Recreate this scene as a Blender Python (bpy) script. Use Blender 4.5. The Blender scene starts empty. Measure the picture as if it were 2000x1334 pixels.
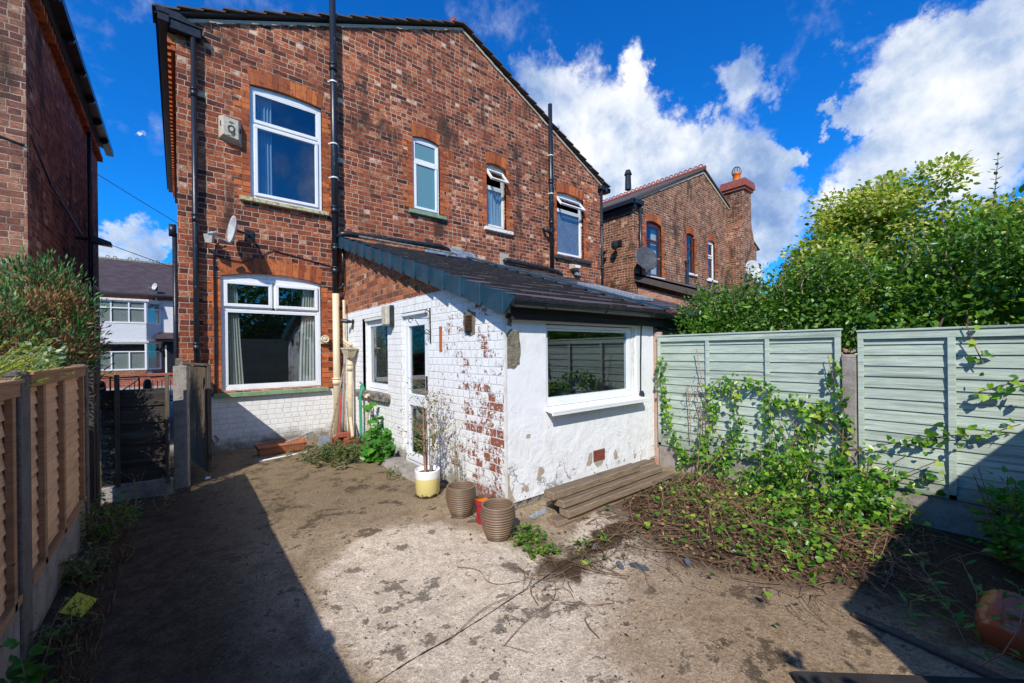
import bpy, bmesh, math, random
import numpy as np
from mathutils import Vector, Matrix
random.seed(7); rng = np.random.default_rng(11)
scene = bpy.context.scene
COL = scene.collection
R = math.radians

# ------------------------------------------------------------------ camera
EYE = 1.5
yaw, roll = R(39.34), R(-0.677)
Fv = Vector((math.sin(yaw), math.cos(yaw), 0)); Rv = Vector((math.cos(yaw), -math.sin(yaw), 0)); Uv = Vector((0, 0, 1))
R2 = Rv*math.cos(roll) + Uv*math.sin(roll); U2 = -Rv*math.sin(roll) + Uv*math.cos(roll)
cam = bpy.data.cameras.new("camera"); camo = bpy.data.objects.new("camera", cam); COL.objects.link(camo)
cam.sensor_width = 36; cam.lens = 36*793.78/2000; cam.shift_x = 0; cam.shift_y = 18.1/2000
cam.clip_start = 0.03; cam.clip_end = 2000
m = Matrix((R2, U2, -Fv)).transposed().to_4x4(); m.translation = (0, 0, EYE)
camo.matrix_world = m
scene.camera = camo

# ------------------------------------------------------------------ light, sky, exposure
SUN = Vector((1.12, 1.0, -1.3)).normalized()          # direction the light travels
sun_el = math.asin(-SUN.z); sun_az = math.atan2(-SUN.x, -SUN.y)   # azimuth from +Y clockwise
sd = bpy.data.lights.new("sun", 'SUN'); sd.energy = 4.6; sd.angle = R(0.5); sd.color = (1.0, 0.955, 0.88)
so = bpy.data.objects.new("sun", sd); COL.objects.link(so)
so.rotation_euler = SUN.to_track_quat('-Z', 'Y').to_euler(); so.location = (-8, -6, 12)
scene.view_settings.view_transform = 'Standard'; scene.view_settings.look = 'None'
scene.view_settings.exposure = 0.2; scene.view_settings.gamma = 1

BLOBS = [(0.588, 0.607, 0.535, 0.074), (0.665, 0.55, 0.505, 0.095), (0.693, 0.457, 0.557, 0.041), (0.728, 0.469, 0.5, 0.067), (0.717, 0.552, 0.425, 0.116), (0.778, 0.466, 0.421, 0.071), (0.819, 0.41, 0.401, 0.078), (0.848, 0.351, 0.398, 0.08), (0.831, 0.439, 0.34, 0.093), (0.881, 0.346, 0.323, 0.087), (0.884, 0.291, 0.365, 0.045), (0.895, 0.256, 0.365, 0.024), (0.823, 0.282, 0.493, 0.051), (0.886, 0.39, 0.251, 0.092), (0.919, 0.313, 0.238, 0.067), (0.782, 0.533, 0.323, 0.099), (0.93, 0.327, 0.169, 0.05), (0.875, 0.108, 0.471, 0.074), (0.885, 0.048, 0.463, 0.074), (0.9, -0.009, 0.436, 0.073), (0.915, 0.095, 0.392, 0.076), (0.925, 0.03, 0.38, 0.088), (0.945, -0.017, 0.327, 0.083), (0.902, 0.156, 0.403, 0.053), (0.896, 0.198, 0.398, 0.028), (0.941, 0.118, 0.317, 0.075), (0.959, 0.043, 0.279, 0.081), (0.934, 0.177, 0.31, 0.061), (0.935, 0.223, 0.277, 0.035), (-0.068, 0.982, 0.175, 0.059), (-0.105, 0.975, 0.195, 0.045), (-0.02, 0.98, 0.2, 0.033), (-0.041, 0.934, 0.354, 0.011),
 (-0.5, -0.6, 0.5, 0.2), (-0.1, -0.8, 0.45, 0.25), (0.4, -0.8, 0.4, 0.22), (-0.7, 0.2, 0.6, 0.12), (0.2, -0.4, 0.9, 0.15)]

class NT:
    """tiny node-tree helper"""
    def __init__(s, nt): s.nt = nt; s.n = nt.nodes; s.l = nt.links
    def new(s, t, **kw):
        nd = s.n.new(t)
        for k, v in kw.items():
            setattr(nd, k, v)
        return nd
    def _set(s, sock, v):
        if isinstance(v, bpy.types.NodeSocket): s.l.new(v, sock)
        elif v is not None:
            if isinstance(v, (tuple, list)) and len(v) == 3 and sock.type == 'RGBA': v = (*v, 1)
            sock.default_value = v
    def math(s, op, a, b=None, c=None, clamp=False):
        nd = s.new('ShaderNodeMath', operation=op, use_clamp=clamp)
        s._set(nd.inputs[0], a)
        if b is not None: s._set(nd.inputs[1], b)
        if c is not None: s._set(nd.inputs[2], c)
        return nd.outputs[0]
    def vm(s, op, a, b=None, sc=None):
        nd = s.new('ShaderNodeVectorMath', operation=op)
        s._set(nd.inputs[0], a)
        if b is not None: s._set(nd.inputs[1], b)
        if sc is not None: s._set(nd.inputs['Scale'], sc)
        return nd.outputs['Value'] if op in ('DISTANCE', 'LENGTH', 'DOT_PRODUCT') else nd.outputs['Vector']
    def noise(s, vec, scale, detail=4, rough=.55, dist=0, out='Fac'):
        nd = s.new('ShaderNodeTexNoise'); s._set(nd.inputs['Vector'], vec)
        nd.inputs['Scale'].default_value = scale; nd.inputs['Detail'].default_value = detail
        nd.inputs['Roughness'].default_value = rough; nd.inputs['Distortion'].default_value = dist
        return nd.outputs[out]
    def ramp(s, fac, stops, interp='LINEAR'):
        nd = s.new('ShaderNodeValToRGB'); nd.color_ramp.interpolation = interp
        cr = nd.color_ramp
        while len(cr.elements) < len(stops): cr.elements.new(.5)
        for e, (p, c) in zip(cr.elements, stops):
            e.position = p; e.color = (*c, 1) if len(c) == 3 else c
        s._set(nd.inputs[0], fac); return nd.outputs[0]
    def step(s, v, a, b, o0=0., o1=1.):
        nd = s.new('ShaderNodeMapRange', interpolation_type='SMOOTHSTEP'); s._set(nd.inputs[0], v)
        for i, x in zip((1, 2, 3, 4), (a, b, o0, o1)): s._set(nd.inputs[i], x)
        return nd.outputs[0]
    def mix(s, f, a, b, mode='MIX'):
        nd = s.new('ShaderNodeMix', data_type='RGBA', blend_type=mode)
        s._set(nd.inputs[0], f); s._set(nd.inputs[6], a); s._set(nd.inputs[7], b); return nd.outputs[2]
    def xyz(s, v):
        nd = s.new('ShaderNodeSeparateXYZ'); s._set(nd.inputs[0], v); return nd.outputs
    def comb(s, x, y, z=0.):
        nd = s.new('ShaderNodeCombineXYZ')
        for i, v in enumerate((x, y, z)): s._set(nd.inputs[i], v)
        return nd.outputs[0]
    def pos(s): return s.new('ShaderNodeNewGeometry').outputs['Position']
    def island(s): return s.new('ShaderNodeNewGeometry').outputs['Random Per Island']
    def obj(s): return s.new('ShaderNodeTexCoord').outputs['Object']

world = bpy.data.worlds.new("World"); scene.world = world; world.use_nodes = True
w = NT(world.node_tree); w.n.clear()
sky = w.new('ShaderNodeTexSky', sky_type='NISHITA', sun_disc=False); sky.sun_elevation = sun_el; sky.sun_rotation = sun_az
sky.air_density = 1.0; sky.dust_density = 0.3; sky.ozone_density = 3.0
hs = w.new('ShaderNodeHueSaturation'); hs.inputs['Saturation'].default_value = 1.15; hs.inputs['Value'].default_value = 1.0
w.l.new(sky.outputs[0], hs.inputs['Color'])
dirn = w.new('ShaderNodeTexCoord').outputs['Generated']
wz = w.xyz(dirn)[2]
warp = w.vm('SCALE', w.vm('SUBTRACT', w.noise(dirn, 6.5, 7, .66, out='Color'), (.5, .5, .5)), sc=0.27)
wd = w.vm('ADD', dirn, warp)
fld = None
for (x, y, z, r) in BLOBS:
    v = Vector((x, y, z)).normalized()
    d = w.vm('DISTANCE', wd, tuple(v))
    b = w.math('SUBTRACT', 1.0, w.math('DIVIDE', d, r*1.22), clamp=True)
    b = w.math('MULTIPLY', b, 1.6)
    fld = b if fld is None else w.math('ADD', fld, b)
fine = w.noise(dirn, 14, 9, .62, .2)
fine2 = w.noise(dirn, 3.2, 7, .6, .3)
med_ = w.noise(dirn, 6.0, 6, .6, .3)
dens = w.math('ADD', w.math('MINIMUM', fld, 1.15), w.math('MULTIPLY', w.math('SUBTRACT', fine, .5), 1.3))
dens = w.math('ADD', dens, w.math('MULTIPLY', w.math('SUBTRACT', med_, .5), 1.7))
alpha = w.step(dens, 0.05, 1.15)
wisp = w.math('MULTIPLY', w.step(fine2, .60, .80), .22)
alpha = w.math('MAXIMUM', w.math('MULTIPLY', alpha, .96), w.math('MULTIPLY', wisp, w.step(wz, .02, .2)))
sh1 = w.noise(w.vm('ADD', dirn, (0.02, 0.03, .05)), 5.0, 7, .6); sh2 = w.noise(dirn, 16, 6, .6)
shade = w.math('ADD', w.math('MULTIPLY', sh1, .75), w.math('MULTIPLY', sh2, .25))
right = w.step(w.xyz(dirn)[1], .26, .16)      # the cloud bank to the south east is greyer
sv = w.math('ADD', shade, w.math('MULTIPLY', right, -.055))
sv = w.math('ADD', sv, w.math('MULTIPLY', w.math('SUBTRACT', .75, alpha), .12))
ccol = w.ramp(sv, [(.33, (3.0/14, 4.6/14, 8.0/14)), (.42, (5.8/14, 7.3/14, 9.8/14)), (.49, (9.4/14, 10.2/14, 11.4/14)), (.57, (12.5/14, 12.7/14, 13./14))])
ccol = w.vm('SCALE', ccol, sc=14.0)
blue = w.mix(1., hs.outputs[0], (.12, 1.30, 2.45), 'MULTIPLY')
skycol = w.mix(alpha, blue, ccol)
skycol = w.mix(w.step(wz, -.02, -.08), skycol, (1.2, 1.1, .9))
bg = w.new('ShaderNodeBackground'); bg.inputs[1].default_value = 0.075
w.l.new(skycol, bg.inputs[0]); out = w.new('ShaderNodeOutputWorld'); w.l.new(bg.outputs[0], out.inputs[0])

# ------------------------------------------------------------------ materials
MATS = {}
def mat(name):
    mt = bpy.data.materials.new(name); mt.use_nodes = True
    t = NT(mt.node_tree); t.n.clear()
    o = t.new('ShaderNodeOutputMaterial'); p = t.new('ShaderNodeBsdfPrincipled'); t.l.new(p.outputs[0], o.inputs[0])
    MATS[name] = mt; t.p = p; t.o = o; return t
def fin(t, col, rough=.8, h=None, hs_=.01, bs=1.0, metal=0, spec=.5):
    t._set(t.p.inputs['Base Color'], col); t._set(t.p.inputs['Roughness'], rough)
    t.p.inputs['Metallic'].default_value = metal; t.p.inputs['Specular IOR Level'].default_value = spec
    if h is not None:
        b = t.new('ShaderNodeBump'); b.inputs['Distance'].default_value = hs_; b.inputs['Strength'].default_value = bs
        t._set(b.inputs['Height'], h); t.l.new(b.outputs[0], t.p.inputs['Normal'])

PAL = [(0.0, (.050, .022, .020)), (.15, (.11, .034, .026)), (.32, (.215, .056, .032)), (.52, (.315, .080, .038)), (.68, (.43, .115, .046)), (.80, (.53, .18, .08)), (.89, (.60, .34, .22)), (1.0, (.72, .54, .40))]
def brick_core(t, H=.0840, W=.226, mw=.012, warp=.010, pal=PAL, contrast=1.0):
    P = t.pos(); x, y, z = t.xyz(P)
    wn = t.noise(P, 9, 3, .6, out='Color'); wx, wy, wzz = t.xyz(wn)
    u = t.math('ADD', t.math('ADD', x, y), t.math('MULTIPLY', t.math('SUBTRACT', wx, .5), warp*2))
    v = t.math('ADD', z, t.math('MULTIPLY', t.math('SUBTRACT', wy, .5), warp*2))
    rv = t.math('DIVIDE', v, H); row = t.math('FLOOR', rv); fv = t.math('FRACT', rv)
    hdr = t.math('LESS_THAN', t.math('MODULO', t.math('ADD', row, 400.), 4.), .5)
    rr = t.new('ShaderNodeTexWhiteNoise', noise_dimensions='1D'); t._set(rr.inputs['W'], row)
    Wr = t.math('MULTIPLY', W, t.math('SUBTRACT', 1., t.math('MULTIPLY', hdr, .5)))
    off = t.math('ADD', t.math('MULTIPLY', t.math('MODULO', t.math('ADD', row, 400.), 2.), .5), t.math('MULTIPLY', rr.outputs[0], .22))
    uu = t.math('ADD', t.math('DIVIDE', u, Wr), off); col = t.math('FLOOR', uu); fu = t.math('FRACT', uu)
    # some stretchers are really two bats
    w2 = t.new('ShaderNodeTexWhiteNoise', noise_dimensions='3D'); t._set(w2.inputs['Vector'], t.comb(col, row, 3.3))
    split = t.math('MULTIPLY', t.math('GREATER_THAN', w2.outputs[0], .55), t.math('SUBTRACT', 1., hdr))
    half = t.math('GREATER_THAN', fu, .5)
    fu2 = t.math('FRACT', t.math('MULTIPLY', fu, 2.))
    du0 = t.math('MULTIPLY', t.math('MINIMUM', fu, t.math('SUBTRACT', 1., fu)), Wr)
    du1 = t.math('MULTIPLY', t.math('MINIMUM', fu2, t.math('SUBTRACT', 1., fu2)), t.math('MULTIPLY', Wr, .5))
    nm = t.new('ShaderNodeMix', data_type='FLOAT'); t._set(nm.inputs[0], split); t._set(nm.inputs[2], du0); t._set(nm.inputs[3], t.math('MINIMUM', du0, du1))
    du = nm.outputs[0]
    dv = t.math('MULTIPLY', t.math('MINIMUM', fv, t.math('SUBTRACT', 1., fv)), H)
    d = t.math('MINIMUM', du, dv)
    jit = t.noise(P, 55, 3, .7)
    d = t.math('ADD', d, t.math('MULTIPLY', t.math('SUBTRACT', jit, .5), .010))
    mort = t.step(d, mw*.5 - .002, mw*.5 + .002, 1., 0.)
    wr = t.new('ShaderNodeTexWhiteNoise', noise_dimensions='3D')
    t._set(wr.inputs['Vector'], t.comb(t.math('ADD', col, t.math('MULTIPLY', t.math('MULTIPLY', half, split), .37)), row, 1.7))
    rnd = wr.outputs[0]
    # broken faces: brick colour changes inside one brick
    bl = t.noise(t.vm('MULTIPLY', P, (1, 1, 1.6)), 16, 4, .65)
    fl = t.noise(t.vm('MULTIPLY', P, (1, 1, 1.4)), 42, 3, .6)
    ol = t.math('SUBTRACT', t.step(w2.outputs[0], .86, .98, 0., .34), t.step(w2.outputs[0], .12, .02, 0., .28))
    k = t.math('ADD', t.math('ADD', t.math('MULTIPLY', rnd, .66*contrast), .12), t.math('MULTIPLY', t.math('SUBTRACT', bl, .5), 1.0))
    k = t.math('ADD', k, ol)
    k = t.math('ADD', k, t.math('MULTIPLY', t.math('SUBTRACT', fl, .5), .85))
    c = t.ramp(k, pal)
    fn = t.noise(P, 130, 4, .7)
    c = t.mix(1., c, t.ramp(fn, [(.25, (.72, .72, .72)), (.75, (1.2, 1.2, 1.2))]), 'MULTIPLY')
    return dict(P=P, x=x, y=y, z=z, col=c, mort=mort, rnd=rnd, row=row, fine=fn, d=d)

def brick_mat(name, mortar=(.36, .26, .18), white_below=None, peel=False, dark=1.0, pal=PAL, mw=.012, soot=True, lowclean=None):
    t = mat(name); b = brick_core(t, mw=mw, pal=pal)
    P = b['P']
    mn = t.noise(P, 3.0, 5, .6)
    mc = t.mix(t.step(mn, .35, .62), tuple(c*.42 for c in mortar), mortar)
    if lowclean:       # joints up under the eaves are repointed pale, lower ones are dark
        mc = t.mix(t.step(t.math('ADD', b['z'], t.math('MULTIPLY', t.math('SUBTRACT', mn, .5), 2.5)), lowclean[0], lowclean[1]), tuple(c*.8 for c in mortar), mc)
    c = t.mix(b['mort'], b['col'], mc)
    if soot:
        s1 = t.noise(t.vm('MULTIPLY', P, (1.3, 1.3, .5)), 1.5, 6, .65)
        c = t.mix(t.step(s1, .52, .66, 0., .80), c, (.045, .028, .022), 'MIX')
        s2 = t.noise(P, .7, 4, .6)
        c = t.mix(1., c, t.ramp(s2, [(.3, (.72, .70, .70)), (.65, (1.12, 1.08, 1.02))]), 'MULTIPLY')
    if dark != 1: c = t.mix(1., c, (dark, dark, dark), 'MULTIPLY')
    h = t.math('MULTIPLY', t.math('SUBTRACT', 1., b['mort']), t.math('ADD', .75, t.math('MULTIPLY', b['rnd'], .25)))
    h = t.math('ADD', h, t.math('MULTIPLY', b['fine'], .35))
    rough = .88
    if white_below is not None:
        edge = t.math('ADD', b['z'], t.math('MULTIPLY', t.math('SUBTRACT', t.noise(P, 12, 3), .5), .03))
        wm = t.step(edge, white_below - .006, white_below + .006, 1., 0.)
        dn = t.noise(P, 6, 6, .7)
        wc = t.mix(t.step(dn, .42, .75), (.80, .79, .76), (.70, .68, .62))
        # paint cracks along joints
        jn = t.noise(P, 5, 5, .7)
        jl = t.math('MULTIPLY', t.step(b['d'], .0, .0030, 1., 0.), t.step(jn, .52, .62))
        wc = t.mix(t.math('MULTIPLY', jl, .5), wc, (.20, .17, .13))
        # dirt toward the ground (splash), with its own outline
        dz = t.math('ADD', b['z'], t.math('MULTIPLY', t.math('SUBTRACT', t.noise(P, 4, 6, .7), .5), .55))
        wc = t.mix(t.step(dz, .02, .26, .85, 0.), wc, (.14, .12, .075))
        if peel:
            # flaked off faces, whole bricks at a time, thickest toward the outer corner
            near = t.step(b['y'], 3.1, 5.2, 1., 0.)
            pn = t.math('ADD', t.math('MULTIPLY', t.noise(P, 24, 7, .8), .62), t.math('MULTIPLY', t.noise(P, 3.1, 3, .6), .40))
            pr = t.new('ShaderNodeTexWhiteNoise', noise_dimensions='3D'); t._set(pr.inputs['Vector'], t.comb(b['rnd'], b['row'], 9.1))
            lev = t.math('ADD', t.math('MULTIPLY', near, .085), t.math('MULTIPLY', t.math('GREATER_THAN', pr.outputs[0], .62), t.math('MULTIPLY', near, .060)))
            lev = t.math('ADD', lev, t.math('MULTIPLY', t.step(b['z'], 1.4, .2), .03))
            pm = t.step(t.math('ADD', pn, lev), .655, .67)
            pm = t.math('MULTIPLY', pm, t.step(b['d'], .001, .007))
            red = t.mix(t.noise(P, 60, 4, .7), (.17, .048, .026), (.40, .135, .07))
            wc = t.mix(pm, wc, red)
            h = t.math('SUBTRACT', h, t.math('MULTIPLY', t.math('MULTIPLY', pm, wm), .35))
        c = t.mix(wm, c, wc)
    fin(t, c, rough, h, .008, 1.0, spec=.25)
    return t

brick_mat('brick_rear', mortar=(.58, .44, .32), white_below=.86, lowclean=(2.9, 4.3))
brick_mat('brick_side', mortar=(.42, .29, .19), white_below=2.20, peel=True, soot=False, mw=.013,
          pal=[(0, (.12, .05, .035)), (.2, (.20, .065, .035)), (.45, (.34, .10, .045)), (.7, (.44, .145, .06)), (.88, (.5, .2, .1)), (1, (.6, .42, .3))])
brick_mat('brick_neighbour', mortar=(.46, .36, .26), pal=[(0, (.10, .045, .04)), (.25, (.19, .072, .055)), (.5, (.27, .11, .07)), (.7, (.36, .16, .1)), (.88, (.46, .26, .17)), (1, (.55, .44, .32))])
brick_mat('brick_far', mortar=(.60, .46, .32), mw=.016, pal=[(0, (.06, .028, .022)), (.3, (.16, .055, .032)), (.6, (.27, .088, .045)), (.85, (.38, .15, .08)), (1, (.55, .34, .2))])
brick_mat('brick_pale', mortar=(.55, .42, .3), mw=.014, soot=False, pal=[(0, (.25, .11, .08)), (.4, (.42, .19, .12)), (.8, (.52, .27, .17)), (1, (.6, .4, .28))])
brick_mat('brick_street', mortar=(.45, .33, .25), soot=False, pal=[(0, (.28, .06, .035)), (.5, (.36, .08, .045)), (1, (.42, .12, .07))])

def orange_brick(name, a=(.27, .062, .022), b_=(.58, .16, .045)):
    t = mat(name); r = t.island(); P = t.pos()
    c = t.mix(r, a, b_)
    n = t.noise(P, 14, 6, .7)
    c = t.mix(t.step(n, .50, .66, 0, .8), c, (.10, .035, .02))
    c = t.mix(1., c, t.ramp(t.noise(P, 110, 3, .7), [(.3, (.8, .8, .8)), (.7, (1.12, 1.12, 1.12))]), 'MULTIPLY')
    fin(t, c, .8, t.noise(P, 90, 4), .003, .6, spec=.3)
orange_brick('orange_brick')
t = mat('mortar_dark'); P = t.pos(); fin(t, t.mix(t.noise(P, 20), (.10, .07, .05), (.22, .16, .11)), .95)
t = mat('mortar_pale'); P = t.pos(); fin(t, t.mix(t.noise(P, 20), (.32, .26, .19), (.55, .46, .36)), .95, t.noise(P, 40, 4), .01)

# smooth white painted render of the end wall
t = mat('white_render'); P = t.pos(); x, y, z = t.xyz(P)
big = t.noise(P, 4.5, 5, .6, .6); med = t.noise(P, 18, 5, .65)
low = t.step(z, 1.15, .35)
vor = t.new('ShaderNodeTexVoronoi', feature='DISTANCE_TO_EDGE'); vor.inputs['Scale'].default_value = 1.9
t._set(vor.inputs['Vector'], t.vm('ADD', P, t.vm('SCALE', t.noise(P, 3, 5, .7, out='Color'), sc=.55)))
crack = t.math('MULTIPLY', t.step(vor.outputs['Distance'], .004, .016, 1., 0.), t.math('MULTIPLY', low, t.step(t.noise(P, 1.8, 3), .50, .56)))
h = t.math('ADD', t.math('MULTIPLY', big, t.math('ADD', .5, t.math('MULTIPLY', low, 2.2))), t.math('MULTIPLY', med, .35))
h = t.math('SUBTRACT', h, t.math('MULTIPLY', crack, 1.0))
c = t.mix(t.step(t.noise(P, 7, 6, .7), .45, .8), (.82, .82, .81), (.72, .71, .68))
pl = t.math('MULTIPLY', t.step(t.math('ADD', t.noise(P, 9, 7, .72), t.math('MULTIPLY', t.step(z, .75, .05), .14)), .735, .75), t.step(z, .85, .6))
gr = t.math('MULTIPLY', t.step(t.noise(t.vm('MULTIPLY', P, (1, 1, .45)), 5, 7, .75), .55, .72), t.step(z, 1.2, .2, .15, .75))
c = t.mix(gr, c, (.50, .45, .36))
c = t.mix(pl, c, t.mix(med, (.22, .15, .1), (.42, .33, .25)))
c = t.mix(t.math('MULTIPLY', crack, .7), c, (.16, .13, .10))
dz = t.math('ADD', z, t.math('MULTIPLY', t.math('SUBTRACT', t.noise(P, 5, 6, .7), .5), .3))
c = t.mix(t.step(dz, .02, .10, .9, 0.), c, (.36, .33, .25))
c = t.mix(t.step(t.noise(P, 40, 3, .8), .70, .74), c, (.3, .24, .18))
fin(t, c, .8, t.math('SUBTRACT', h, t.math('MULTIPLY', pl, .5)), .011, .75, spec=.25)

def simple(name, c1, c2, scale=12, rough=.7, bump=.003, metal=0, spec=.4, stretch=(1, 1, 1), use_obj=False, t0=.4, t1=.65, detail=5, bs=.8):
    t = mat(name); P = t.obj() if use_obj else t.pos(); Q = t.vm('MULTIPLY', P, stretch)
    n = t.noise(Q, scale, detail, .65)
    fin(t, t.mix(t.step(n, t0, t1), c1, c2), rough, t.noise(Q, scale*4, 4) if bump else None, bump, bs, metal, spec)
    return t
simple('upvc', (.80, .80, .80), (.74, .75, .76), 3, .32, 0, spec=.5)
simple('upvc_old', (.76, .74, .68), (.62, .58, .50), 9, .45, 0)
simple('upvc_brown', (.07, .022, .018), (.10, .03, .022), 9, .35, 0)
simple('black_plastic', (.012, .014, .018), (.03, .032, .036), 12, .32, 0)
simple('black_paint', (.010, .013, .02), (.022, .026, .034), 25, .35, .002)
t = mat('black_flaked'); P = t.pos(); n = t.noise(t.vm('MULTIPLY', P, (1, 1, .35)), 42, 5, .7)
fin(t, t.mix(t.step(n, .66, .70), (.012, .015, .022), (.62, .6, .56)), .35, n, .002)
simple('cream_paint', (.66, .55, .36), (.58, .46, .28), 8, .5, .003)
t = mat('cream_flaked'); P = t.pos(); n = t.noise(t.vm('MULTIPLY', P, (1, 1, .3)), 40, 5, .7)
fin(t, t.mix(t.step(n, .66, .69), (.68, .56, .36), (.25, .17, .09)), .5, n, .003)
simple('sill_green', (.22, .33, .19), (.16, .25, .14), 14, .8, .006)
t = mat('sill_lichen'); P = t.pos(); n = t.noise(P, 26, 6, .75)
fin(t, t.ramp(n, [(.36, (.11, .1, .06)), (.45, (.42, .36, .18)), (.6, (.62, .56, .38)), (.7, (.3, .3, .27))]), .9, n, .012)
simple('sill_white', (.74, .73, .70), (.42, .38, .28), 10, .8, .006, t0=.5, t1=.7)
simple('sill_black', (.02, .022, .026), (.05, .05, .05), 14, .6, .004)
simple('stone_mossy', (.30, .27, .22), (.07, .065, .05), 15, .95, .02)
t = mat('concrete_grey'); P = t.pos(); n = t.noise(P, 9, 6, .7); sp = t.noise(P, 120, 3, .7)
c = t.mix(t.step(n, .4, .7), (.34, .30, .26), (.20, .17, .14)); c = t.mix(1., c, t.ramp(sp, [(.3, (.6, .6, .6)), (.7, (1.2, 1.2, 1.2))]), 'MULTIPLY')
fin(t, c, .92, t.math('ADD', n, t.math('MULTIPLY', sp, .4)), .008)
t = mat('concrete_post'); P = t.pos(); n = t.noise(P, 9, 6, .7); sp = t.noise(P, 120, 3, .7)
c = t.mix(t.step(n, .4, .7), (.17, .15, .13), (.10, .088, .075)); c = t.mix(1., c, t.ramp(sp, [(.3, (.6, .6, .6)), (.7, (1.2, 1.2, 1.2))]), 'MULTIPLY')
fin(t, c, .92, t.math('ADD', n, t.math('MULTIPLY', sp, .4)), .008)
simple('concrete_pink', (.42, .32, .27), (.46, .25, .17), 6, .92, .01)
simple('cement_patch', (.24, .21, .15), (.15, .13, .095), 14, .95, .02)
simple('lead', (.16, .20, .27), (.28, .33, .40), 8, .45, .01, metal=.3)
simple('verge_blue', (.014, .048, .075), (.022, .066, .098), 5, .42, .003, spec=.4)
simple('white_metal', (.7, .7, .68), (.6, .6, .57), 10, .4, 0)
simple('dish_grey', (.40, .40, .38), (.5, .5, .48), 8, .5, 0)
simple('dish_dark', (.05, .05, .055), (.08, .08, .085), 8, .5, 0)
simple('alarm_plastic', (.52, .46, .36), (.40, .35, .26), 18, .5, .002)
simple('lettering', (.03, .03, .03), (.05, .05, .05), 8, .6, 0)
simple('galv_steel', (.35, .37, .38), (.5, .52, .53), 30, .45, 0, metal=.6)
simple('lamp_grey', (.22, .22, .2), (.3, .3, .28), 9, .6, 0)
simple('terracotta', (.52, .20, .10), (.42, .15, .075), 10, .8, .004)
simple('terracotta_dull', (.32, .12, .06), (.24, .09, .05), 10, .8, .004)
simple('red_tile', (.33, .085, .06), (.22, .06, .045), 10, .8, .01)
simple('glaze_orange', (.72, .20, .02), (.62, .15, .015), 10, .3, 0)
simple('glaze_red', (.34, .02, .035), (.26, .016, .028), 10, .28, 0)
simple('curtain', (.62, .60, .50), (.50, .48, .40), 4, .9, 0, stretch=(4, 4, .3))
simple('curtain_blue', (.30, .42, .5), (.22, .32, .4), 4, .9, 0, stretch=(4, 4, .3))
simple('blind', (.42, .42, .46), (.34, .34, .38), 4, .7, 0)
simple('blind_cream', (.66, .66, .58), (.58, .58, .5), 4, .7, 0)
simple('room_dark', (.05, .045, .04), (.07, .06, .05), 4, .9, 0)
simple('red_paint', (.55, .03, .03), (.4, .02, .02), 9, .4, 0)
simple('hose_green', (.03, .24, .13), (.05, .33, .2), 9, .45, 0)
simple('yellow_card', (.55, .55, .03), (.45, .46, .02), 9, .5, 0)
simple('slate', (.07, .08, .10), (.12, .13, .15), 9, .5, .01)
simple('twig', (.20, .12, .065), (.10, .06, .035), 20, .9, 0)
simple('twig_pale', (.36, .27, .17), (.20, .13, .08), 20, .9, 0)
simple('bark', (.14, .09, .06), (.08, .055, .04), 20, .95, .01)
simple('pink_stem', (.42, .25, .17), (.30, .17, .11), 20, .8, 0)
simple('pebbledash', (.80, .80, .80), (.70, .71, .72), 28, .9, .03, bs=1.)
simple('slate_roof', (.050, .034, .036), (.075, .052, .054), 3, .75, 0)
simple('grass_green', (.09, .19, .03), (.16, .28, .05), 3, .8, 0)
simple('soil', (.045, .028, .016), (.09, .055, .03), 8, .97, .02)
simple('black_bag', (.012, .012, .014), (.02, .02, .024), 8, .3, .02)
simple('asphalt', (.05, .05, .052), (.07, .07, .07), 40, .9, .003)
simple('paving', (.33, .31, .28), (.26, .24, .22), 5, .9, .003)
# glass: thin real pane, mostly see-through with a strong reflection
def glass(name, tint=(.85, .89, .9), f0=.10):
    """real pane with two faces; each face reflects by Schlick, the rest passes straight through"""
    t = mat(name); t.n.remove(t.p)
    tr = t.new('ShaderNodeBsdfTransparent'); tr.inputs[0].default_value = (*tint, 1)
    gl = t.new('ShaderNodeBsdfGlossy'); gl.inputs['Roughness'].default_value = 0; gl.inputs[0].default_value = (.95, .97, 1, 1)
    gm = t.new('ShaderNodeNewGeometry'); cosn = t.math('ABSOLUTE', t.vm('DOT_PRODUCT', gm.outputs['Normal'], gm.outputs['Incoming']))
    fr = t.math('ADD', f0, t.math('MULTIPLY', 1. - f0, t.math('POWER', t.math('SUBTRACT', 1., cosn, clamp=True), 5.)))
    P = t.pos(); bp = t.new('ShaderNodeBump'); bp.inputs['Distance'].default_value = .002; bp.inputs['Strength'].default_value = .12
    t._set(bp.inputs['Height'], t.noise(P, 2.2, 2)); t.l.new(bp.outputs[0], gl.inputs['Normal'])
    mx = t.new('ShaderNodeMixShader'); t._set(mx.inputs[0], fr); t.l.new(tr.outputs[0], mx.inputs[1]); t.l.new(gl.outputs[0], mx.inputs[2])
    t.l.new(mx.outputs[0], t.o.inputs[0])
glass('glass')
t = mat('frosted'); P = t.pos(); fin(t, (.10, .24, .28), .22, t.noise(P, 60, 2), .001, spec=.8)

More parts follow.
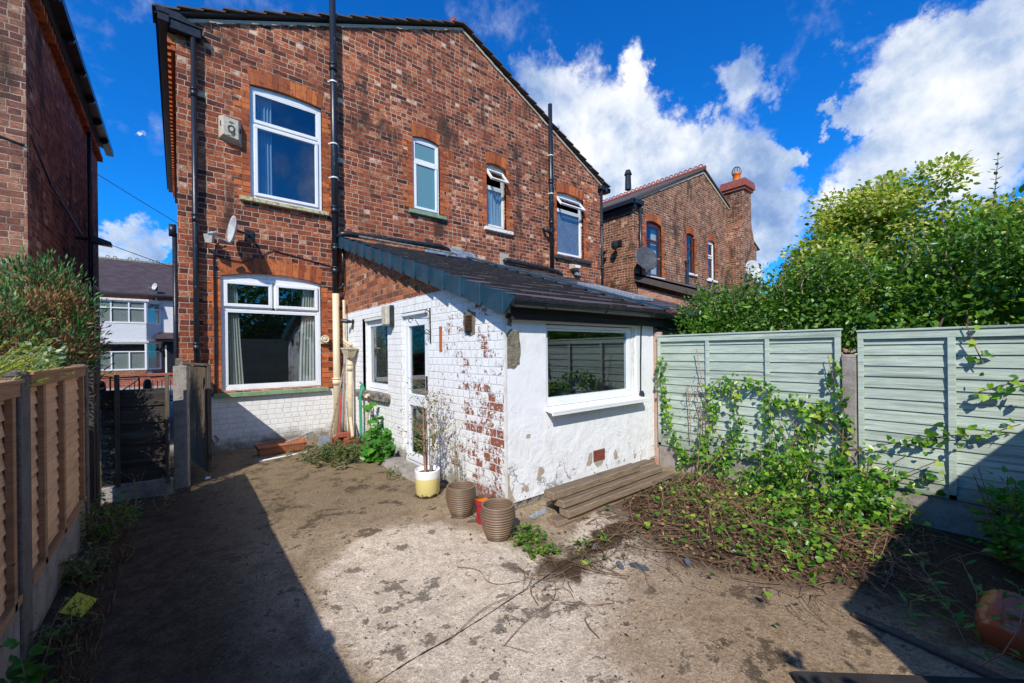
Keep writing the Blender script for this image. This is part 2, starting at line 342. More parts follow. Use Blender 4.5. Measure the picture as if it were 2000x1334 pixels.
# fence paints
def wood(name, c1, c2, c3, axis=(.6, .6, 14), rough=.85, island=.25, knots=True, top_dark=False, mud=False):
    t = mat(name); P = t.pos(); r = t.island()
    off = t.comb(t.math('MULTIPLY', r, 13.), t.math('MULTIPLY', r, 29.), t.math('MULTIPLY', r, 7.))
    Q = t.vm('MULTIPLY', t.vm('ADD', P, off), axis)
    g = t.noise(Q, 5, 7, .7, .4); g2 = t.noise(Q, 1.6, 5, .6)
    c = t.mix(t.step(g, .38, .60), c1, c2); c = t.mix(t.step(g2, .52, .72, 0., .75), c, c3)
    v = t.math('ADD', 1. - island, t.math('MULTIPLY', r, island*2))
    c = t.mix(1., c, t.comb(v, v, v), 'MULTIPLY')
    sc_ = t.noise(t.vm('MULTIPLY', Q, (1, 1, 1.6)), 11, 6, .75)
    c = t.mix(t.step(sc_, .52, .64, 0., .62), c, c3)
    if mud:
        zz = t.xyz(P)[2]; c = t.mix(t.step(t.math('ADD', zz, t.math('MULTIPLY', t.math('SUBTRACT', t.noise(P, 6, 6, .75), .5), .7)), .62, .22, 0., .6), c, (.13, .13, .075))
        dots = t.noise(P, 38, 2, .5); c = t.mix(t.step(dots, .74, .77, 0., .8), c, (.10, .075, .05))
    if knots:
        kn = t.noise(t.vm('ADD', t.vm('MULTIPLY', P, (1, 1, 2.2)), off), 11, 2, .5)
        c = t.mix(t.step(kn, .70, .76, 0., .8), c, tuple(q*.35 for q in c3))
    if top_dark:
        nz = t.xyz(t.new('ShaderNodeNewGeometry').outputs['True Normal'])[2]
        c = t.mix(t.step(nz, .7, .95, 0., .5), c, c3)
    fin(t, c, rough, g, .004, .8, spec=.25)
wood('wood_green', (.49, .55, .455), (.36, .42, .345), (.16, .185, .14), island=.11, knots=False, mud=True)
wood('wood_tan', (.82, .50, .27), (.70, .40, .21), (.44, .24, .12), island=.10)
wood('wood_frame_tan', (.42, .23, .12), (.33, .18, .09), (.20, .115, .06), island=.13)
wood('wood_black', (.045, .037, .030), (.03, .025, .02), (.085, .075, .065), island=.2)
wood('wood_gate', (.10, .078, .055), (.07, .053, .038), (.16, .13, .1), axis=(14, 14, .6), island=.2)
wood('wood_beam', (.30, .22, .145), (.19, .135, .085), (.09, .072, .048), axis=(.8, 16, 16), island=.12, top_dark=True)
wood('wood_gutterboard', (.035, .03, .027), (.02, .018, .017), (.05, .04, .03), knots=False)

# ground
t = mat('ground'); P = t.pos(); x, y, z = t.xyz(P)
n0 = t.noise(P, 1.1, 6, .62, .5); n1 = t.noise(P, 3.2, 7, .68, .3); n2 = t.noise(P, 11, 7, .72); n3 = t.noise(P, 60, 5, .75); n4 = t.noise(P, 190, 3, .8)
base = t.mix(t.step(n1, .35, .65), (.26, .19, .115), (.47, .36, .24))
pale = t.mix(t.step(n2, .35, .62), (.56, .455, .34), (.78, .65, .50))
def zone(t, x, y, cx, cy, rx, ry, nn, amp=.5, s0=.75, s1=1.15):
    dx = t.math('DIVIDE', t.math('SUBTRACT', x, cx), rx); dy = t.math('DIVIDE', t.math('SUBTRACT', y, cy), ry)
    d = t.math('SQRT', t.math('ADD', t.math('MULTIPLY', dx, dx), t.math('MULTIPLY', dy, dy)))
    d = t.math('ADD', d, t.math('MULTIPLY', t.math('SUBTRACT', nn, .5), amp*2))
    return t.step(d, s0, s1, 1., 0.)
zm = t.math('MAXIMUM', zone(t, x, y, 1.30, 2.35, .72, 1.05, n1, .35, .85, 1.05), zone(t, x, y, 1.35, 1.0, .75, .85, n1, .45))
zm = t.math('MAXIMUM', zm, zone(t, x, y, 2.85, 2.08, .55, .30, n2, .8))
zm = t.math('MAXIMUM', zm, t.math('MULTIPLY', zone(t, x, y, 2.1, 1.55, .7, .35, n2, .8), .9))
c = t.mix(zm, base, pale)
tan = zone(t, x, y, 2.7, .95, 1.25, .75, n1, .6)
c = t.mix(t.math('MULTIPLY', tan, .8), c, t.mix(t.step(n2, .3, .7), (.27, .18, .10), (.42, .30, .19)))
# moss / damp areas toward the house, darker ground on the left
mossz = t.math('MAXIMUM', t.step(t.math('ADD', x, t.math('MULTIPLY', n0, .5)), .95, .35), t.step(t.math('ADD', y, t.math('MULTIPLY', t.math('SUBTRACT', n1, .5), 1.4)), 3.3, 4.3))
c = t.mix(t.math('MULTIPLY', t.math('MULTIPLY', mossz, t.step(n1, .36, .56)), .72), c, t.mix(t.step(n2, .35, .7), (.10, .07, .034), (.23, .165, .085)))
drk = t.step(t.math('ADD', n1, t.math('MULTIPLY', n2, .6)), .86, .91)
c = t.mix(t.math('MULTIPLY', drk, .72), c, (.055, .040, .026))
left = t.step(t.math('ADD', x, t.math('MULTIPLY', t.math('SUBTRACT', n1, .5), 1.1)), .62, -.05)  # ground colour drops to near black toward the left fence
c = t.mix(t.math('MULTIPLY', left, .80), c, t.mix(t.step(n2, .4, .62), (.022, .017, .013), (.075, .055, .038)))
# soil strip along the slab joint and litter bed at right
jl = t.math('ABSOLUTE', t.math('SUBTRACT', y, t.math('ADD', 1.82, t.math('MULTIPLY', t.math('SUBTRACT', x, .69), .105))))
jl = t.math('ADD', jl, t.math('MULTIPLY', t.math('SUBTRACT', n2, .5), .024))
joint = t.math('MULTIPLY', t.step(jl, .001, .005, 1., 0.), t.step(x, 2.6, 2.2))
strip = t.math('MULTIPLY', t.step(t.math('ADD', jl, t.math('MULTIPLY', t.math('SUBTRACT', n1, .5), .7)), .06, .16, 1., 0.), t.step(x, 1.65, 2.0))
bed = zone(t, x, y, 4.0, 1.6, 1.35, 1.1, n1, .45)
bed = t.math('MAXIMUM', bed, zone(t, x, y, 4.6, .4, 1.6, .9, n1, .3))
soilc = t.mix(n3, (.035, .022, .013), (.12, .075, .042))
c = t.mix(t.math('MULTIPLY', t.math('MAXIMUM', strip, bed), t.step(n2, .22, .42)), c, soilc)
c = t.mix(joint, c, (.035, .025, .015))
patches = t.step(t.math('ADD', t.math('MULTIPLY', n2, .7), t.math('MULTIPLY', n1, .5)), .70, .76)
c = t.mix(t.math('MULTIPLY', patches, t.step(x, 1.4, 2.3, .0, .85)), c, (.07, .045, .026))
# aggregate speckle
c = t.mix(1., c, t.ramp(n3, [(.26, (.34, .32, .28)), (.42, (.84, .82, .80)), (.56, (1.08, 1.07, 1.05)), (.70, (1.5, 1.47, 1.42))]), 'MULTIPLY')
c = t.mix(1., c, t.ramp(n4, [(.3, (.5, .5, .5)), (.7, (1.4, 1.4, 1.4))]), 'MULTIPLY')
far = t.step(y, 8.0, 8.6)
c = t.mix(far, c, (.26, .25, .23))
h = t.math('ADD', t.math('MULTIPLY', n3, .5), t.math('MULTIPLY', n2, .8)); h = t.math('SUBTRACT', h, t.math('MULTIPLY', joint, 1.))
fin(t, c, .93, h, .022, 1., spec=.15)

# roof tiles
t = mat('roof_tile'); P = t.pos(); r = t.island(); x, y, z = t.xyz(P)
c = t.mix(r, (.080, .058, .068), (.11, .082, .094))
n = t.noise(P, 7, 6, .7)
c = t.mix(t.math('MULTIPLY', t.step(n, .46, .66, 0., .8), t.step(y, 3.0, 3.9)), c, (.030, .026, .021))
lich = t.math('MULTIPLY', t.step(t.noise(P, 34, 5, .75), .68, .72), t.step(y, 3.0, 4.6))
c = t.mix(t.math('MULTIPLY', lich, .6), c, (.24, .20, .15))
mossy = t.math('MULTIPLY', t.step(t.noise(P, 5, 6, .7), .50, .62), t.math('MULTIPLY', t.step(y, 3.6, 4.6), t.step(x, 2.4, 2.8)))
c = t.mix(t.math('MULTIPLY', mossy, .75), c, (.045, .055, .018))
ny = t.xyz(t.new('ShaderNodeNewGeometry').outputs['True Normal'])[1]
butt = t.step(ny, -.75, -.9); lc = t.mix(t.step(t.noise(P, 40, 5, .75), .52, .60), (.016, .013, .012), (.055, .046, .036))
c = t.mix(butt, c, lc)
fin(t, c, .55, t.noise(P, 60, 4), .004, .8, spec=.5)
simple('tile_edge', (.10, .08, .06), (.035, .028, .024), 40, .9, .01)
t = mat('house_tile'); P = t.pos(); n = t.noise(P, 8, 5, .7)
fin(t, t.mix(n, (.05, .04, .036), (.12, .09, .075)), .85, n, .01)

# leaves
def leafmat(name, stops, rough=.42, trans=.35, spec=.45):
    t = mat(name); r = t.island(); P = t.pos()
    k = t.math('ADD', t.math('MULTIPLY', r, .8), t.math('MULTIPLY', t.math('SUBTRACT', t.noise(P, 3.5, 3), .4), .7))
    c = t.ramp(k, stops)
    t._set(t.p.inputs['Base Color'], c); t.p.inputs['Roughness'].default_value = rough; t.p.inputs['Specular IOR Level'].default_value = spec
    tl = t.new('ShaderNodeBsdfTranslucent'); t._set(tl.inputs[0], t.mix(1., c, (1.5, 1.7, .7), 'MULTIPLY'))
    mx = t.new('ShaderNodeMixShader'); mx.inputs[0].default_value = trans
    t.l.new(t.p.outputs[0], mx.inputs[1]); t.l.new(tl.outputs[0], mx.inputs[2]); t.l.new(mx.outputs[0], t.o.inputs[0])
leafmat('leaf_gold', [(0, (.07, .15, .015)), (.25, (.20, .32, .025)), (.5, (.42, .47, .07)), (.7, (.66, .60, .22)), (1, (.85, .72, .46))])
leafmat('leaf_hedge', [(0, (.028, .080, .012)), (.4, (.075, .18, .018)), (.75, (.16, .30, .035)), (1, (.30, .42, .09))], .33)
leafmat('leaf_grey', [(0, (.05, .11, .045)), (.5, (.11, .19, .08)), (1, (.22, .3, .15))], .4)
leafmat('leaf_vine', [(0, (.022, .075, .008)), (.35, (.06, .18, .012)), (.65, (.14, .31, .02)), (.86, (.30, .44, .04)), (.94, (.46, .44, .07)), (1, (.30, .16, .05))], .34)
leafmat('leaf_maple', [(0, (.03, .12, .015)), (.5, (.06, .22, .02)), (1, (.14, .34, .035))], .4)
leafmat('leaf_weed', [(0, (.04, .09, .02)), (.5, (.09, .17, .035)), (.85, (.18, .23, .06)), (1, (.35, .28, .1))], .5)
leafmat('leaf_conifer', [(0, (.02, .08, .018)), (.5, (.05, .17, .035)), (.85, (.11, .27, .06)), (1, (.2, .36, .08))], .5, .25)
leafmat('leaf_conifer_dead', [(0, (.13, .06, .022)), (.5, (.27, .13, .05)), (1, (.40, .22, .10))], .8, .15)
leafmat('leaf_variegated', [(0, (.06, .14, .05)), (.5, (.14, .22, .1)), (.8, (.42, .46, .28)), (1, (.6, .6, .42))], .45)
leafmat('leaf_yellow', [(0, (.30, .38, .02)), (.5, (.5, .55, .03)), (1, (.68, .66, .08))], .5, .3)
leafmat('leaf_dead', [(0, (.06, .028, .012)), (.4, (.13, .065, .03)), (.75, (.24, .13, .06)), (1, (.40, .24, .12))], .8, .1)
leafmat('leaf_grass', [(0, (.12, .2, .02)), (.6, (.3, .4, .04)), (1, (.5, .5, .08))], .6, .3)

# ------------------------------------------------------------------ mesh helpers
WL = {}
def tag(o, label=None, cat=None, group=None, kind=None):
    if label: o['label'] = label
    if cat: o['category'] = cat
    if group: o['group'] = group
    if kind: o['kind'] = kind
    return o
def thing(name, label, cat, loc=(0, 0, 0), group=None):
    o = bpy.data.objects.new(name, None); o.empty_display_size = .1; COL.objects.link(o); o.location = loc
    WL[o.name] = Vector(loc); return tag(o, label, cat, group)
def link(name, me, mt, parent=None, origin=None, smooth=False):
    """me has world coordinates; moved to the parent's frame"""
    off = Vector((0, 0, 0))
    if parent is not None: off = WL[parent.name]
    elif origin is not None: off = Vector(origin)
    if off.length > 0:
        me.transform(Matrix.Translation(-off))
    if smooth:
        me.polygons.foreach_set('use_smooth', [True]*len(me.polygons))
    o = bpy.data.objects.new(name, me); COL.objects.link(o)
    for k in (mt if isinstance(mt, (list, tuple)) else [mt]): me.materials.append(MATS[k])
    if parent is not None: o.parent = parent; WL[o.name] = off
    else: o.location = off; WL[o.name] = off
    return o

def Trear(u, d, v): return (u, 7.66 + d, v)
def Tend(u, d, v): return (u, 2.94 + d, v)
def Tside(u, d, v): return (2.325 + d, u, v)
def Tid(x, y, z): return (x, y, z)

class MB:
    def __init__(s, T=Tid): s.v = []; s.f = []; s.mi = []; s.T = T; s.m = 0
    def add(s, vs, fs):
        b = len(s.v); s.v += [s.T(*p) for p in vs]; s.f += [tuple(b + i for i in f) for f in fs]; s.mi += [s.m]*len(fs)
    def box(s, a, b):
        x0, y0, z0 = (min(a[i], b[i]) for i in range(3)); x1, y1, z1 = (max(a[i], b[i]) for i in range(3))
        s.add([(x0, y0, z0), (x1, y0, z0), (x1, y1, z0), (x0, y1, z0), (x0, y0, z1), (x1, y0, z1), (x1, y1, z1), (x0, y1, z1)],
              [(0, 3, 2, 1), (4, 5, 6, 7), (0, 1, 5, 4), (1, 2, 6, 5), (2, 3, 7, 6), (3, 0, 4, 7)]); return s
    def quadbox(s, p, d):
        """prism: polygon p (list of 3d) extruded by vector d"""
        n = len(p); q = [tuple(a[i] + d[i] for i in range(3)) for a in p]
        s.add(list(p) + q, [tuple(range(n - 1, -1, -1)), tuple(range(n, 2*n))] + [(i, (i + 1) % n, n + (i + 1) % n, n + i) for i in range(n)]); return s
    def face(s, p): s.add(p, [tuple(range(len(p)))]); return s
    def tube(s, pts, r, n=8, cap=True):
        pts = [Vector(p) for p in pts]; k = len(pts)
        rs = r if isinstance(r, (list, tuple)) else [r]*k
        rings = []; up = None
        for i, p in enumerate(pts):
            d = (pts[min(i + 1, k - 1)] - pts[max(i - 1, 0)])
            if d.length < 1e-9: d = Vector((0, 0, 1))
            d.normalize()
            if up is None: up = d.orthogonal().normalized()
            up = (up - d*up.dot(d))
            up = d.orthogonal().normalized() if up.length < 1e-4 else up.normalized()
            sd_ = d.cross(up)
            rings.append([tuple(p + (up*math.cos(2*math.pi*j/n) + sd_*math.sin(2*math.pi*j/n))*rs[i]) for j in range(n)])
        vs = [q for rg in rings for q in rg]; fs = []
        for i in range(k - 1):
            for j in range(n): fs.append((i*n + j, i*n + (j + 1) % n, (i + 1)*n + (j + 1) % n, (i + 1)*n + j))
        if cap: fs += [tuple(range(n - 1, -1, -1)), tuple(range((k - 1)*n, k*n))]
        s.add(vs, fs); return s
    def lathe(s, prof, c=(0, 0, 0), n=32, a0=0):
        vs = []; fs = []; k = len(prof)
        for (r, z) in prof:
            for j in range(n):
                a = 2*math.pi*j/n + a0; vs.append((c[0] + r*math.cos(a), c[1] + r*math.sin(a), c[2] + z))
        for i in range(k - 1):
            for j in range(n): fs.append((i*n + j, i*n + (j + 1) % n, (i + 1)*n + (j + 1) % n, (i + 1)*n + j))
        if prof[0][0] > 1e-5: fs.append(tuple(range(n - 1, -1, -1)))
        if prof[-1][0] > 1e-5: fs.append(tuple(range((k - 1)*n, k*n)))
        s.add(vs, fs); return s
    def build(s, name, mt, parent=None, origin=None, smooth=False, bevel=0, rn=True, subd=0):
        me = bpy.data.meshes.new(name); me.from_pydata(s.v, [], s.f)
        if any(s.mi): me.polygons.foreach_set('material_index', s.mi)
        if rn:
            bm = bmesh.new(); bm.from_mesh(me); bmesh.ops.recalc_face_normals(bm, faces=bm.faces)
            if bevel:
                bmesh.ops.bevel(bm, geom=[e for e in bm.edges if e.calc_face_angle(0) > .5], offset=bevel, segments=1, affect='EDGES')
            bm.to_mesh(me); bm.free()
        me.update()
        if parent is None and origin is None: origin = auto_origin(me)
        return link(name, me, mt, parent, origin, smooth)
def auto_origin(me):
    a = np.empty(len(me.vertices)*3); me.vertices.foreach_get('co', a); a = a.reshape(-1, 3)
    lo, hi = a.min(0), a.max(0); return ((lo[0] + hi[0])/2, (lo[1] + hi[1])/2, lo[2])

# leaves ---------------------------------------------------------------
SH_OVAL = (np.array([(0, 0, 0), (.28, .26, .05), (.62, .26, .05), (1, 0, -.04), (.62, -.26, .05), (.28, -.26, .05)]), [(0, 3, 2, 1), (0, 5, 4, 3)])
SH_RHOMB = (np.array([(0, 0, 0), (.45, .27, .06), (1, 0, -.03), (.45, -.27, .06)]), [(0, 2, 1), (0, 3, 2)])
SH_SLIM = (np.array([(0, 0, 0), (.45, .13, .03), (1, 0, -.06), (.45, -.13, .03)]), [(0, 2, 1), (0, 3, 2)])
SH_HEART = (np.array([(.06, 0, 0), (-.08, .22, .04), (.12, .40, .07), (.5, .34, .06), (1, 0, -.06), (.5, -.34, .06), (.12, -.40, .07), (-.08, -.22, .04)]), [(0, 4, 3, 2, 1), (0, 7, 6, 5, 4)])
SH_MAPLE = (np.array([(0, 0, 0), (-.12, .38, .03), (.14, .30, .05), (.30, .58, .0), (.46, .26, .05), (.70, .30, .02), (1, 0, -.05), (.70, -.30, .02), (.46, -.26, .05), (.30, -.58, 0), (.14, -.30, .05), (-.12, -.38, .03)]),
            [(0, 2, 1), (0, 4, 3, 2), (0, 6, 5, 4), (0, 8, 7, 6), (0, 10, 9, 8), (0, 11, 10)])
SH_BLADE = (np.array([(0, .02, 0), (0, -.02, 0), (.5, -.03, .10), (.5, .03, .10), (1, 0, .05)]), [(0, 1, 2, 3), (3, 2, 4)])
def leaf_mesh(name, P, D, N, S, shape, mt, parent=None, origin=None, extra=None):
    """P positions, D pointing directions, N rough normals, S sizes (vectorised)"""
    P = np.asarray(P, float); D = np.asarray(D, float); N = np.asarray(N, float); S = np.asarray(S, float).reshape(-1, 1)
    D = D/np.maximum(np.linalg.norm(D, axis=1, keepdims=True), 1e-6)
    Y = np.cross(N, D); Y = Y/np.maximum(np.linalg.norm(Y, axis=1, keepdims=True), 1e-6); Z = np.cross(D, Y)
    tv, tf = shape; k = len(tv); n = len(P)
    wv = 1 + rng.normal(0, .15, (n, 1))
    V = P[:, None, :] + S[:, None, :]*(tv[None, :, 0:1]*D[:, None, :] + (tv[None, :, 1:2]*wv[:, :, None])*Y[:, None, :] + tv[None, :, 2:3]*Z[:, None, :])
    V = V.reshape(-1, 3)
    lens = [len(f) for f in tf]; flat = np.concatenate([np.array(f) for f in tf]); tot = sum(lens)
    idx = (flat[None, :] + (np.arange(n)*k)[:, None]).reshape(-1)
    sizes = np.tile(lens, n); starts = np.concatenate([[0], np.cumsum(sizes)[:-1]])
    me = bpy.data.meshes.new(name); me.vertices.add(len(V)); me.vertices.foreach_set('co', V.ravel())
    me.loops.add(len(idx)); me.loops.foreach_set('vertex_index', idx.astype(np.int32))
    me.polygons.add(len(sizes)); me.polygons.foreach_set('loop_start', starts.astype(np.int32))
    try: me.polygons.foreach_set('loop_total', sizes.astype(np.int32))
    except Exception: pass
    me.update(calc_edges=True); me.validate()
    if parent is None and origin is None: origin = auto_origin(me)
    return link(name, me, mt, parent, origin)
def unit(a): return a/np.maximum(np.linalg.norm(a, axis=-1, keepdims=True), 1e-6)
def rvec(n): return unit(rng.normal(size=(n, 3)))

# ------------------------------------------------------------------ ground and paths
mb = MB(); mb.face([(-300, -300, 0), (300, -300, 0), (300, 300, 0), (-300, 300, 0)])
# fine yard surface with real unevenness
ng = MB()
xs = np.linspace(-.9, 5.0, 90); ys = np.linspace(-1.0, 7.7, 130)
def gz(x, y):
    return .006*math.sin(x*5.1 + y*2.3) + .004*math.sin(x*11 - y*7.7) + .004
vid = [(float(a), float(b), gz(a, b)) for b in ys for a in xs]
ng.add(vid, [(j*90 + i, j*90 + i + 1, (j + 1)*90 + i + 1, (j + 1)*90 + i) for j in range(129) for i in range(89)])
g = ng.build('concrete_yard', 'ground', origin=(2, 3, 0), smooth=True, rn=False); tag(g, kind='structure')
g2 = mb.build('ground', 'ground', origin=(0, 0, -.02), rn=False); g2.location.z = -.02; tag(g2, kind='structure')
mb = MB(); mb.box((-40, 20.2, -.3), (40, 26.0, .012)); tag(mb.build('road', 'asphalt', origin=(0, 23, 0)), kind='structure')
mb = MB(); mb.box((-40, 18.3, -.3), (40, 20.2, .11)); tag(mb.build('pavement', 'paving', origin=(0, 19, 0)), kind='structure')
mb = MB(); mb.box((-40, 22.6, -.29), (40, 24.0, .12)); tag(mb.build('far_pavement', 'paving', origin=(0, 23, 0)), kind='structure')

# ------------------------------------------------------------------ wall helper with openings and reveals
def wall_with_holes(mb, u0, u1, v0, top, holes, thick, brk=()):
    """front at d=0, top(u)->v ; holes=(ua,ub,va,vb)"""
    us = sorted(set([u0, u1] + [h[0] for h in holes] + [h[1] for h in holes] + list(brk)))
    us = [u for u in us if u0 <= u <= u1]
    for a, b in zip(us[:-1], us[1:]):
        hs_ = sorted([h for h in holes if h[0] <= a + 1e-6 and h[1] >= b - 1e-6], key=lambda h: h[2])
        v = v0
        for h in hs_:
            mb.face([(a, 0, v), (b, 0, v), (b, 0, h[2]), (a, 0, h[2])]); v = h[3]
        mb.face([(a, 0, v), (b, 0, v), (b, 0, top(b)), (a, 0, top(a))])
        mb.face([(a, thick, v0), (b, thick, v0), (b, thick, v0 + .001), (a, thick, v0 + .001)])
    for (a, b, c, d) in holes:
        mb.face([(a, 0, c), (a, thick, c), (a, thick, d), (a, 0, d)]); mb.face([(b, 0, c), (b, thick, c), (b, thick, d), (b, 0, d)])
        mb.face([(a, 0, c), (b, 0, c), (b, thick, c), (a, thick, c)]); mb.face([(a, 0, d), (b, 0, d), (b, thick, d), (a, thick, d)])

def arc(ua, ub, vs, rise, n):
    return [(ua + (ub - ua)*i/n, vs + rise*(1 - (2*i/n - 1)**2)) for i in range(n + 1)]

def arch(T, parent, ua, ub, vs, rise, height, n, d=-.004, thick=.11, over=.03, mt='orange_brick', name='brick_arch'):
    """segmental arch of n voussoirs, intrados springing at vs"""
    mb = MB(T); mb.m = 1
    ins = arc(ua, ub, vs, rise, 12); outs = arc(ua - over, ub + over, vs + height, rise, 12)
    for i in range(12):
        a, b = ins[i], ins[i + 1]; c_, e = outs[i + 1], outs[i]
        mb.quadbox([(a[0], d + .003, a[1] + .001), (b[0], d + .003, b[1] + .001), (c_[0], d + .003, c_[1] - .002), (e[0], d + .003, e[1] - .002)], (0, thick, 0))
    mb.m = 0
    for i in range(n):
        f0, f1 = (i + .04)/n, (i + .96)/n
        jit = random.uniform(-.006, .004)
        q = lambda f, ex: (lambda a: a)(None)
        def pt(f, o):
            if o: return (ua - over + (ub - ua + 2*over)*f, vs + height + jit + rise*(1 - (2*f - 1)**2))
            return (ua + (ub - ua)*f, vs + rise*(1 - (2*f - 1)**2))
        a, b, c_, e = pt(f0, 0), pt(f1, 0), pt(f1, 1), pt(f0, 1)
        dd = d + random.uniform(-.002, .001)
        mb.quadbox([(a[0], dd, a[1]), (b[0], dd, b[1]), (c_[0], dd, c_[1]), (e[0], dd, e[1])], (0, thick - .01, 0))
    return mb.build(name, [mt, 'mortar_dark'], parent)

def jambs(T, parent, ua, ub, va, vb, wide=.22, slim=.11, d=-.003, H=.0886, name='brick_jamb', left=True, right=True, mt='orange_brick'):
    n = int((vb - va)/H); z0 = math.floor(va/H)*H + H
    for sgn, u, on in ((-1, ua, left), (1, ub, right)):
        if not on: continue
        mb = MB(T)
        for k in range(n):
            za = z0 + k*H + .005; zb = za + H - .010
            if zb > vb: break
            wd = wide if k % 2 == 0 else slim
            dd = d + random.uniform(-.0015, .001)
            if wd > .15 and random.random() < .35:
                mb.box((u, dd, za), (u + sgn*(wd*.5 - .004), .05, zb)); mb.box((u + sgn*(wd*.5 + .004), dd, za), (u + sgn*wd, .05, zb))
            else:
                mb.box((u, dd, za), (u + sgn*wd, .05, zb))
        mb.build(name, mt, parent)

def rotT(T, axis_v, axis_d, ang):
    """rotate (d,v) about a horizontal hinge"""
    ca, sa = math.cos(ang), math.sin(ang)
    def f(u, d, v):
        dd, vv = d - axis_d, v - axis_v
        return T(u, axis_d + dd*ca + vv*sa, axis_v - dd*sa + vv*ca)
    return f

def ring(mb, ua, ub, va, vb, wd, d0, d1):
    mb.box((ua, d0, va), (ub, d1, va + wd)); mb.box((ua, d0, vb - wd), (ub, d1, vb))
    mb.box((ua, d0, va + wd), (ua + wd, d1, vb - wd)); mb.box((ub - wd, d0, va + wd), (ub, d1, vb - wd))

def window(T, parent, ua, ub, va, vb, rise, cells, rec=.045, fw=.055, mt='upvc', gl='glass', label=None, head=True, name='window'):
    """vb is where the arch springs; cells=(a,b,c,d,kind,open)"""
    f = MB(T); d0, d1 = rec, rec + .06
    ring(f, ua, ub, va, vb, fw, d0, d1)
    if rise > 0:
        top = arc(ua, ub, vb, rise, 14)
        for i in range(14):
            a, b = top[i], top[i + 1]
            f.quadbox([(a[0], d0 + .014, vb + .002), (b[0], d0 + .014, vb + .002), (b[0], d0 + .014, b[1] + .02), (a[0], d0 + .014, a[1] + .02)], (0, .04, 0))
    # mullions and transoms between neighbouring cells
    for (a, b, c, d, kind, op) in cells:
        for (p, q, r_, s_) in ((a, b, c - .02, c + .02), (a, b, d - .02, d + .02), (a - .02, a + .02, c, d), (b - .02, b + .02, c, d)):
            if p > ua + .001 + fw*.2 and q < ub - .001 - fw*.2 or (r_ > va + fw*.5 and s_ < vb - fw*.5):
                f.box((max(p, ua + fw*.5), d0 + .002, max(r_, va + fw*.5)), (min(q, ub - fw*.5), d1 - .002, min(s_, vb - fw*.5)))
    fo = f.build(name, mt, parent, bevel=.004)
    if label: fo['label'] = label
    for (a, b, c, d, kind, op) in cells:
        TT = T
        if kind == 'sash':
            if op: TT = rotT(T, d, rec - .02, R(op))
            s = MB(TT); ring(s, a, b, c, d, .05, rec - .022, rec + .028); s.build('sash', mt, fo, bevel=.005)
            a, b, c, d = a + .045, b - .045, c + .045, d - .045
            p = MB(TT); p.box((a, rec + .0, c), (b, rec + .006, d)); p.build('pane', gl, fo)
        else:
            g_ = .012
            s = MB(TT); ring(s, a + g_, b - g_, c + g_, d - g_, .022, rec + .004, rec + .02); s.build('glazing_bead', mt, fo)
            p = MB(TT); p.box((a + .01, rec + .022, c + .01), (b - .01, rec + .028, d - .01)); p.build('pane', gl, fo)
    return fo
def curtain(T, parent, u0, u1, v0, v1, d=.25, flare=0., mt='curtain', amp=.018, n=60):
    mb = MB(T); vs = []; fs = []; rows = 8
    for j in range(rows + 1):
        fz = j/rows
        for i in range(n + 1):
            fu = i/n; w_ = (u1 - u0)*(1 + flare*(1 - fz))
            vs.append((u0 + w_*fu if flare >= 0 else u1 - (u1 - u0)*(1 - flare*(1 - fz))*(1 - fu), d + amp*math.sin(fu*n*.62 + .6*math.sin(fz*3)) , v0 + (v1 - v0)*fz))
    for j in range(rows):
        for i in range(n): fs.append((j*(n + 1) + i, j*(n + 1) + i + 1, (j + 1)*(n + 1) + i + 1, (j + 1)*(n + 1) + i))
    mb.add(vs, fs); return mb.build('curtain', mt, parent, smooth=True, rn=False)
def sill(T, parent, ua, ub, va, vb, out_=.07, mt='sill_green', name='sill'):
    mb = MB(T); mb.box((ua, -out_, va), (ub, .09, vb)); return mb.build(name, mt, parent, bevel=.006)

# ================================================================== THE BRICK HOUSE (pair of semis, rear gable)
HW = 9.86; APX = 4.93
def topline(x): return 6.36 + (x/APX)*(8.66 - 6.36) if x < APX else 6.36 + ((HW - x)/(HW - APX))*(8.66 - 6.36)
house = thing('brick_house', 'tall red brick gabled house with black soil pipes and white windows above the lean-to', 'house', (APX, 7.66, 0))
W1 = (.91, 1.99, 4.0, 5.82, .045); W2 = (.505, 1.945, .93, 2.715, .085); W3 = (3.72, 4.34, 4.40, 5.90, .05); W4 = (5.57, 6.15, 4.42, 5.88, .05); W5 = (7.89, 8.97, 4.10, 5.76, .06)
WIN = [W1, W2, W3, W4, W5]
mb = MB(Trear)
wall_with_holes(mb, 0, HW, 0, topline, [(a, b, c, d + r + .05) for a, b, c, d, r in WIN], .22, brk=[APX])
mb.T = Tid
mb.face([(0, 7.66, 0), (0, 15.5, 0), (0, 15.5, 6.3), (0, 7.66, 6.36)]); mb.face([(HW, 7.66, 0), (HW, 15.5, 0), (HW, 15.5, 6.3), (HW, 7.66, 6.36)])
mb.face([(0, 15.5, 0), (HW, 15.5, 0), (HW, 15.5, 6.3), (APX, 15.5, 8.6), (0, 15.5, 6.3)])
mb.build('wall', 'brick_rear', house, rn=False)
mb = MB()
mb.box((.02, 8.6, .0), (HW - .02, 8.66, 6.3)); mb.box((.02, 7.7, 3.0), (HW - .02, 8.6, 3.1))
for x in (2.6, 3.2, 4.93, 7.0): mb.box((x, 7.7, 0), (x + .08, 8.6, 6.3))
mb.build('inner_partition', 'room_dark', house)
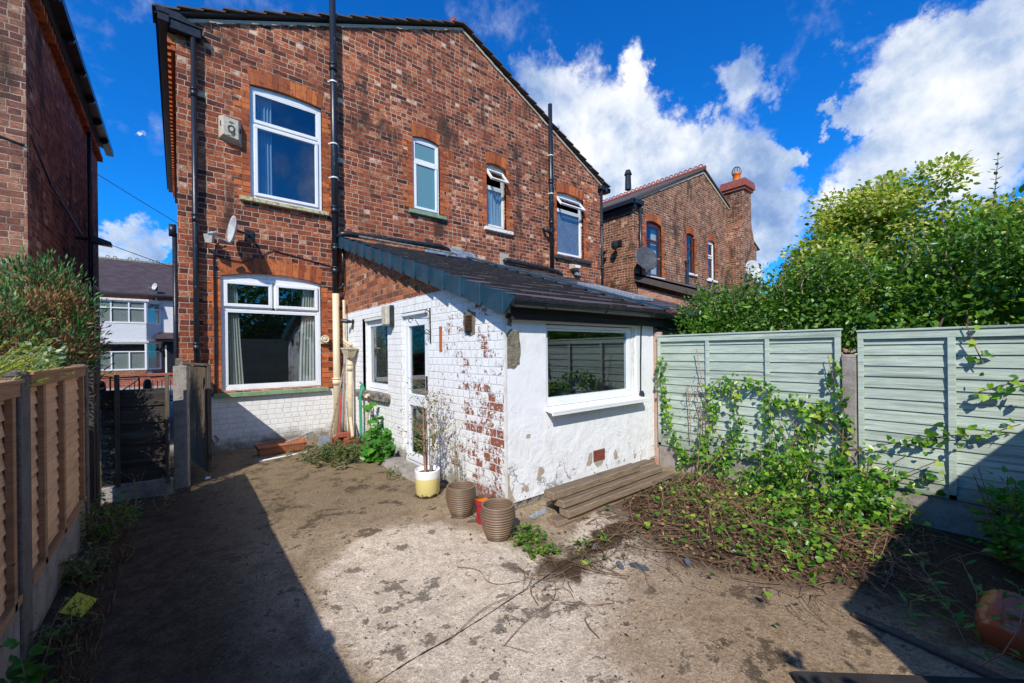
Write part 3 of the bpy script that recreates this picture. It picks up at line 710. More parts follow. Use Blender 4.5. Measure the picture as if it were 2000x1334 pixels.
# roof slabs and slipped tile edges along the verge
rf = MB()
for (xa, xb) in ((-.22, APX), (HW + .22, APX)):
    za = topline(0) - .02; zb = topline(APX) + .10
    p = [(xa, 7.60, za), (xb, 7.60, zb), (xb, 7.60, zb + .03), (xa, 7.60, za + .03)]
    rf.quadbox(p, (0, 7.95, 0))
roof = rf.build('roof', 'house_tile', house)
vt = MB(); n = 19
for sgn in (0, 1):
    for i in range(n):
        f0, f1 = i/n, (i + 1.12)/n
        xa = -.25 + (APX + .25)*f0; xb = -.25 + (APX + .25)*f1
        za = topline(0) + .035 + (topline(APX) - topline(0) + .09)*f0; zb = za + (topline(APX) - topline(0) + .09)/n*.72
        if sgn: xa, xb = HW - xa, HW - xb
        y0 = 7.555 + random.uniform(-.012, .012)
        vt.quadbox([(xa, y0, za), (xb, y0, zb), (xb, y0, zb + .024), (xa, y0, za + .024)], (0, .4, 0))
vt.build('verge_tile_row', 'house_tile', roof)
mb = MB()
for sgn in (0, 1):
    q = 40
    for i in range(q):
        x0, x1 = APX*i/q, APX*(i + 1)/q; r0, r1 = random.uniform(-.02, .02), 0
        X0, X1 = (x0, x1) if not sgn else (HW - x0, HW - x1)
        mb.quadbox([(X0, 7.635, topline(X0) - .022 - r0), (X1, 7.635, topline(X1) - .022 - r0*.3), (X1, 7.635, topline(X1) + .03), (X0, 7.635, topline(X0) + .03)], (0, .09, 0))
mb.build('verge_mortar', 'mortar_pale', roof)
mb = MB(); mb.lathe([(.11, 0), (.10, .22), (.07, .24), (.07, .4)], (APX, 8.0, 8.72), 12); mb.build('ridge_cap', 'red_tile', roof)
# side eave: dentil bricks, fascia, gutters
dn = MB()
for i in range(46):
    y = 7.66 + i*.165
    dn.box((-.09, y, 6.02), (-.001, y + .09, 6.16)); 
dn.box((-.05, 7.66, 5.93), (-.001, 15.4, 6.0)); dn.build('corbel_course', 'orange_brick', house)
gt = MB()
def gutter(mb, x0, x1, y0, y1, z, w=.13, hh=.11):
    mb.box((x0, y0, z), (x1, y1, z + hh))
g_ = MB(); g_.box((-.19, 7.52, 6.22), (-.06, 15.4, 6.33)); g_.box((-.185, 7.515, 6.335), (-.065, 15.4, 6.35))
g_.box((-.06, 7.54, 6.17), (.30, 7.64, 6.30)); g_.box((-.08, 7.525, 6.305), (.32, 7.655, 6.335)); g_.box((-.06, 7.655, 6.17), (-.03, 15.4, 6.33))
g_.quadbox([(-.19, 7.53, 6.33), (.32, 7.53, 6.30), (.05, 7.53, 6.43), (-.22, 7.53, 6.42)], (0, .06, 0))
g_.build('gutter', 'black_paint', house, bevel=.008)
g_ = MB(); g_.box((HW - .02, 7.50, 6.18), (HW + .17, 7.72, 6.30)); g_.box((HW + .05, 7.5, 6.2), (HW + .18, 15.4, 6.31)); g_.box((HW - .28, 7.52, 6.22), (HW - .0, 7.62, 6.33)); g_.build('gutter', 'black_paint', house, bevel=.008)
# pipes
def pipe(path, r, mt, name='drainpipe', parent=house, collars=(), brackets=(), n=14, lug=.10):
    mb = MB(); mb.tube(path, r, n)
    for z in collars:
        a = path[0]; mb.tube([(a[0], a[1], z - .045), (a[0], a[1], z + .045)], r*1.22, n); mb.tube([(a[0], a[1], z + .05), (a[0], a[1], z + .075)], r*1.32, n)
    o = mb.build(name, mt, parent, smooth=False)
    for p_ in o.data.polygons: p_.use_smooth = len(p_.vertices) == 4
    for z in brackets:
        a = path[0]; b = MB(); b.tube([(a[0], a[1], z - .012), (a[0], a[1], z + .012)], r*1.25, n); b.box((a[0] - r - .035, a[1] + r*.3, z - .012), (a[0] + r + .035, a[1] + r*.3 + .012, z + .012)); b.build('bracket', 'white_metal' if mt.endswith('flaked') else mt, o)
    return o
pipe([(.205, 7.585, 6.22), (.205, 7.585, .05)], .036, 'black_flaked', collars=(5.35, 3.5, 1.6))
pipe([(2.165, 7.56, 8.15), (2.165, 7.56, 2.55)], .056, 'black_flaked', name='soil_pipe', collars=(6.55, 4.02, 3.35, 2.95), brackets=(6.3, 5.2, 4.6))
pipe([(2.165, 7.56, 2.55), (2.165, 7.56, 0)], .058, 'cream_flaked', name='soil_pipe', collars=(.98,), brackets=())
pipe([(7.59, 7.565, 7.95), (7.59, 7.565, 3.55)], .056, 'black_flaked', name='soil_pipe', collars=(5.9, 4.85, 4.55), brackets=(6.6, 5.6))
pipe([(9.70, 7.58, 6.22), (9.70, 7.58, 2.2)], .038, 'black_paint', collars=(5.2, 3.9))
mb = MB(); mb.tube([(6.0, 7.57, 3.62), (6.05, 7.56, 3.66), (7.30, 7.56, 3.62), (7.62, 7.56, 3.60), (7.8, 7.56, 3.58), (7.95, 7.56, 3.50)], .058, 14); mb.build('branch_pipe', 'black_plastic', house, smooth=True)
mb = MB(); mb.tube([(7.38, 7.66, 4.66), (7.34, 7.55, 4.62), (7.40, 7.52, 4.60), (7.58, 7.56, 4.56)], .05, 10); mb.build('branch_pipe', 'black_plastic', house, smooth=True)
mb = MB(); mb.tube([(2.20, 7.55, 3.56), (2.26, 7.45, 3.60), (2.34, 7.45, 3.62), (3.0, 7.47, 3.64), (4.25, 7.5, 3.70), (4.45, 7.53, 3.66), (4.55, 7.6, 3.58)], .05, 12); mb.build('branch_pipe', 'black_plastic', house, smooth=True)
mb = MB(); mb.tube([(-.032, 7.80, 3.30), (-.032, 7.80, .1)], .030, 10); mb.box((-.10, 7.76, 3.25), (-.01, 7.84, 3.42)); mb.build('drainpipe', 'black_paint', house, smooth=True)

# windows
def full_window(spec, cells, sl=None, slm='sill_green', nv=12, ah=.24, label=None, mt='upvc', gl='glass', T=Trear, par=house, rec=.045, jm=(.22, .11), jl=True, jr=True, over=.03, head_d=None):
    a, b, c, d, r = spec
    f = window(T, par, a, b, c, d, r, cells, rec=rec, mt=mt, gl=gl, label=label)
    arch(T, par, a, b, d, r, ah, nv, over=over)
    jambs(T, par, a, b, c - .05, d + .0, wide=jm[0], slim=jm[1], left=jl, right=jr)
    if sl: sill(T, par, *sl, mt=slm)
    return f
f = full_window(W1, [(.96, 1.935, 5.27, 5.75, 'fixed', 0), (.97, 1.93, 4.06, 5.21, 'sash', 0)], (.76, 2.08, 3.925, 3.99), 'sill_lichen', 13, .25, 'large white upper floor window with a fixed top light')
curtain(Trear, f, .97, 1.24, 4.05, 5.75, d=.16, mt='curtain_blue'); 
f = full_window(W2, [(.545, 1.20, 2.245, 2.65, 'sash', 0), (1.245, 1.90, 2.245, 2.65, 'sash', 0), (.56, 1.89, .985, 2.19, 'fixed', 0)], (.40, 2.04, .83, .90), 'sill_green', 16, .25, 'large white ground floor window with two top sashes')
curtain(Trear, f, .56, .72, .97, 2.66, d=.13, flare=.55); curtain(Trear, f, 1.68, 1.90, .97, 2.66, d=.13, flare=-.4)
full_window(W3, [(3.765, 4.295, 5.46, 5.86, 'fixed', 0), (3.765, 4.295, 4.45, 5.42, 'sash', 0)], (3.62, 4.47, 4.315, 4.385), 'sill_green', 8, .25, 'narrow white window with frosted panes', gl='frosted')
f = full_window(W4, [(5.60, 6.12, 5.40, 5.80, 'sash', 38), (5.60, 6.12, 4.47, 5.36, 'fixed', 0)], (5.48, 6.32, 4.31, 4.385), 'sill_white', 9, .25, 'narrow white window with its top sash pushed open', mt='upvc_old', rec=.09)
curtain(Trear, f, 5.60, 6.12, 4.46, 5.36, d=.15, mt='curtain_blue')
f = full_window(W5, [(7.93, 8.93, 5.36, 5.70, 'sash', 38), (7.93, 8.93, 4.15, 5.32, 'fixed', 0)], (7.78, 9.24, 3.96, 4.045), 'sill_black', 15, .25, 'white window with blinds and its top sash pushed open', mt='upvc', rec=.09)
mb = MB(Trear)
for i in range(34): mb.box((7.95, .135, 4.17 + i*.034), (8.90, .16, 4.17 + i*.034 + .022))
mb.build('blind', 'blind', f)
# air vents in the brickwork
for (a, b, c, d) in ((4.475, 4.69, 5.70, 5.84), (5.205, 5.43, 5.70, 5.84)):
    mb = MB(Trear)
    ring(mb, a, b, c, d, .012, -.006, .03)
    for i in range(7): mb.box((a + .012 + (b - a - .024)*(i + .1)/7, -.004, c + .01), (a + .012 + (b - a - .024)*(i + .55)/7, .03, d - .01))
    for k in (1, 2): mb.box((a + .01, -.005, c + (d - c)*k/3 - .006), (b - .01, .03, c + (d - c)*k/3 + .006))
    mb.build('air_brick', 'orange_brick', house)
# pale mortar scars, old hooks, cables
mb = MB(Trear)
mb.box((5.93, -.006, 3.52), (6.2, .01, 3.84)); mb.box((4.62, -.005, 3.64), (4.86, .01, 3.80)); mb.build('mortar_scar', 'mortar_pale', house)
mb = MB(Trear)
for x, z in ((4.80, 3.82), (6.42, 3.86)): mb.tube([(x + .2, -.01, z + .07), (x, -.12, z - .02), (x + .10, -.08, z - .22)], .008, 5)
mb.build('washing_line_hook', 'twig_pale', house)
mb = MB(Trear)
mb.tube([(.42, -.02, .9), (.425, -.02, 2.2), (.42, -.02, 3.0), (.46, -.03, 3.16), (.53, -.05, 3.24)], .009, 5)
mb.tube([(.44, -.02, .9), (.445, -.02, 1.9), (.44, -.02, 2.95)], .006, 5)
mb.tube([(.36, -.02, 3.1), (.5, -.02, 2.98), (.8, -.02, 2.95), (1.05, -.015, 3.1), (1.2, -.015, 3.2), (2.1, -.015, 3.05)], .008, 5)
mb.tube([(.34, -.03, .85), (.345, -.03, .3), (.40, -.03, .12), (.46, -.03, .2), (.41, -.03, .27)], .008, 5)
mb.build('cable', 'black_plastic', house)
# lead flashing above the lean-to
mb = MB()
mb.quadbox([(3.85, 7.40, 3.455), (5.2, 7.40, 3.455), (5.15, 7.645, 3.72), (3.95, 7.645, 3.78)], (0, .006, .006))
mb.quadbox([(5.2, 7.40, 3.455), (7.2, 7.40, 3.455), (7.2, 7.645, 3.56), (5.2, 7.645, 3.58)], (0, .006, .006))
mb.build('flashing', 'lead', house)

# ---------------- fittings on the rear wall
t_ = thing('alarm_box', 'beige burglar alarm box with black letters beside the big upper window', 'alarm box', (.66, 7.6, 4.85))
mb = MB(Trear)
a0, a1, z0, z1 = .50, .80, 4.76, 5.17
mb.add([(a0, 0, z0 + .06), (a1, 0, z0), (a1, 0, z1 - .02), (a0, 0, z1), (a0 + .05, -.11, z0 + .10), (a1 - .05, -.11, z0 + .06), (a1 - .05, -.11, z1 - .05), (a0 + .05, -.11, z1 - .03)],
       [(0, 1, 2, 3), (4, 7, 6, 5), (0, 4, 5, 1), (1, 5, 6, 2), (2, 6, 7, 3), (3, 7, 4, 0)])
mb.build('casing', 'alarm_plastic', t_, bevel=.006)
def text(s, T, u, d, v, size, mt, parent, rot=0, name='lettering', wide=1.0, bold=0.0):
    cu = bpy.data.curves.new(name, 'FONT'); cu.body = s; cu.size = size; cu.extrude = .001; cu.offset = bold; cu.align_x = 'CENTER'; cu.align_y = 'CENTER'
    o = bpy.data.objects.new(name, cu); COL.objects.link(o); dg = bpy.context.evaluated_depsgraph_get(); me = bpy.data.meshes.new_from_object(o.evaluated_get(dg)); bpy.data.objects.remove(o)
    ca, sa = math.cos(rot), math.sin(rot)
    for q in me.vertices:
        x, y, z = q.co.x*wide, q.co.y, q.co.z
        q.co = Vector(T(u + x*ca - y*sa, d - z, v + x*sa + y*ca))
    return link(name, me, mt, parent)
text('CB', Trear, .652, -.113, 4.945, .125, 'lettering', t_, rot=R(-90), bold=.005)
mb = MB(Trear)
mb.quadbox([(.62, -.1125, 5.055), (.65, -.1125, 5.085), (.65, -.1125, 5.065), (.69, -.1125, 5.07), (.655, -.1125, 5.035), (.655, -.1125, 5.055)], (0, .001, 0)); 
for k in range(5):
    zz = 5.00 + k*.016; mb.box((.518, -.068, zz), (.538, -.04, zz + .006)); mb.box((.762, -.080, zz - .05), (.785, -.05, zz - .044))
mb.box((.60, -.1125, 4.855), (.70, -.111, 4.861)); mb.build('emblem', 'lettering', t_)

t_ = thing('satellite_dish', 'pale grey satellite dish seen edge on, fixed to brickwork between the two large windows', 'satellite dish', (.66, 7.5, 3.3))
def dish(par, c, nrm, up, ra, rb, depth, mt, wall_pt, lnb=True, armm='galv_steel'):
    c = Vector(c); nrm = Vector(nrm).normalized(); up = Vector(up); sx = nrm.cross(up).normalized(); uu = sx.cross(nrm).normalized()
    mb = MB(); vs = []; n = 28; k = 7
    for i in range(k + 1):
        f = i/k
        for j in range(n):
            a = 2*math.pi*j/n; p = c + sx*(ra*f*math.cos(a)) + uu*(rb*f*math.sin(a)) + nrm*(depth*(f*f - 1)); vs.append(tuple(p))
    fs = [(i*n + j, i*n + (j + 1) % n, (i + 1)*n + (j + 1) % n, (i + 1)*n + j) for i in range(k) for j in range(n)]
    b = len(vs); vs += [tuple(Vector(v) - nrm*.008) for v in vs[:]]
    fs += [(b + p[3], b + p[2], b + p[1], b + p[0]) for p in fs[:]]
    fs += [(k*n + j, k*n + (j + 1) % n, b + k*n + (j + 1) % n, b + k*n + j) for j in range(n)]
    mb.add(vs, fs); mb.build('reflector', mt, par, smooth=True, rn=False)
    mb = MB(); bk = c - nrm*(depth + .01); w_ = Vector(wall_pt)
    mb.tube([tuple(bk), tuple(bk - nrm*.10), tuple(w_ + Vector((0, -.08, 0))), tuple(w_)], .02, 8); mb.box((w_.x - .06, w_.y - .015, w_.z - .09), (w_.x + .06, w_.y, w_.z + .09))
    mb.build('wall_mount', 'black_plastic', par)
    if lnb:
        lo = c - uu*rb; tip = c - uu*rb*.75 + nrm*ra*1.25
        mb = MB(); mb.tube([tuple(bk - uu*rb*.5), tuple(lo - nrm*.03), tuple(tip)], .011, 6); mb.build('arm', armm, par)
        mb = MB(); mb.tube([tuple(tip + nrm*.03), tuple(tip - nrm*.02 + uu*.02), tuple(tip - nrm*.07 + uu*.05)], [.022, .03, .022], 8); mb.build('lnb', armm, par)
dish(t_, (.62, 7.36, 3.37), (-.97, -.18, .12), (0, 0, 1), .19, .21, .06, 'dish_grey', (.88, 7.65, 3.38))

t_ = thing('security_light', 'small grey floodlight on a bracket beside the left drainpipe', 'security light', (.35, 7.5, 3.1))
mb = MB(); mb.quadbox([(.29, 7.50, 3.28), (.40, 7.44, 3.28), (.39, 7.42, 3.14), (.31, 7.47, 3.14)], (.03, .07, .02)); mb.build('lamp_head', 'lamp_grey', t_, bevel=.006)
mb = MB(); mb.tube([(.37, 7.64, 3.32), (.37, 7.55, 3.30), (.37, 7.5, 3.26)], .014, 6); mb.tube([(.37, 7.64, 3.30), (.37, 7.60, 3.30)], .035, 8); mb.build('bracket', 'galv_steel', t_)

t_ = thing('siren_lamp', 'round cream outdoor lamp on the brick jamb beside the ground floor window', 'lamp', (1.99, 7.6, 1.75))
mb = MB(); c = (1.985, 7.66, 1.74)
mb.T = lambda x, y, z: (1.985 + x, 7.66 - z, 1.745 + y)
mb.lathe([(.045, 0), (.05, .02), (.062, .03), (.068, .09), (.06, .10), (.05, .095), (.035, .09), (.02, .105), (0, .108)], n=22); mb.build('casing', 'cream_paint', t_, smooth=False)
mb = MB(); mb.box((1.90, 7.62, 1.68), (1.94, 7.66, 1.70)); mb.box((1.9, 7.6, 1.665), (2.03, 7.63, 1.68)); mb.build('bracket', 'cream_paint', t_)

t_ = thing('floodlight', 'beige floodlight with sensor below the black sill of the blind window', 'floodlight', (8.55, 7.6, 3.7))
mb = MB(Trear); mb.quadbox([(8.35, 0, 3.72), (8.35, -.16, 3.74), (8.35, -.18, 3.84), (8.35, 0, 3.88)], (.30, 0, 0)); mb.build('lamp_head', 'alarm_plastic', t_, bevel=.008)
mb = MB(Trear); mb.box((8.41, -.186, 3.76), (8.60, -.175, 3.83)); mb.build('lens', 'upvc', t_)
mb = MB(Trear); mb.quadbox([(8.52, 0, 3.60), (8.52, -.14, 3.56), (8.52, -.15, 3.63), (8.52, 0, 3.70)], (.16, 0, 0)); mb.build('sensor', 'galv_steel', t_, bevel=.006)

# ================================================================== LEAN-TO EXTENSION
EX0, EX1, EY = 2.325, 4.80, 2.94
def rz(y): return 1.97 + (y - 2.82)*.3286           # top of the roof tiles
ext = thing('kitchen_extension', 'whitewashed brick lean-to kitchen with peeling paint, dark tiled roof and a glazed door', 'extension', (EX0, EY, 0))
SW = (5.66, 6.56, .93, 2.045); SD = (4.44, 5.19, -.0, 2.02)
mb = MB(Tside)
wall_with_holes(mb, EY, 7.66, 0, lambda y: rz(y) - .07, [(SW[0], SW[1], SW[2], SW[3]), (SD[0], SD[1], SD[2], SD[3])], .14)
mb.build('side_wall', 'brick_side', ext, rn=False)
EWN = (2.853, 4.415, .905, 1.775)
mb = MB(Tend); wall_with_holes(mb, EX0, EX1, .075, lambda x: rz(EY) - .14, [EWN], .14)
mb.build('end_wall', 'white_render', ext, rn=False)
mb = MB(); mb.box((EX0 + .012, EY + .012, 0), (EX1, EY + .2, .078)); mb.build('plinth', 'stone_mossy', ext, bevel=.01)
mb = MB(); mb.box((EX0 + .16, EY + .16, -.01), (EX1 - .02, 7.6, .03)); mb.box((EX1 - .06, EY + .16, 0), (EX1 - .02, 7.6, 2.0)); mb.build('inner_floor', 'room_dark', ext)
# cement patch at the corner and peeled spots (ragged outlines, a few mm proud / sunk)
def ragged(T, poly, d, name, mt, parent, th=.006, jag=.008, seg=6):
    pts = []
    for i in range(len(poly)):
        a, b = poly[i], poly[(i + 1) % len(poly)]
        for k in range(seg):
            f = k/seg; pts.append((a[0] + (b[0] - a[0])*f + random.uniform(-jag, jag), a[1] + (b[1] - a[1])*f + random.uniform(-jag, jag)))
    mb = MB(T); mb.quadbox([(p[0], d, p[1]) for p in pts], (0, th, 0)); return mb.build(name, mt, parent)
ragged(Tend, [(2.345, 1.66), (2.40, 1.70), (2.50, 1.68), (2.51, 1.50), (2.50, 1.38), (2.43, 1.33), (2.345, 1.34)], -.004, 'cement_patch', 'cement_patch', ext, .01, .006, 3)
ragged(Tend, [(2.35, 1.74), (2.375, 1.83), (2.42, 1.81), (2.40, 1.72)], -.003, 'cement_patch', 'cement_patch', ext, .01, .005, 3)
ragged(Tside, [(3.42, 1.68), (3.41, 1.90), (3.55, 1.93), (3.63, 1.90), (3.62, 1.70), (3.52, 1.66)], -.004, 'cement_patch', 'cement_patch', ext, .01, .008, 3)
mb = MB(Tend); mb.box((EX0 - .004, -.006, .09), (EX0 + .012, .02, 1.83)); mb.build('corner_bead', 'upvc_old', ext)
# clay vent sticking out of the side wall
v = MB(Tside); v.T = lambda u, d, z: (2.325 + d, u, z)
for k in range(11):
    z = 1.715 + k*.0145; v.box((3.47, -.045, z), (3.575, -.002, z + .006))
v.box((3.465, -.008, 1.705), (3.58, -.002, 1.88))
simple('vent_brown', (.14, .08, .05), (.09, .05, .035), 20, .9, .004)
v.build('air_vent', 'vent_brown', ext)
# terracotta air brick in the end wall
v = MB(Tend)
for k in range(6): v.box((3.57, -.010, .255 + k*.020), (3.76, .01, .255 + k*.020 + .010))
v.box((3.565, .0, .245), (3.765, .01, .372)); v.build('air_brick', 'red_tile', ext)
mb = MB(Tend); mb.box((3.57, -.002, .25), (3.762, .001, .368)); mb.build('air_brick_back', 'mortar_dark', ext)
ragged(Tend, [(3.44, .24), (3.50, .36), (3.545, .37), (3.545, .24), (3.48, .22)], -.002, 'bare_patch', 'mortar_pale', ext, .004, .008, 3)
ragged(Tend, [(3.57, .25), (3.76, .25), (3.70, .19), (3.63, .17)], -.002, 'bare_patch', 'mortar_pale', ext, .004, .006, 3)
ragged(Tend, [(3.95, .20), (3.93, .29), (3.97, .33), (4.02, .22)], -.002, 'bare_patch', 'mortar_pale', ext, .004, .006, 3)
ragged(Tend, [(2.70, .24), (2.74, .36), (2.80, .33), (2.80, .27), (2.72, .21)], -.002, 'bare_patch', 'mortar_pale', ext, .004, .012, 3)
ragged(Tend, [(2.55, .15), (2.53, .21), (2.59, .20), (2.60, .15)], -.002, 'bare_patch', 'mortar_pale', ext, .004, .01, 3)
ragged(Tend, [(2.56, .66), (2.58, .695), (2.63, .69), (2.62, .66)], -.002, 'bare_patch', 'mortar_pale', ext, .004, .006, 3)
ragged(Tend, [(2.34, .09), (2.34, .36), (2.355, .36), (2.365, .22), (2.43, .09)], -.002, 'bare_patch', 'mortar_pale', ext, .004, .006, 3)
mb = MB(Tside); mb.box((4.09, -.006, 1.50), (4.15, .01, 1.79)); mb.build('exposed_brick', 'orange_brick', ext)
# end window
f = window(Tend, ext, EWN[0] + .015, EWN[1] - .06, EWN[2] + .02, EWN[3] - .015, 0, [(2.872, 4.30, .985, 1.735, 'fixed', 0)], rec=.03, fw=.032, mt='upvc', label='wide white kitchen window in the end wall')
mb = MB(Tend); mb.quadbox([(2.83, .03, .925), (2.83, .03, .895), (2.83, -.105, .872), (2.83, -.105, .897)], (1.65, 0, 0)); mb.quadbox([(2.83, -.09, .87), (2.83, -.105, .87), (2.83, -.105, .85), (2.83, -.098, .85)], (1.65, 0, 0)); mb.build('sill', 'upvc', f, bevel=.003)
mb = MB(Tend); mb.box((2.87, .028, .925), (4.355, .085, .985)); mb.box((4.30, .029, .985), (4.355, .08, 1.74)); mb.build('lower_rail', 'upvc', f, bevel=.004)
mb = MB(Tend); mb.box((EWN[1] - .055, .02, EWN[2] + .02), (EWN[1] + .005, .05, EWN[3])); mb.build('side_trim', 'upvc_old', f)
mb = MB(Tend); mb.tube([(4.485, -.03, 1.80), (4.47, -.035, 1.70), (4.475, -.02, 1.3), (4.47, -.02, .97)], .009, 6); mb.tube([(4.47, -.03, .98), (4.475, -.035, .93), (4.48, -.03, .90)], [.022, .035, .03], 8); mb.build('cable', 'black_plastic', ext)
# side window
f = window(Tside, ext, SW[0], SW[1], SW[2] + .01, SW[3] - .045, 0, [(5.705, 6.515, .99, 1.945, 'fixed', 0)], rec=.05, fw=.05, mt='upvc', label='small white window beside the kitchen door')
mb = MB(Tside)
pts = [(5.57, .78), (5.57, .90), (6.0, .91), (6.4, .90), (6.90, .89), (6.90, .77), (6.4, .79), (6.0, .77)]
mb.quadbox([(a, -.07, b) for a, b in pts], (0, .16, 0)); mb.build('sill', 'stone_mossy', f, bevel=.015)
mb = MB(Tside); mb.box((SW[0] - .0, -.004, SW[3] - .045), (SW[1] + .02, .12, SW[3] - .01)); mb.box((SW[1], .0, SW[2]), (SW[1] + .12, .004, SW[3])); mb.build('window_lintel', 'upvc_old', f)
# kitchen door
dr = MB(Tside); ring(dr, SD[0], SD[1], SD[2] + .03, SD[3] - .04, .05, .05, .11); dr.box((SD[0] - .01, .0, SD[3] - .045), (SD[1] + .01, .1, SD[3] - .01)); door = dr.build('door', 'upvc', ext, bevel=.004); door['label'] = 'white kitchen door with a tall upper and a low glass pane'
dl = MB(Tside); ring(dl, SD[0] + .05, SD[1] - .05, .08, 1.93, .095, .035, .085); dl.box((SD[0] + .14, .035, .80), (SD[1] - .14, .085, .95)); dl.build('door_leaf', 'upvc', door, bevel=.005)
p = MB(Tside); p.box((SD[0] + .14, .06, .16), (SD[1] - .14, .066, .81)); p.build('pane', 'glass', door); p = MB(Tside); p.box((SD[0] + .14, .06, .94), (SD[1] - .14, .066, 1.85)); p.build('pane', 'glass', door)
p = MB(Tside); p.box((SD[0] + .075, .02, .98), (SD[0] + .105, .036, 1.2)); p.tube([(SD[0] + .09, .0, 1.08), (SD[0] + .20, .0, 1.08)], .009, 6); p.build('handle', 'black_plastic', door)
mb = MB(); mb.quadbox([(2.05, 4.28, 0), (2.05, 5.36, 0), (2.10, 5.36, .075), (2.10, 4.28, .075)], (.22, 0, 0)); mb.build('doorstep', 'concrete_grey', ext, bevel=.012)

# roof: tile courses, each tile real, butts casting shadow lines
slope = math.atan(.3286); cs, sn = math.cos(slope), math.sin(slope)
def tile_roof(parent, x0, x1, y0, y1, tw=.30, gauge=.345, mt='roof_tile', zf=rz, name='roof', thick=.040, jx=.006):
    mb = MB(); L = (y1 - y0)/cs; n = int(L/gauge) + 1
    for i in range(n):
        s0 = i*gauge; s1 = min(s0 + gauge + .05, L)
        x = x0 - (i % 2)*tw*.5
        while x < x1:
            a, b = max(x, x0), min(x + tw - .003, x1)
            x += tw
            if b - a < .03: continue
            j = random.uniform(-.008, .006); js = random.uniform(-.012, .012) if random.random() < .25 else random.uniform(-.004, .004)
            ya, yb = y0 + (s0 + js)*cs, y0 + s1*cs
            za = zf(y0) + s0*sn + thick + j; zb = zf(y0) + s1*sn + .003
            q = [(a, ya, za - thick - .012), (a, yb, zb - .02), (a, yb, zb), (a, ya, za)]
            mb.quadbox(q, (b - a, 0, 0))
    return mb.build(name, mt, parent)
tr = tile_roof(ext, 2.26, 4.92, 2.82, 7.64)
mb = MB(); mb.quadbox([(2.26, 2.84, rz(2.84) - .07), (2.26, 7.64, rz(7.64) - .07), (2.26, 7.64, rz(7.64) - .012), (2.26, 2.84, rz(2.84) - .012)], (2.66, 0, 0)); mb.build('roof_deck', 'wood_gutterboard', tr)
# blue-grey dry verge caps
nv = 14; yv0, yv1 = 2.80, 7.62; stp = (yv1 - yv0)/nv
for i in range(nv):
    ya = yv0 + i*stp - .01; yb = ya + stp + .035
    za = rz(ya) + .052 ; zb = rz(yb) + .020
    hgt = .165
    c = MB()
    c.quadbox([(2.184, ya, za + .010), (2.222, yb, zb), (2.222, yb, zb - hgt), (2.184, ya, za - hgt - .035)], (.012, 0, 0))
    c.quadbox([(2.184, ya, za + .010), (2.222, yb, zb), (2.345, yb, zb + .004), (2.345, ya, za + .012)], (0, 0, .008))
    c.quadbox([(2.185, ya, za + .01), (2.185, ya, za - hgt - .034), (2.30, ya + .01, za - hgt*.55), (2.335, ya, za - .02)], (0, .006, 0))
    c.build('verge_cap', 'verge_blue', tr, bevel=.003)
mb = MB(); mb.quadbox([(2.24, 2.85, rz(2.85) - .14), (2.24, 7.62, rz(7.62) - .14), (2.24, 7.62, rz(7.62) - .02), (2.24, 2.85, rz(2.85) - .02)], (.085, 0, 0)); mb.build('undercloak', 'stone_mossy', tr)
mb = MB(); mb.quadbox([(4.86, 2.80, rz(2.8) + .045), (4.86, 7.62, rz(7.62) + .045), (4.98, 7.62, rz(7.62) + .045), (4.98, 2.80, rz(2.8) + .045)], (0, 0, .03)); mb.build('party_strip', 'verge_blue', tr)
mb = MB(); mb.tube([(2.45, 7.16, rz(7.16) + .13), (4.28, 7.0, rz(7.0) + .12), (4.36, 7.02, rz(7.0) + .10)], .017, 6); mb.tube([(4.28, 7.0, rz(7.0) + .12), (4.12, 7.05, rz(7.0) + .05)], .015, 5); mb.build('overflow_pipe', 'stone_mossy', tr)
# gutter and fascia
def half_gutter(x0, x1, y, z, r, mt, parent, name='gutter'):
    mb = MB(); n = 8; vs = []
    for x in (x0, x1):
        for k in range(n + 1):
            a = math.pi*k/n; vs.append((x, y - r*math.cos(a), z - r*math.sin(a)*1.05))
        for k in range(n, -1, -1):
            a = math.pi*k/n; vs.append((x, y - (r - .006)*math.cos(a), z - (r - .006)*math.sin(a)*1.05))
    m_ = 2*(n + 1); fs = [(i, (i + 1) % m_, m_ + (i + 1) % m_, m_ + i) for i in range(m_)]
    for e in (0, m_):
        fs += [tuple(e + q for q in (k, k + 1, m_ - 2 - k, m_ - 1 - k)) for k in range(n)]
    mb.add(vs, fs)
    mb.box((x0, y - r - .004, z - .012), (x1, y - r + .006, z + .004))
    for xx in np.arange(x0 + .4, x1, .9):
        mb.tube([(float(xx), y - r*math.cos(a) - .002, z - (r + .004)*math.sin(a)*1.05) for a in np.linspace(0, math.pi, 8)], .006, 5)
    for k in range(n):   # stop end
        pass
    mb.quadbox([(x0, y - r*math.cos(math.pi*k/n), z - r*math.sin(math.pi*k/n)*1.05) for k in range(n + 1)], (.004, 0, 0))
    return mb.build(name, mt, parent)
half_gutter(2.30, 4.92, 2.80, 1.955, .062, 'black_plastic', ext)
mb = MB(); mb.box((2.335, 2.865, 1.79), (4.9, 2.90, 1.96)); mb.box((2.34, 2.90, 1.80), (4.9, 2.94, 1.83)); mb.build('fascia', 'wood_gutterboard', ext)

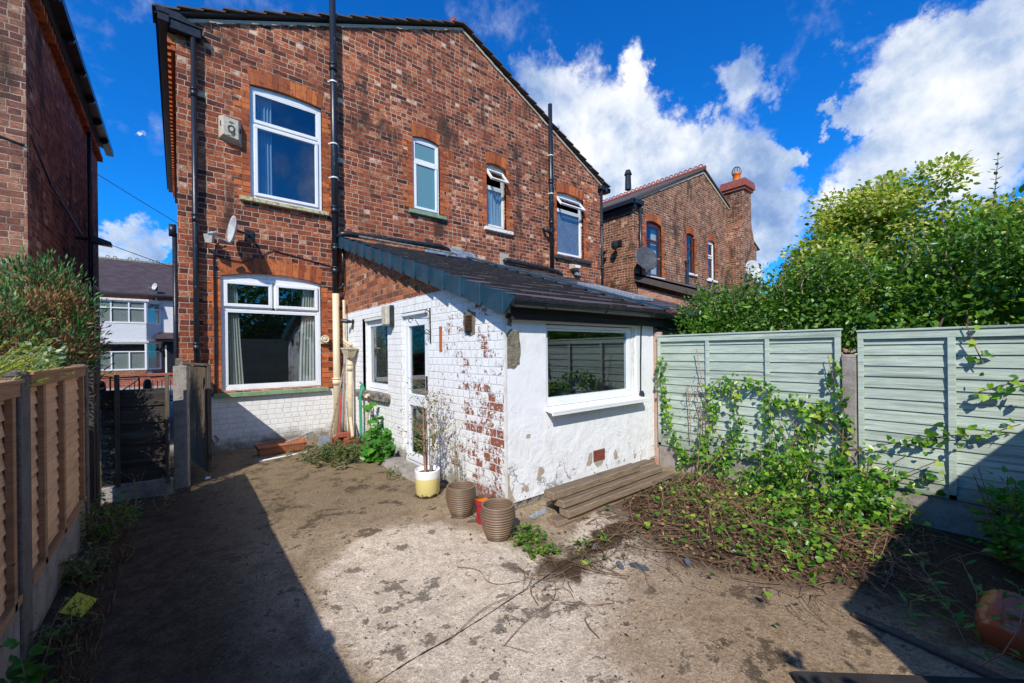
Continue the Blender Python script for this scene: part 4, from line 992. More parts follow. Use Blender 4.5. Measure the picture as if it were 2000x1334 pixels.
# cream waste pipe, hopper and downpipe in the inner corner
mb = MB(); mb.tube([(2.275, 7.50, 3.52), (2.275, 7.5, 2.72)], .024, 8); mb.tube([(2.275, 7.5, 2.74), (2.275, 7.5, 2.70), (2.25, 7.53, 2.66), (2.18, 7.54, 2.62)], .026, 8); mb.build('waste_pipe', 'black_plastic', house, smooth=True)
mb = MB(); mb.tube([(2.255, 7.42, 2.42), (2.255, 7.40, 2.38), (2.255, 7.40, 1.78), (2.25, 7.40, 1.72), (2.25, 7.25, 1.67), (2.25, 7.02, 1.63)], .025, 8); mb.tube([(2.25, 7.40, 1.72), (2.25, 7.38, 1.66), (2.25, 7.1, 1.60)], .02, 8); mb.build('waste_pipe', 'cream_paint', ext, smooth=True)
mb = MB()
hx, hy = 2.22, 7.02
def hopper_ring(z, a, b): return [(hx - a, hy - b, z), (hx + a*.9, hy - b, z), (hx + a*.9, hy + b, z), (hx - a, hy + b, z)]
rings = [hopper_ring(1.585, .095, .18), hopper_ring(1.555, .095, .18), hopper_ring(1.55, .085, .165), hopper_ring(1.43, .055, .10), hopper_ring(1.40, .05, .06)]
vs = [p for r_ in rings for p in r_]; mb.add(vs, [(i*4 + j, i*4 + (j + 1) % 4, i*4 + 4 + (j + 1) % 4, i*4 + 4 + j) for i in range(4) for j in range(4)] + [(16, 17, 18, 19)])
mb.build('hopper', 'cream_paint', ext, bevel=.006)
pipe([(2.225, 7.02, 1.42), (2.225, 7.02, .03)], .042, 'cream_paint', parent=ext, collars=(1.24,))
mb = MB(); mb.tube([(2.29, 7.55, 1.7), (2.29, 7.55, .1)], .012, 6); mb.build('cable', 'twig_pale', ext)

# fittings on the side wall
t_ = thing('bulkhead_light', 'weathered bulkhead light with a mottled glass cover between window and kitchen door', 'lamp', (2.27, 5.55, 1.9))
mb = MB(Tside); mb.box((5.40, -.055, 1.865), (5.58, 0, 2.155)); mb.build('base', 'black_plastic', t_, bevel=.012)
mb = MB(Tside); mb.box((5.405, -.125, 1.87), (5.575, -.055, 2.15)); mb.build('cover', 'alarm_plastic', t_, bevel=.02)
t_ = thing('spotlight', 'small black spotlight on the white brick wall by the hopper', 'lamp', (2.3, 7.15, 1.95))
mb = MB(Tside); mb.tube([(7.12, 0, 2.03), (7.12, -.018, 2.03)], .045, 10); mb.quadbox([(7.09, -.02, 2.06), (7.15, -.02, 2.06), (7.13, -.03, 1.90), (7.11, -.03, 1.90)], (0, .02, 0)); mb.build('wall_plate', 'black_plastic', t_)
mb = MB(Tside); mb.tube([(7.12, -.02, 2.03), (7.16, -.09, 2.035), (7.22, -.16, 2.05)], [.018, .034, .038], 10); mb.build('lamp_head', 'black_plastic', t_)
t_ = thing('hanging_basket_bracket', 'scrolled black iron bracket on the whitewashed wall beside the kitchen door', 'bracket', (2.3, 4.36, 1.7))
mb = MB(Tside)
mb.tube([(4.355, -.008, 1.60), (4.36, -.008, 2.02)], .009, 6); mb.tube([(4.36, -.01, 1.90), (4.36, -.27, 1.885)], .005, 6); mb.tube([(4.36, -.01, 1.70), (4.36, -.12, 1.76), (4.36, -.2, 1.875)], .004, 6)
for cx, cz, rr in ((-.26, 1.86, .03), (-.05, 1.965, .032), (-.055, 1.73, .035)):
    mb.tube([(4.36, cx + rr*math.cos(a)*(1 - a/12), cz + rr*math.sin(a)*(1 - a/12)) for a in np.linspace(0, 5.6, 14)], .005, 5)
mb.build('scroll', 'black_paint', t_)

# ================================================================== NEIGHBOURING EXTENSION (other half, beyond the fence)
ne = thing('neighbouring_extension', 'neighbour\'s grey lean-to with dark slates and a silver rooflight beyond the party line', 'extension', (6, 2.94, 0))
mb = MB(); mb.box((4.81, 2.96, 0), (7.2, 7.6, 1.78)); mb.quadbox([(7.10, 2.96, 1.78), (7.10, 7.6, 1.78), (7.10, 7.6, rz(7.6) - .08), (7.10, 2.96, rz(2.96) - .08)], (.1, 0, 0)); mb.build('wall', 'concrete_grey', ne)
nr = tile_roof(ne, 4.985, 7.25, 2.84, 7.62, tw=.2, gauge=.20, thick=.012)
mb = MB(); mb.quadbox([(4.99, 2.86, rz(2.86) - .09), (4.99, 7.62, rz(7.62) - .09), (4.99, 7.62, rz(7.62) - .015), (4.99, 2.86, rz(2.86) - .015)], (2.24, 0, 0)); mb.build('roof_deck', 'wood_gutterboard', nr)
half_gutter(4.93, 7.3, 2.82, 1.95, .06, 'black_plastic', ne)
mb = MB(); mb.box((4.93, 2.88, 1.76), (7.25, 2.95, 1.96)); mb.build('fascia', 'wood_gutterboard', ne)
mb = MB(); mb.box((4.955, 2.79, 1.985), (5.15, 2.83, 1.998)); mb.build('red_offcut', 'red_paint', ne)
rl = MB()
def on_roof(x, y, hgt): return (x, y, rz(y) + hgt)
def slab(mb, x0, x1, y0, y1, h0, h1):
    mb.quadbox([on_roof(x0, y0, h0), on_roof(x1, y0, h0), on_roof(x1, y1, h0), on_roof(x0, y1, h0)], (0, 0, h1 - h0))
slab(rl, 5.55, 5.60, 3.75, 4.9, .02, .075); slab(rl, 6.10, 6.15, 3.75, 4.9, .02, .075); slab(rl, 5.60, 6.10, 3.75, 3.80, .02, .075); slab(rl, 5.60, 6.10, 4.85, 4.9, .02, .075)
rlo = rl.build('rooflight', 'galv_steel', ne, bevel=.005); rl = MB(); slab(rl, 5.60, 6.10, 3.80, 4.85, .05, .06); rl.build('pane', 'glass', rlo)

# ================================================================== LEFT NEIGHBOUR'S HOUSE
lh = thing('neighbour_house', 'dark shaded brick side wall and sunlit rear wall of the neighbouring house at far left', 'house', (-3, 7.66, 0))
mb = MB(); 
mb.face([(-8, 7.66, 0), (-1.43, 7.66, 0), (-1.43, 7.66, 6.5), (-8, 7.66, 9)])
mb.face([(-1.43, 7.66, 0), (-1.43, 13.45, 0), (-1.43, 13.45, 6.4), (-1.43, 7.66, 6.4)])
mb.face([(-1.43, 13.45, 0), (-8, 13.45, 0), (-8, 13.45, 9), (-1.43, 13.45, 6.4)]); mb.build('wall', 'brick_neighbour', lh, rn=False)
mb = MB(); mb.quadbox([(-1.20, 7.52, 6.36), (-8, 7.52, 9.4), (-8, 7.52, 9.5), (-1.20, 7.52, 6.45)], (0, 6.1, 0)); rfo = mb.build('roof', 'house_tile', lh)
mb = MB(); mb.box((-1.30, 7.5, 6.27), (-1.17, 13.6, 6.38)); mb.box((-1.42, 7.53, 6.17), (-1.39, 13.55, 6.36))
for y in np.arange(7.9, 13.5, .95): mb.tube([(-1.235, float(y), 6.262), (-1.235, float(y) + .06, 6.262)], .075, 8)
mb.build('gutter', 'black_plastic', rfo)
mb = MB()
for i in range(36): mb.box((-1.429, 7.70 + i*.162, 6.04), (-1.34, 7.79 + i*.162, 6.15))
mb.build('corbel_course', 'orange_brick', lh)
mb = MB(); mb.box((-1.44, 11.3, .9), (-1.40, 12.9, 3.0)); wnd = mb.build('window', 'black_plastic', lh)
mb = MB()
for (a, b, c, d) in ((11.3, 12.9, .9, 3.0),):
    mb.box((-1.405, a, c), (-1.36, a + .07, d)); mb.box((-1.405, b - .07, c), (-1.36, b, d)); mb.box((-1.405, a, d - .07), (-1.36, b, d)); mb.box((-1.405, a, 2.1), (-1.36, b, 2.17)); mb.box((-1.405, 12.1, c), (-1.36, 12.17, d))
mb.build('frame', 'upvc_old', wnd)
mb = MB(); mb.tube([(-1.37, 11.8, 6.2), (-1.37, 11.8, .3)], .035, 8); mb.build('drainpipe', 'black_plastic', lh, smooth=True)
mb = MB(); mb.tube([(-1.43, 7.8, 4.3), (-1.415, 8.8, 4.0), (-1.415, 10.2, 3.9), (-1.415, 11.7, 3.8)], .01, 5); mb.tube([(-1.44, 7.645, 4.1), (-2.4, 7.645, 4.35), (-3.2, 7.645, 4.2)], .009, 5); mb.build('cable', 'black_plastic', lh)
t_ = thing('wall_floodlight', 'black floodlight jutting from the shaded wall of the left neighbouring house', 'floodlight', (-1.4, 10.6, 3.4))
mb = MB(); mb.tube([(-1.42, 10.6, 3.62), (-1.2, 10.6, 3.64)], .03, 8); mb.build('arm', 'black_plastic', t_); mb = MB(); mb.quadbox([(-1.22, 10.5, 3.56), (-.95, 10.5, 3.53), (-.95, 10.5, 3.60), (-1.22, 10.5, 3.70)], (0, .2, 0)); mb.build('lamp_head', 'black_plastic', t_, bevel=.01)

# ================================================================== RIGHT BACKGROUND HOUSE
def Tfar(u, d, v): return (u, 7.66 + d, v)
RX0, RX1, RAP = 11.42, 21.6, 16.25
rh = thing('background_house', 'brown brick gabled house with tall side chimney and red ridge tiles, further right', 'house', (RAP, 7.66, 0))
def rtop(x): return 6.36 + (x - RX0)/(RAP - RX0)*(8.55 - 6.36) if x < RAP else 8.55 - (x - RAP)/(RX1 - RAP)*(8.55 - 6.3)
RW = [(12.16, 13.10, 3.98, 5.78, .09), (14.85, 15.46, 4.38, 5.84, .06), (16.58, 17.18, 4.30, 5.86, .05)]
mb = MB(Tfar); wall_with_holes(mb, RX0, RX1, 0, rtop, [(a, b, c, d + r + .05) for a, b, c, d, r in RW], .22, brk=[RAP])
mb.T = Tid; mb.face([(RX0, 7.66, 0), (RX0, 17, 0), (RX0, 17, 6.3), (RX0, 7.66, 6.36)]); mb.face([(RX1, 7.66, 0), (RX1, 17, 0), (RX1, 17, 6.3), (RX1, 7.66, 6.3)]); mb.face([(RX0, 17, 0), (RX1, 17, 0), (RX1, 17, 6.3), (RAP, 17, 8.5), (RX0, 17, 6.3)])
mb.build('wall', 'brick_far', rh, rn=False)
mb = MB(); mb.box((RX0 + .02, 8.7, 0), (RX1 - .02, 8.76, 6.2)); mb.build('inner_partition', 'room_dark', rh)
mb = MB()
for (xa, xb, za, zb) in ((RX0 - .2, RAP, 6.28, 8.62), (RX1 + .2, RAP, 6.22, 8.62)):
    mb.quadbox([(xa, 7.58, za), (xb, 7.58, zb), (xb, 7.58, zb + .07), (xa, 7.58, za + .07)], (0, 9.5, 0))
rro = mb.build('roof', 'house_tile', rh)
mb = MB(); y = 7.56
while y < 17:
    mb.tube([(RAP, y, 8.70), (RAP, y + .40, 8.70)], .09, 8)
    mb.tube([(RAP + .0*a, y + .12 + .085*math.cos(a) + .08, 8.79 + .085*math.sin(a)) for a in np.linspace(-.3, math.pi + .3, 9)], .024, 5)
    mb.tube([(RAP, y + .32 + .075*math.cos(a) + .08, 8.79 + .075*math.sin(a)) for a in np.linspace(-.3, math.pi + .3, 9)], .024, 5)
    y += .42
mb.build('ridge_tile', 'red_tile', rro)
mb = MB()
for i in range(30):
    f0, f1 = i/30, (i + 1)/30
    for A, B in ((RX0, RAP), (RX1, RAP)):
        x0_, x1_ = A + (B - A)*f0, A + (B - A)*f1
        mb.quadbox([(x0_, 7.63, rtop(x0_) - .06 - random.uniform(0, .03)), (x1_, 7.63, rtop(x1_) - .06), (x1_, 7.63, rtop(x1_) + .02), (x0_, 7.63, rtop(x0_) + .02)], (0, .06, 0))
mb.build('verge_mortar', 'mortar_pale', rro)
mb = MB(); mb.box((RX0 - .26, 7.5, 6.17), (RX0 - .12, 17, 6.29)); mb.box((RX0 - .12, 7.54, 6.05), (RX0 - .02, 17, 6.28)); mb.box((RX0 - .2, 7.5, 6.2), (RX0 + .4, 7.62, 6.33)); mb.build('gutter', 'black_paint', rro)
mb = MB(); mb.tube([(RX0 + .28, 7.58, 6.25), (RX0 + .28, 7.58, 3.3)], .045, 8); mb.build('drainpipe', 'black_plastic', rh, smooth=True)
for spec, cells, mt_, slm in ((RW[0], [(12.22, 13.04, 5.22, 5.72, 'fixed', 0), (12.22, 13.04, 4.04, 5.16, 'fixed', 0)], 'upvc_brown', 'upvc'), (RW[1], [(14.9, 15.41, 5.36, 5.80, 'fixed', 0), (14.9, 15.41, 4.43, 5.30, 'fixed', 0)], 'upvc_brown', 'upvc'), (RW[2], [(16.63, 17.13, 5.30, 5.80, 'fixed', 0), (16.63, 17.13, 4.36, 5.22, 'fixed', 0)], 'upvc', 'upvc')):
    a, b, c, d, r = spec
    fr_ = window(Tfar, rh, a, b, c, d, r, cells, rec=.06, fw=.06, mt=mt_, label={12.16: 'broad brown framed window', 14.85: 'narrow brown framed window', 16.58: 'narrow white framed window'}[a])
    arch(Tfar, rh, a, b, d, r, .26, 10 if b - a > .8 else 7, d=-.006); jambs(Tfar, rh, a, b, c, d, d=-.005)
    sill(Tfar, rh, a - .12, b + .12, c - .09, c - .01, mt=slm)
    if a < 13: curtain(Tfar, fr_, 12.75, 13.05, 4.0, 5.7, d=.2)
# chimney stack on the right flank
mb = MB(); mb.box((18.35, 7.05, 0), (19.65, 7.85, 6.2)); mb.quadbox([(18.35, 7.05, 6.2), (19.65, 7.05, 6.2), (19.35, 7.05, 6.9), (18.55, 7.05, 6.9)], (0, .8, 0)); mb.box((18.55, 7.05, 6.9), (19.35, 7.85, 8.25))
ch = mb.build('chimney', 'brick_far', rh)
mb = MB(); mb.box((18.48, 6.98, 8.25), (19.42, 7.92, 8.36)); mb.box((18.42, 6.92, 8.36), (19.48, 7.98, 8.58)); mb.quadbox([(18.45, 6.95, 8.58), (19.45, 6.95, 8.58), (19.45, 7.95, 8.58), (18.45, 7.95, 8.58)], (0, 0, .1)); mb.build('chimney_crown', 'red_tile', ch)
mb = MB(); mb.lathe([(.19, 0), (.16, .08), (.15, .36), (.18, .38), (.18, .44), (.13, .44), (.12, .3), (0, .3)], (18.9, 7.45, 8.68), 16); mb.build('chimney_pot', 'glaze_orange', ch, smooth=True)
mb = MB()
for k in range(6):
    a = math.pi*k/6
    mb.tube([(18.9 + .19*math.cos(q)*math.cos(a), 7.45 + .19*math.cos(q)*math.sin(a), 9.14 + .27*math.sin(q)) for q in np.linspace(-.1, math.pi + .1, 12)], .009, 4)
mb.build('pot_cage', 'black_paint', ch)
mb = MB(); mb.tube([(20.4, 7.6, 5.6), (20.4, 7.6, 7.9)], .07, 10); mb.build('flue_pipe', 'black_plastic', rh, smooth=True)
mb = MB(); mb.tube([(15.3, 10.5, 8.5), (15.3, 10.5, 9.15)], [.14, .12], 10); mb.tube([(15.3, 10.5, 9.15), (15.3, 10.5, 9.35)], [.17, .10], 10); mb.build('roof_vent', 'black_plastic', rh)
mb = MB(); mb.tube([(17.9, 8.4, 7.7), (17.9, 8.4, 8.95)], .015, 5)
for k in range(5): mb.tube([(17.55, 8.4, 8.5 + k*.09), (18.2, 8.4, 8.55 + k*.09)], .01, 4)
mb.build('aerial', 'galv_steel', rh)
# its lean-to
rl_ = thing('background_lean_to', 'pale brick lean-to with dark slate verge below the brown brick house', 'extension', (12.6, 5, 0))
mb = MB(); mb.face([(11.60, 7.64, 0), (11.60, 3.0, 0), (11.60, 3.0, 1.95), (11.60, 7.64, 3.55)]); mb.face([(11.60, 3.0, 0), (16, 3.0, 0), (16, 3.0, 1.95), (11.60, 3.0, 1.95)]); mb.build('wall', 'brick_pale', rl_, rn=False)
mb = MB(); mb.quadbox([(11.45, 2.85, 1.98), (11.45, 7.64, 3.72), (11.45, 7.64, 3.98), (11.45, 2.85, 2.18)], (.06, 0, 0)); mb.quadbox([(11.45, 2.85, 2.16), (16, 2.85, 2.16), (16, 7.64, 3.9), (11.45, 7.64, 3.9)], (0, 0, .06)); mb.build('roof', 'house_tile', rl_)
mb = MB(); mb.tube([(13.4, 6.9, 3.5), (13.4, 6.9, 4.45)], .06, 10); mb.tube([(13.4, 6.9, 4.4), (13.4, 6.9, 4.5)], .085, 10); mb.build('vent_pipe', 'black_plastic', rl_)
t_ = thing('satellite_dish', 'dark satellite dish on the corner of the brown brick background house', 'satellite dish', (11.5, 7.3, 4.3))
dish(t_, (11.42, 7.18, 4.36), (-.35, -.9, .25), (0, 0, 1), .40, .40, .08, 'dish_dark', (11.6, 7.65, 4.2))
t_ = thing('wall_lamp', 'black lantern on the side wall of the brown brick background house', 'lamp', (11.3, 8.1, 4.9))
mb = MB(); mb.tube([(11.42, 8.2, 5.05), (11.2, 8.2, 5.07)], .025, 6); mb.box((11.38, 8.1, 4.95), (11.42, 8.3, 5.15)); mb.build('arm', 'black_plastic', t_); mb = MB(); mb.lathe([(.05, -.2), (.11, -.1), (.11, .02), (.04, .08), (0, .1)], (11.15, 8.2, 5.0), 10); mb.build('lantern', 'black_plastic', t_)
# far red roofs beyond
fr = thing('distant_house', 'low red tiled roof of a distant house behind the garden trees', 'house', (30, 14, 0))
mb = MB(); mb.box((23, 11, 0), (44, 20, 3.9)); mb.build('wall', 'brick_far', fr); mb = MB(); mb.quadbox([(22.5, 10.8, 3.8), (44.5, 10.8, 3.8), (44.5, 15.5, 6.6), (22.5, 15.5, 6.6)], (0, 0, .1)); mb.quadbox([(22.5, 20.2, 3.8), (44.5, 20.2, 3.8), (44.5, 15.5, 6.6), (22.5, 15.5, 6.6)], (0, 0, .1)); mb.build('roof', 'red_tile', fr)
t_ = thing('satellite_dish', 'pale round satellite dish above the hedge, in front of the distant red roof', 'satellite dish', (14.0, 4.7, 3))
dish(t_, (15.6, 5.6, 4.25), (-.5, -.8, .3), (0, 0, 1), .32, .36, .07, 'dish_grey', (15.8, 5.95, 4.1), lnb=False)
mb = MB(); mb.tube([(15.8, 5.95, 0), (15.8, 5.95, 4.1)], .04, 8); mb.build('mast', 'galv_steel', t_)

# ================================================================== COTTAGE ACROSS THE STREET
ct = thing('pebbledash_house', 'white pebbledash house with bay windows across the street, seen through the passage', 'house', (-2, 27.5, 0))
CY = 27.5
mb = MB(); mb.face([(-12, CY, 2.20), (6, CY, 2.20), (6, CY, 4.30), (-12, CY, 4.30)]); mb.build('upper_wall', 'pebbledash', ct, rn=False)
mb = MB(); mb.face([(-12, CY, 0), (6, CY, 0), (6, CY, 2.2), (-12, CY, 2.2)]); mb.face([(-12, CY, 0), (-12, CY + 8, 0), (-12, CY + 8, 4.3), (-12, CY, 4.3)]); mb.face([(6, CY, 0), (6, CY + 8, 0), (6, CY + 8, 4.3), (6, CY, 4.3)]); mb.box((-12, CY - .06, 4.30), (6, CY + .05, 4.50)); mb.build('lower_wall', 'brick_street', ct, rn=False)
mb = MB(); mb.quadbox([(-12.3, CY - .25, 4.48), (6.3, CY - .25, 4.48), (6.3, CY + 4, 6.75), (-12.3, CY + 4, 6.75)], (0, 0, .08)); mb.quadbox([(-12.3, CY + 8.25, 4.48), (6.3, CY + 8.25, 4.48), (6.3, CY + 4, 6.75), (-12.3, CY + 4, 6.75)], (0, 0, .08)); cr = mb.build('roof', 'slate_roof', ct)
mb = MB(); mb.tube([(-12.3, CY + 4, 6.83), (6.3, CY + 4, 6.83)], .10, 8)
for i in range(60):
    x = -12 + i*.30
    if i % 3 != 2: mb.tube([(x + .07*math.cos(a), CY + 4, 6.96 + .07*math.sin(a)) for a in np.linspace(-.4, math.pi + .4, 8)], .022, 5)
mb.build('ridge_tile', 'stone_mossy', cr)
mb = MB(); mb.tube([(-12.3, CY - .3, 4.47), (6.3, CY - .3, 4.47)], .06, 8); mb.build('gutter', 'black_plastic', cr)
def bay(xc, base):
    """canted two storey bay"""
    xl, xr, dl_ = xc - .95, xc + 1.02, .55
    o = [(xl - .45, CY), (xl, CY - dl_), (xr - .10, CY - dl_), (xr + .42, CY)]
    for (z0, z1, m_) in ((2.20, 3.05, 'pebbledash'), (0, .78, 'brick_street')):
        b = MB(); b.quadbox([(x, y, z0) for x, y in o], (0, 0, z1 - z0)); b.build('bay_panel', m_, ct)
    b = MB(); b.quadbox([(x + (.08 if x > xc else -.08), y - .06 if y < CY else y, 2.12) for x, y in o], (0, 0, .07)); b.quadbox([(x + (.1 if x > xc else -.1), y - .08 if y < CY else y, 4.14) for x, y in o], (0, 0, .10)); b.build('bay_band', 'upvc_old' if base else 'black_plastic', ct)
    for z0, z1, lab in ((3.05, 4.14, 'upper bay window'), (.78, 2.12, 'lower bay window')):
        wf = MB(); gl = MB(); bl = MB()
        for (p, q) in ((o[0], o[1]), (o[1], o[2]), (o[2], o[3])):
            P_, Q_ = Vector((*p, 0)), Vector((*q, 0)); L = (Q_ - P_).length; e = (Q_ - P_).normalized(); nn = Vector((e.y, -e.x, 0))
            T = lambda u, d, v, P_=P_, e=e, nn=nn: tuple(P_ + e*u - nn*d*1.0 + Vector((0, 0, v)))
            wf.T = T; gl.T = T; bl.T = T
            ring(wf, 0, L, z0, z1, .07, -.02, .05)
            k = 3 if L > 1.2 else 1
            zt = z1 - (z1 - z0)*.33
            wf.box((.07, -.015, zt - .025), (L - .07, .045, zt + .025))
            for i in range(1, k): wf.box((L*i/k - .025, -.01, z0 + .07), (L*i/k + .025, .04, zt if z0 < 2 else z1 - .07))
            gl.box((.05, .02, z0 + .05), (L - .05, .026, z1 - .05))
            zz = z0 + .08
            while zz < (zt if z0 < 2 else z1 - .08): bl.box((.06, .040, zz), (L - .06, .055, zz + .030)); zz += .045
        wo = wf.build('bay_window', 'upvc', ct); wo['label'] = lab; gl.build('pane', 'glass', wo); bl.build('blind', 'blind_cream', wo)
    b = MB(); b.quadbox([(x*.9 + xc*.1, y + .25 if y < CY else y, .3) for x, y in o], (0, 0, 3.8)); b.build('bay_interior', 'room_dark', ct)
bay(-2.15, True); bay(-7.6, False)
mb = MB(); mb.box((-.62, CY - .02, .05), (.5, CY + .01, 2.16)); mb.box((-.9, CY - .55, 2.22), (1.2, CY + .02, 2.32)); dd = mb.build('door', 'black_plastic', ct); dd['label'] = 'black front door under a canopy'
mb = MB(); mb.quadbox([(-.9, CY - .6, 2.3), (1.2, CY - .6, 2.3), (1.2, CY, 2.6), (-.9, CY, 2.6)], (0, 0, .05)); mb.build('canopy', 'slate_roof', dd)
mb = MB(); mb.box((-.55, CY - .05, .1), (-.48, CY - .02, 2.0)); mb.box((-.18, CY - .06, 1.0), (-.10, CY - .02, 1.08)); mb.build('door_trim', 'upvc', dd)
mb = MB(); mb.tube([(-.98, CY - .05, 4.4), (-.98, CY - .05, 2.75), (-.85, CY - .06, 2.62), (.8, CY - .06, 2.35)], .035, 6); mb.build('drainpipe', 'black_plastic', ct)
mb = MB(); mb.lathe([(.03, -.12), (.07, -.05), (.07, .06), (.03, .1), (0, .12)], (-.70, CY - .1, 1.75), 8); mb.build('door_lamp', 'black_plastic', ct)
mb = MB(); mb.tube([(-.86, CY - .12, 3.9), (-.86, CY - .12, 5.0)], .02, 6); mb.tube([(-.86, CY - .12, 3.9), (-.55, CY - .02, 3.8)], .015, 5); mb.tube([(-.86, CY - .12, 4.2), (-.5, CY - .02, 3.7)], .015, 5); mb.build('aerial_mast', 'galv_steel', ct)
t_ = thing('satellite_dish', 'small satellite dish on a mast against the dark roof of the white house', 'satellite dish', (-.9, CY - .2, 4.8))
dish(t_, (-.93, CY - .25, 4.95), (-.75, -.6, .2), (0, 0, 1), .16, .18, .04, 'dish_grey', (-.86, CY - .12, 4.85), lnb=True)
# street front wall, railings, bollards, planting, bag
mb = MB(); mb.box((-14, 24.0, 0), (8, 24.22, .58)); mb.box((-14, 23.96, .58), (8, 24.26, .68)); tag(mb.build('garden_wall', 'brick_street', origin=(0, 24, 0)), 'low red brick wall in front of the white house across the street', 'wall')
mb = MB()
for (xa, xb) in ((-1.50, -.90),):
    mb.tube([(xa, 16, .86), (xb, 16, .88)], .018, 6); mb.tube([(xa, 16, .80), (xb, 16, .82)], .012, 6); mb.tube([(xa, 16, .1), (xb, 16, .1)], .018, 6); mb.tube([(xa, 16, .30), (xb, 16, .80)], .014, 6)
    for i in range(7): x = xa + (xb - xa)*i/6; mb.tube([(x, 16, .08), (x, 16, .86 if i in (0, 6) else .30 + .5*i/6)], .02 if i in (0, 6) else .010, 6)
tag(mb.build('iron_gate', 'black_paint', origin=(-1.2, 16, 0)), 'black iron garden gate with a diagonal brace, beyond the dark fence panel', 'gate')
mb = MB(); mb.tube([(-.66, 16, .84), (.2, 16, .88)], .016, 6); mb.tube([(-.66, 16, .12), (.2, 16, .12)], .016, 6)
for i in range(9): mb.tube([(-.6 + i*.1, 16, .1), (-.6 + i*.1, 16, .74)], .010, 6)
tag(mb.build('railing', 'black_paint', origin=(-.3, 16, 0)), 'black iron railing right of the round topped gate post', 'railing')
for x, l in ((-1.68, 'round topped black gate post left of the iron gate'), (-.72, 'round topped black gate post between the iron gate and the railing')):
    mb = MB(); mb.lathe([(.10, 0), (.10, .66), (.09, .72), (.06, .78), (0, .80)], (x, 16, 0), 16); tag(mb.build('gate_post', 'black_plastic', origin=(x, 16, 0), smooth=True), l, 'post', 'black gate posts by the street')
def grass_tuft(name, c, rx, ry, n, hgt, mt, **kw):
    P = np.stack([c[0] + rng.uniform(-rx, rx, n), c[1] + rng.uniform(-ry, ry, n), np.full(n, c[2])], 1); D = unit(np.stack([rng.normal(0, .35, n), rng.normal(0, .35, n), np.ones(n)], 1))
    return leaf_mesh(name, P, D, rvec(n), rng.uniform(.5, 1., n)*hgt, SH_BLADE, mt, **kw)
o = grass_tuft('front_garden_plants', (-2.4, 25.0, .45), 1.2, .3, 700, .35, 'leaf_grass'); tag(o, kind='stuff'); tag(o, 'green plants along the front garden of the white house', 'plants')
mb = MB(); mb.lathe([(.2, 0), (.32, .08), (.30, .2), (.12, .3), (0, .34)], (-.95, 25.2, .5), 10); tag(mb.build('rubbish_bag', 'black_bag', smooth=True), 'black rubbish bag behind the low brick wall by the front door', 'bag')
# overhead wires
for p, q, l in (((-6.5, 20, 10.7), (1.2, 20, 5.8), 'thin overhead cable running down to the corner of the house, upper one'), ((-6.5, 20, 7.3), (1.2, 20, 4.35), 'thin overhead cable just above the white house roof, lower one')):
    a, b = Vector(p), Vector(q); pts = [tuple(a.lerp(b, i/12) - Vector((0, 0, .12*math.sin(math.pi*i/12)))) for i in range(13)]
    mb = MB(); mb.tube(pts, .012, 5); tag(mb.build('overhead_cable', 'black_plastic'), l, 'cable')

# ================================================================== FENCES
def panel(T, name, label, u0, u1, z0, z1, nb, battens, mt, fmt, lap=.016, group=None, top_board=.07, side=-1, bevel=0, back=True):
    """overlap board fence panel in plane d=0, visible side d<0"""
    t = thing(name, label, 'fence', T((u0 + u1)/2, 0, z0), group)
    b = MB(T); h = (z1 - z0 - .03)/nb
    for i in range(nb):
        za = z0 + .01 + i*h; j = random.uniform(-.004, .004); j2 = random.uniform(-.004, .004)
        u = u0 + .01
        b.add([(u0 + .01, side*lap, za + j), (u1 - .01, side*lap, za + j2), (u1 - .01, 0, za + h + .03), (u0 + .01, 0, za + h + .03), (u0 + .01, side*lap - side*.006, za + j), (u1 - .01, side*lap - side*.006, za + j2), (u1 - .01, -side*.006, za + h + .03), (u0 + .01, -side*.006, za + h + .03)],
              [(0, 1, 2, 3), (7, 6, 5, 4), (0, 4, 5, 1), (1, 5, 6, 2), (2, 6, 7, 3), (3, 7, 4, 0)])
    b.build('boards', mt, t)
    dd = side*(lap + .024)
    for u, w_ in battens:
        f = MB(T); f.box((u - w_/2, side*(lap - .004), z0), (u + w_/2, dd, z1 - top_board)); f.build('batten', fmt, t, bevel=.002)
    f = MB(T); f.box((u0, side*(lap - .004), z1 - top_board), (u1, dd, z1)); f.build('rail', fmt, t, bevel=.003)
    f = MB(T); f.box((u0, side*(lap - .002), z0), (u1, dd, z0 + .04)); f.build('rail', fmt, t, bevel=.003)
    f = MB(T); f.box((u0 - .005, -side*.03, z1 - .004), (u1 + .005, dd + side*.012, z1 + .014)); f.build('capping', fmt, t, bevel=.003)
    return t
XF = 4.80
Tf = lambda u, d, v: (XF + d, u, v)            # right fence, visible side -X
panel(Tf, 'garden_fence', 'pale green overlap fence panel nearest the kitchen, half covered in climbing leaves', .985, 2.86, .27, 1.66, 14, [(2.84, .04), (2.225, .04), (1.60, .04), (1.01, .045)], 'wood_green', 'wood_green', group='pale green fence panels')
panel(Tf, 'garden_fence', 'pale green overlap fence panel on the right, running into shade at the picture edge', -.96, .868, .27, 1.635, 14, [(.845, .04), (.285, .045), (-.33, .04), (-.94, .04)], 'wood_green', 'wood_green', group='pale green fence panels')
def gravel(T, u0, u1, z0, z1, th, label, mt='concrete_grey'):
    mb = MB(T); mb.box((u0, -th/2, z0), (u1, th/2, z1)); return tag(mb.build('gravel_board', mt, bevel=.006), label, 'gravel board')
Tfg = lambda u, d, v: (XF + .0 + d, u, v)
gravel(Tfg, .97, 2.86, -.05, .265, .05, 'pale concrete gravel board under the leafy green fence panel')
gravel(Tfg, -.96, .86, -.05, .265, .05, 'concrete gravel board under the right hand green fence panel, deep in vines')
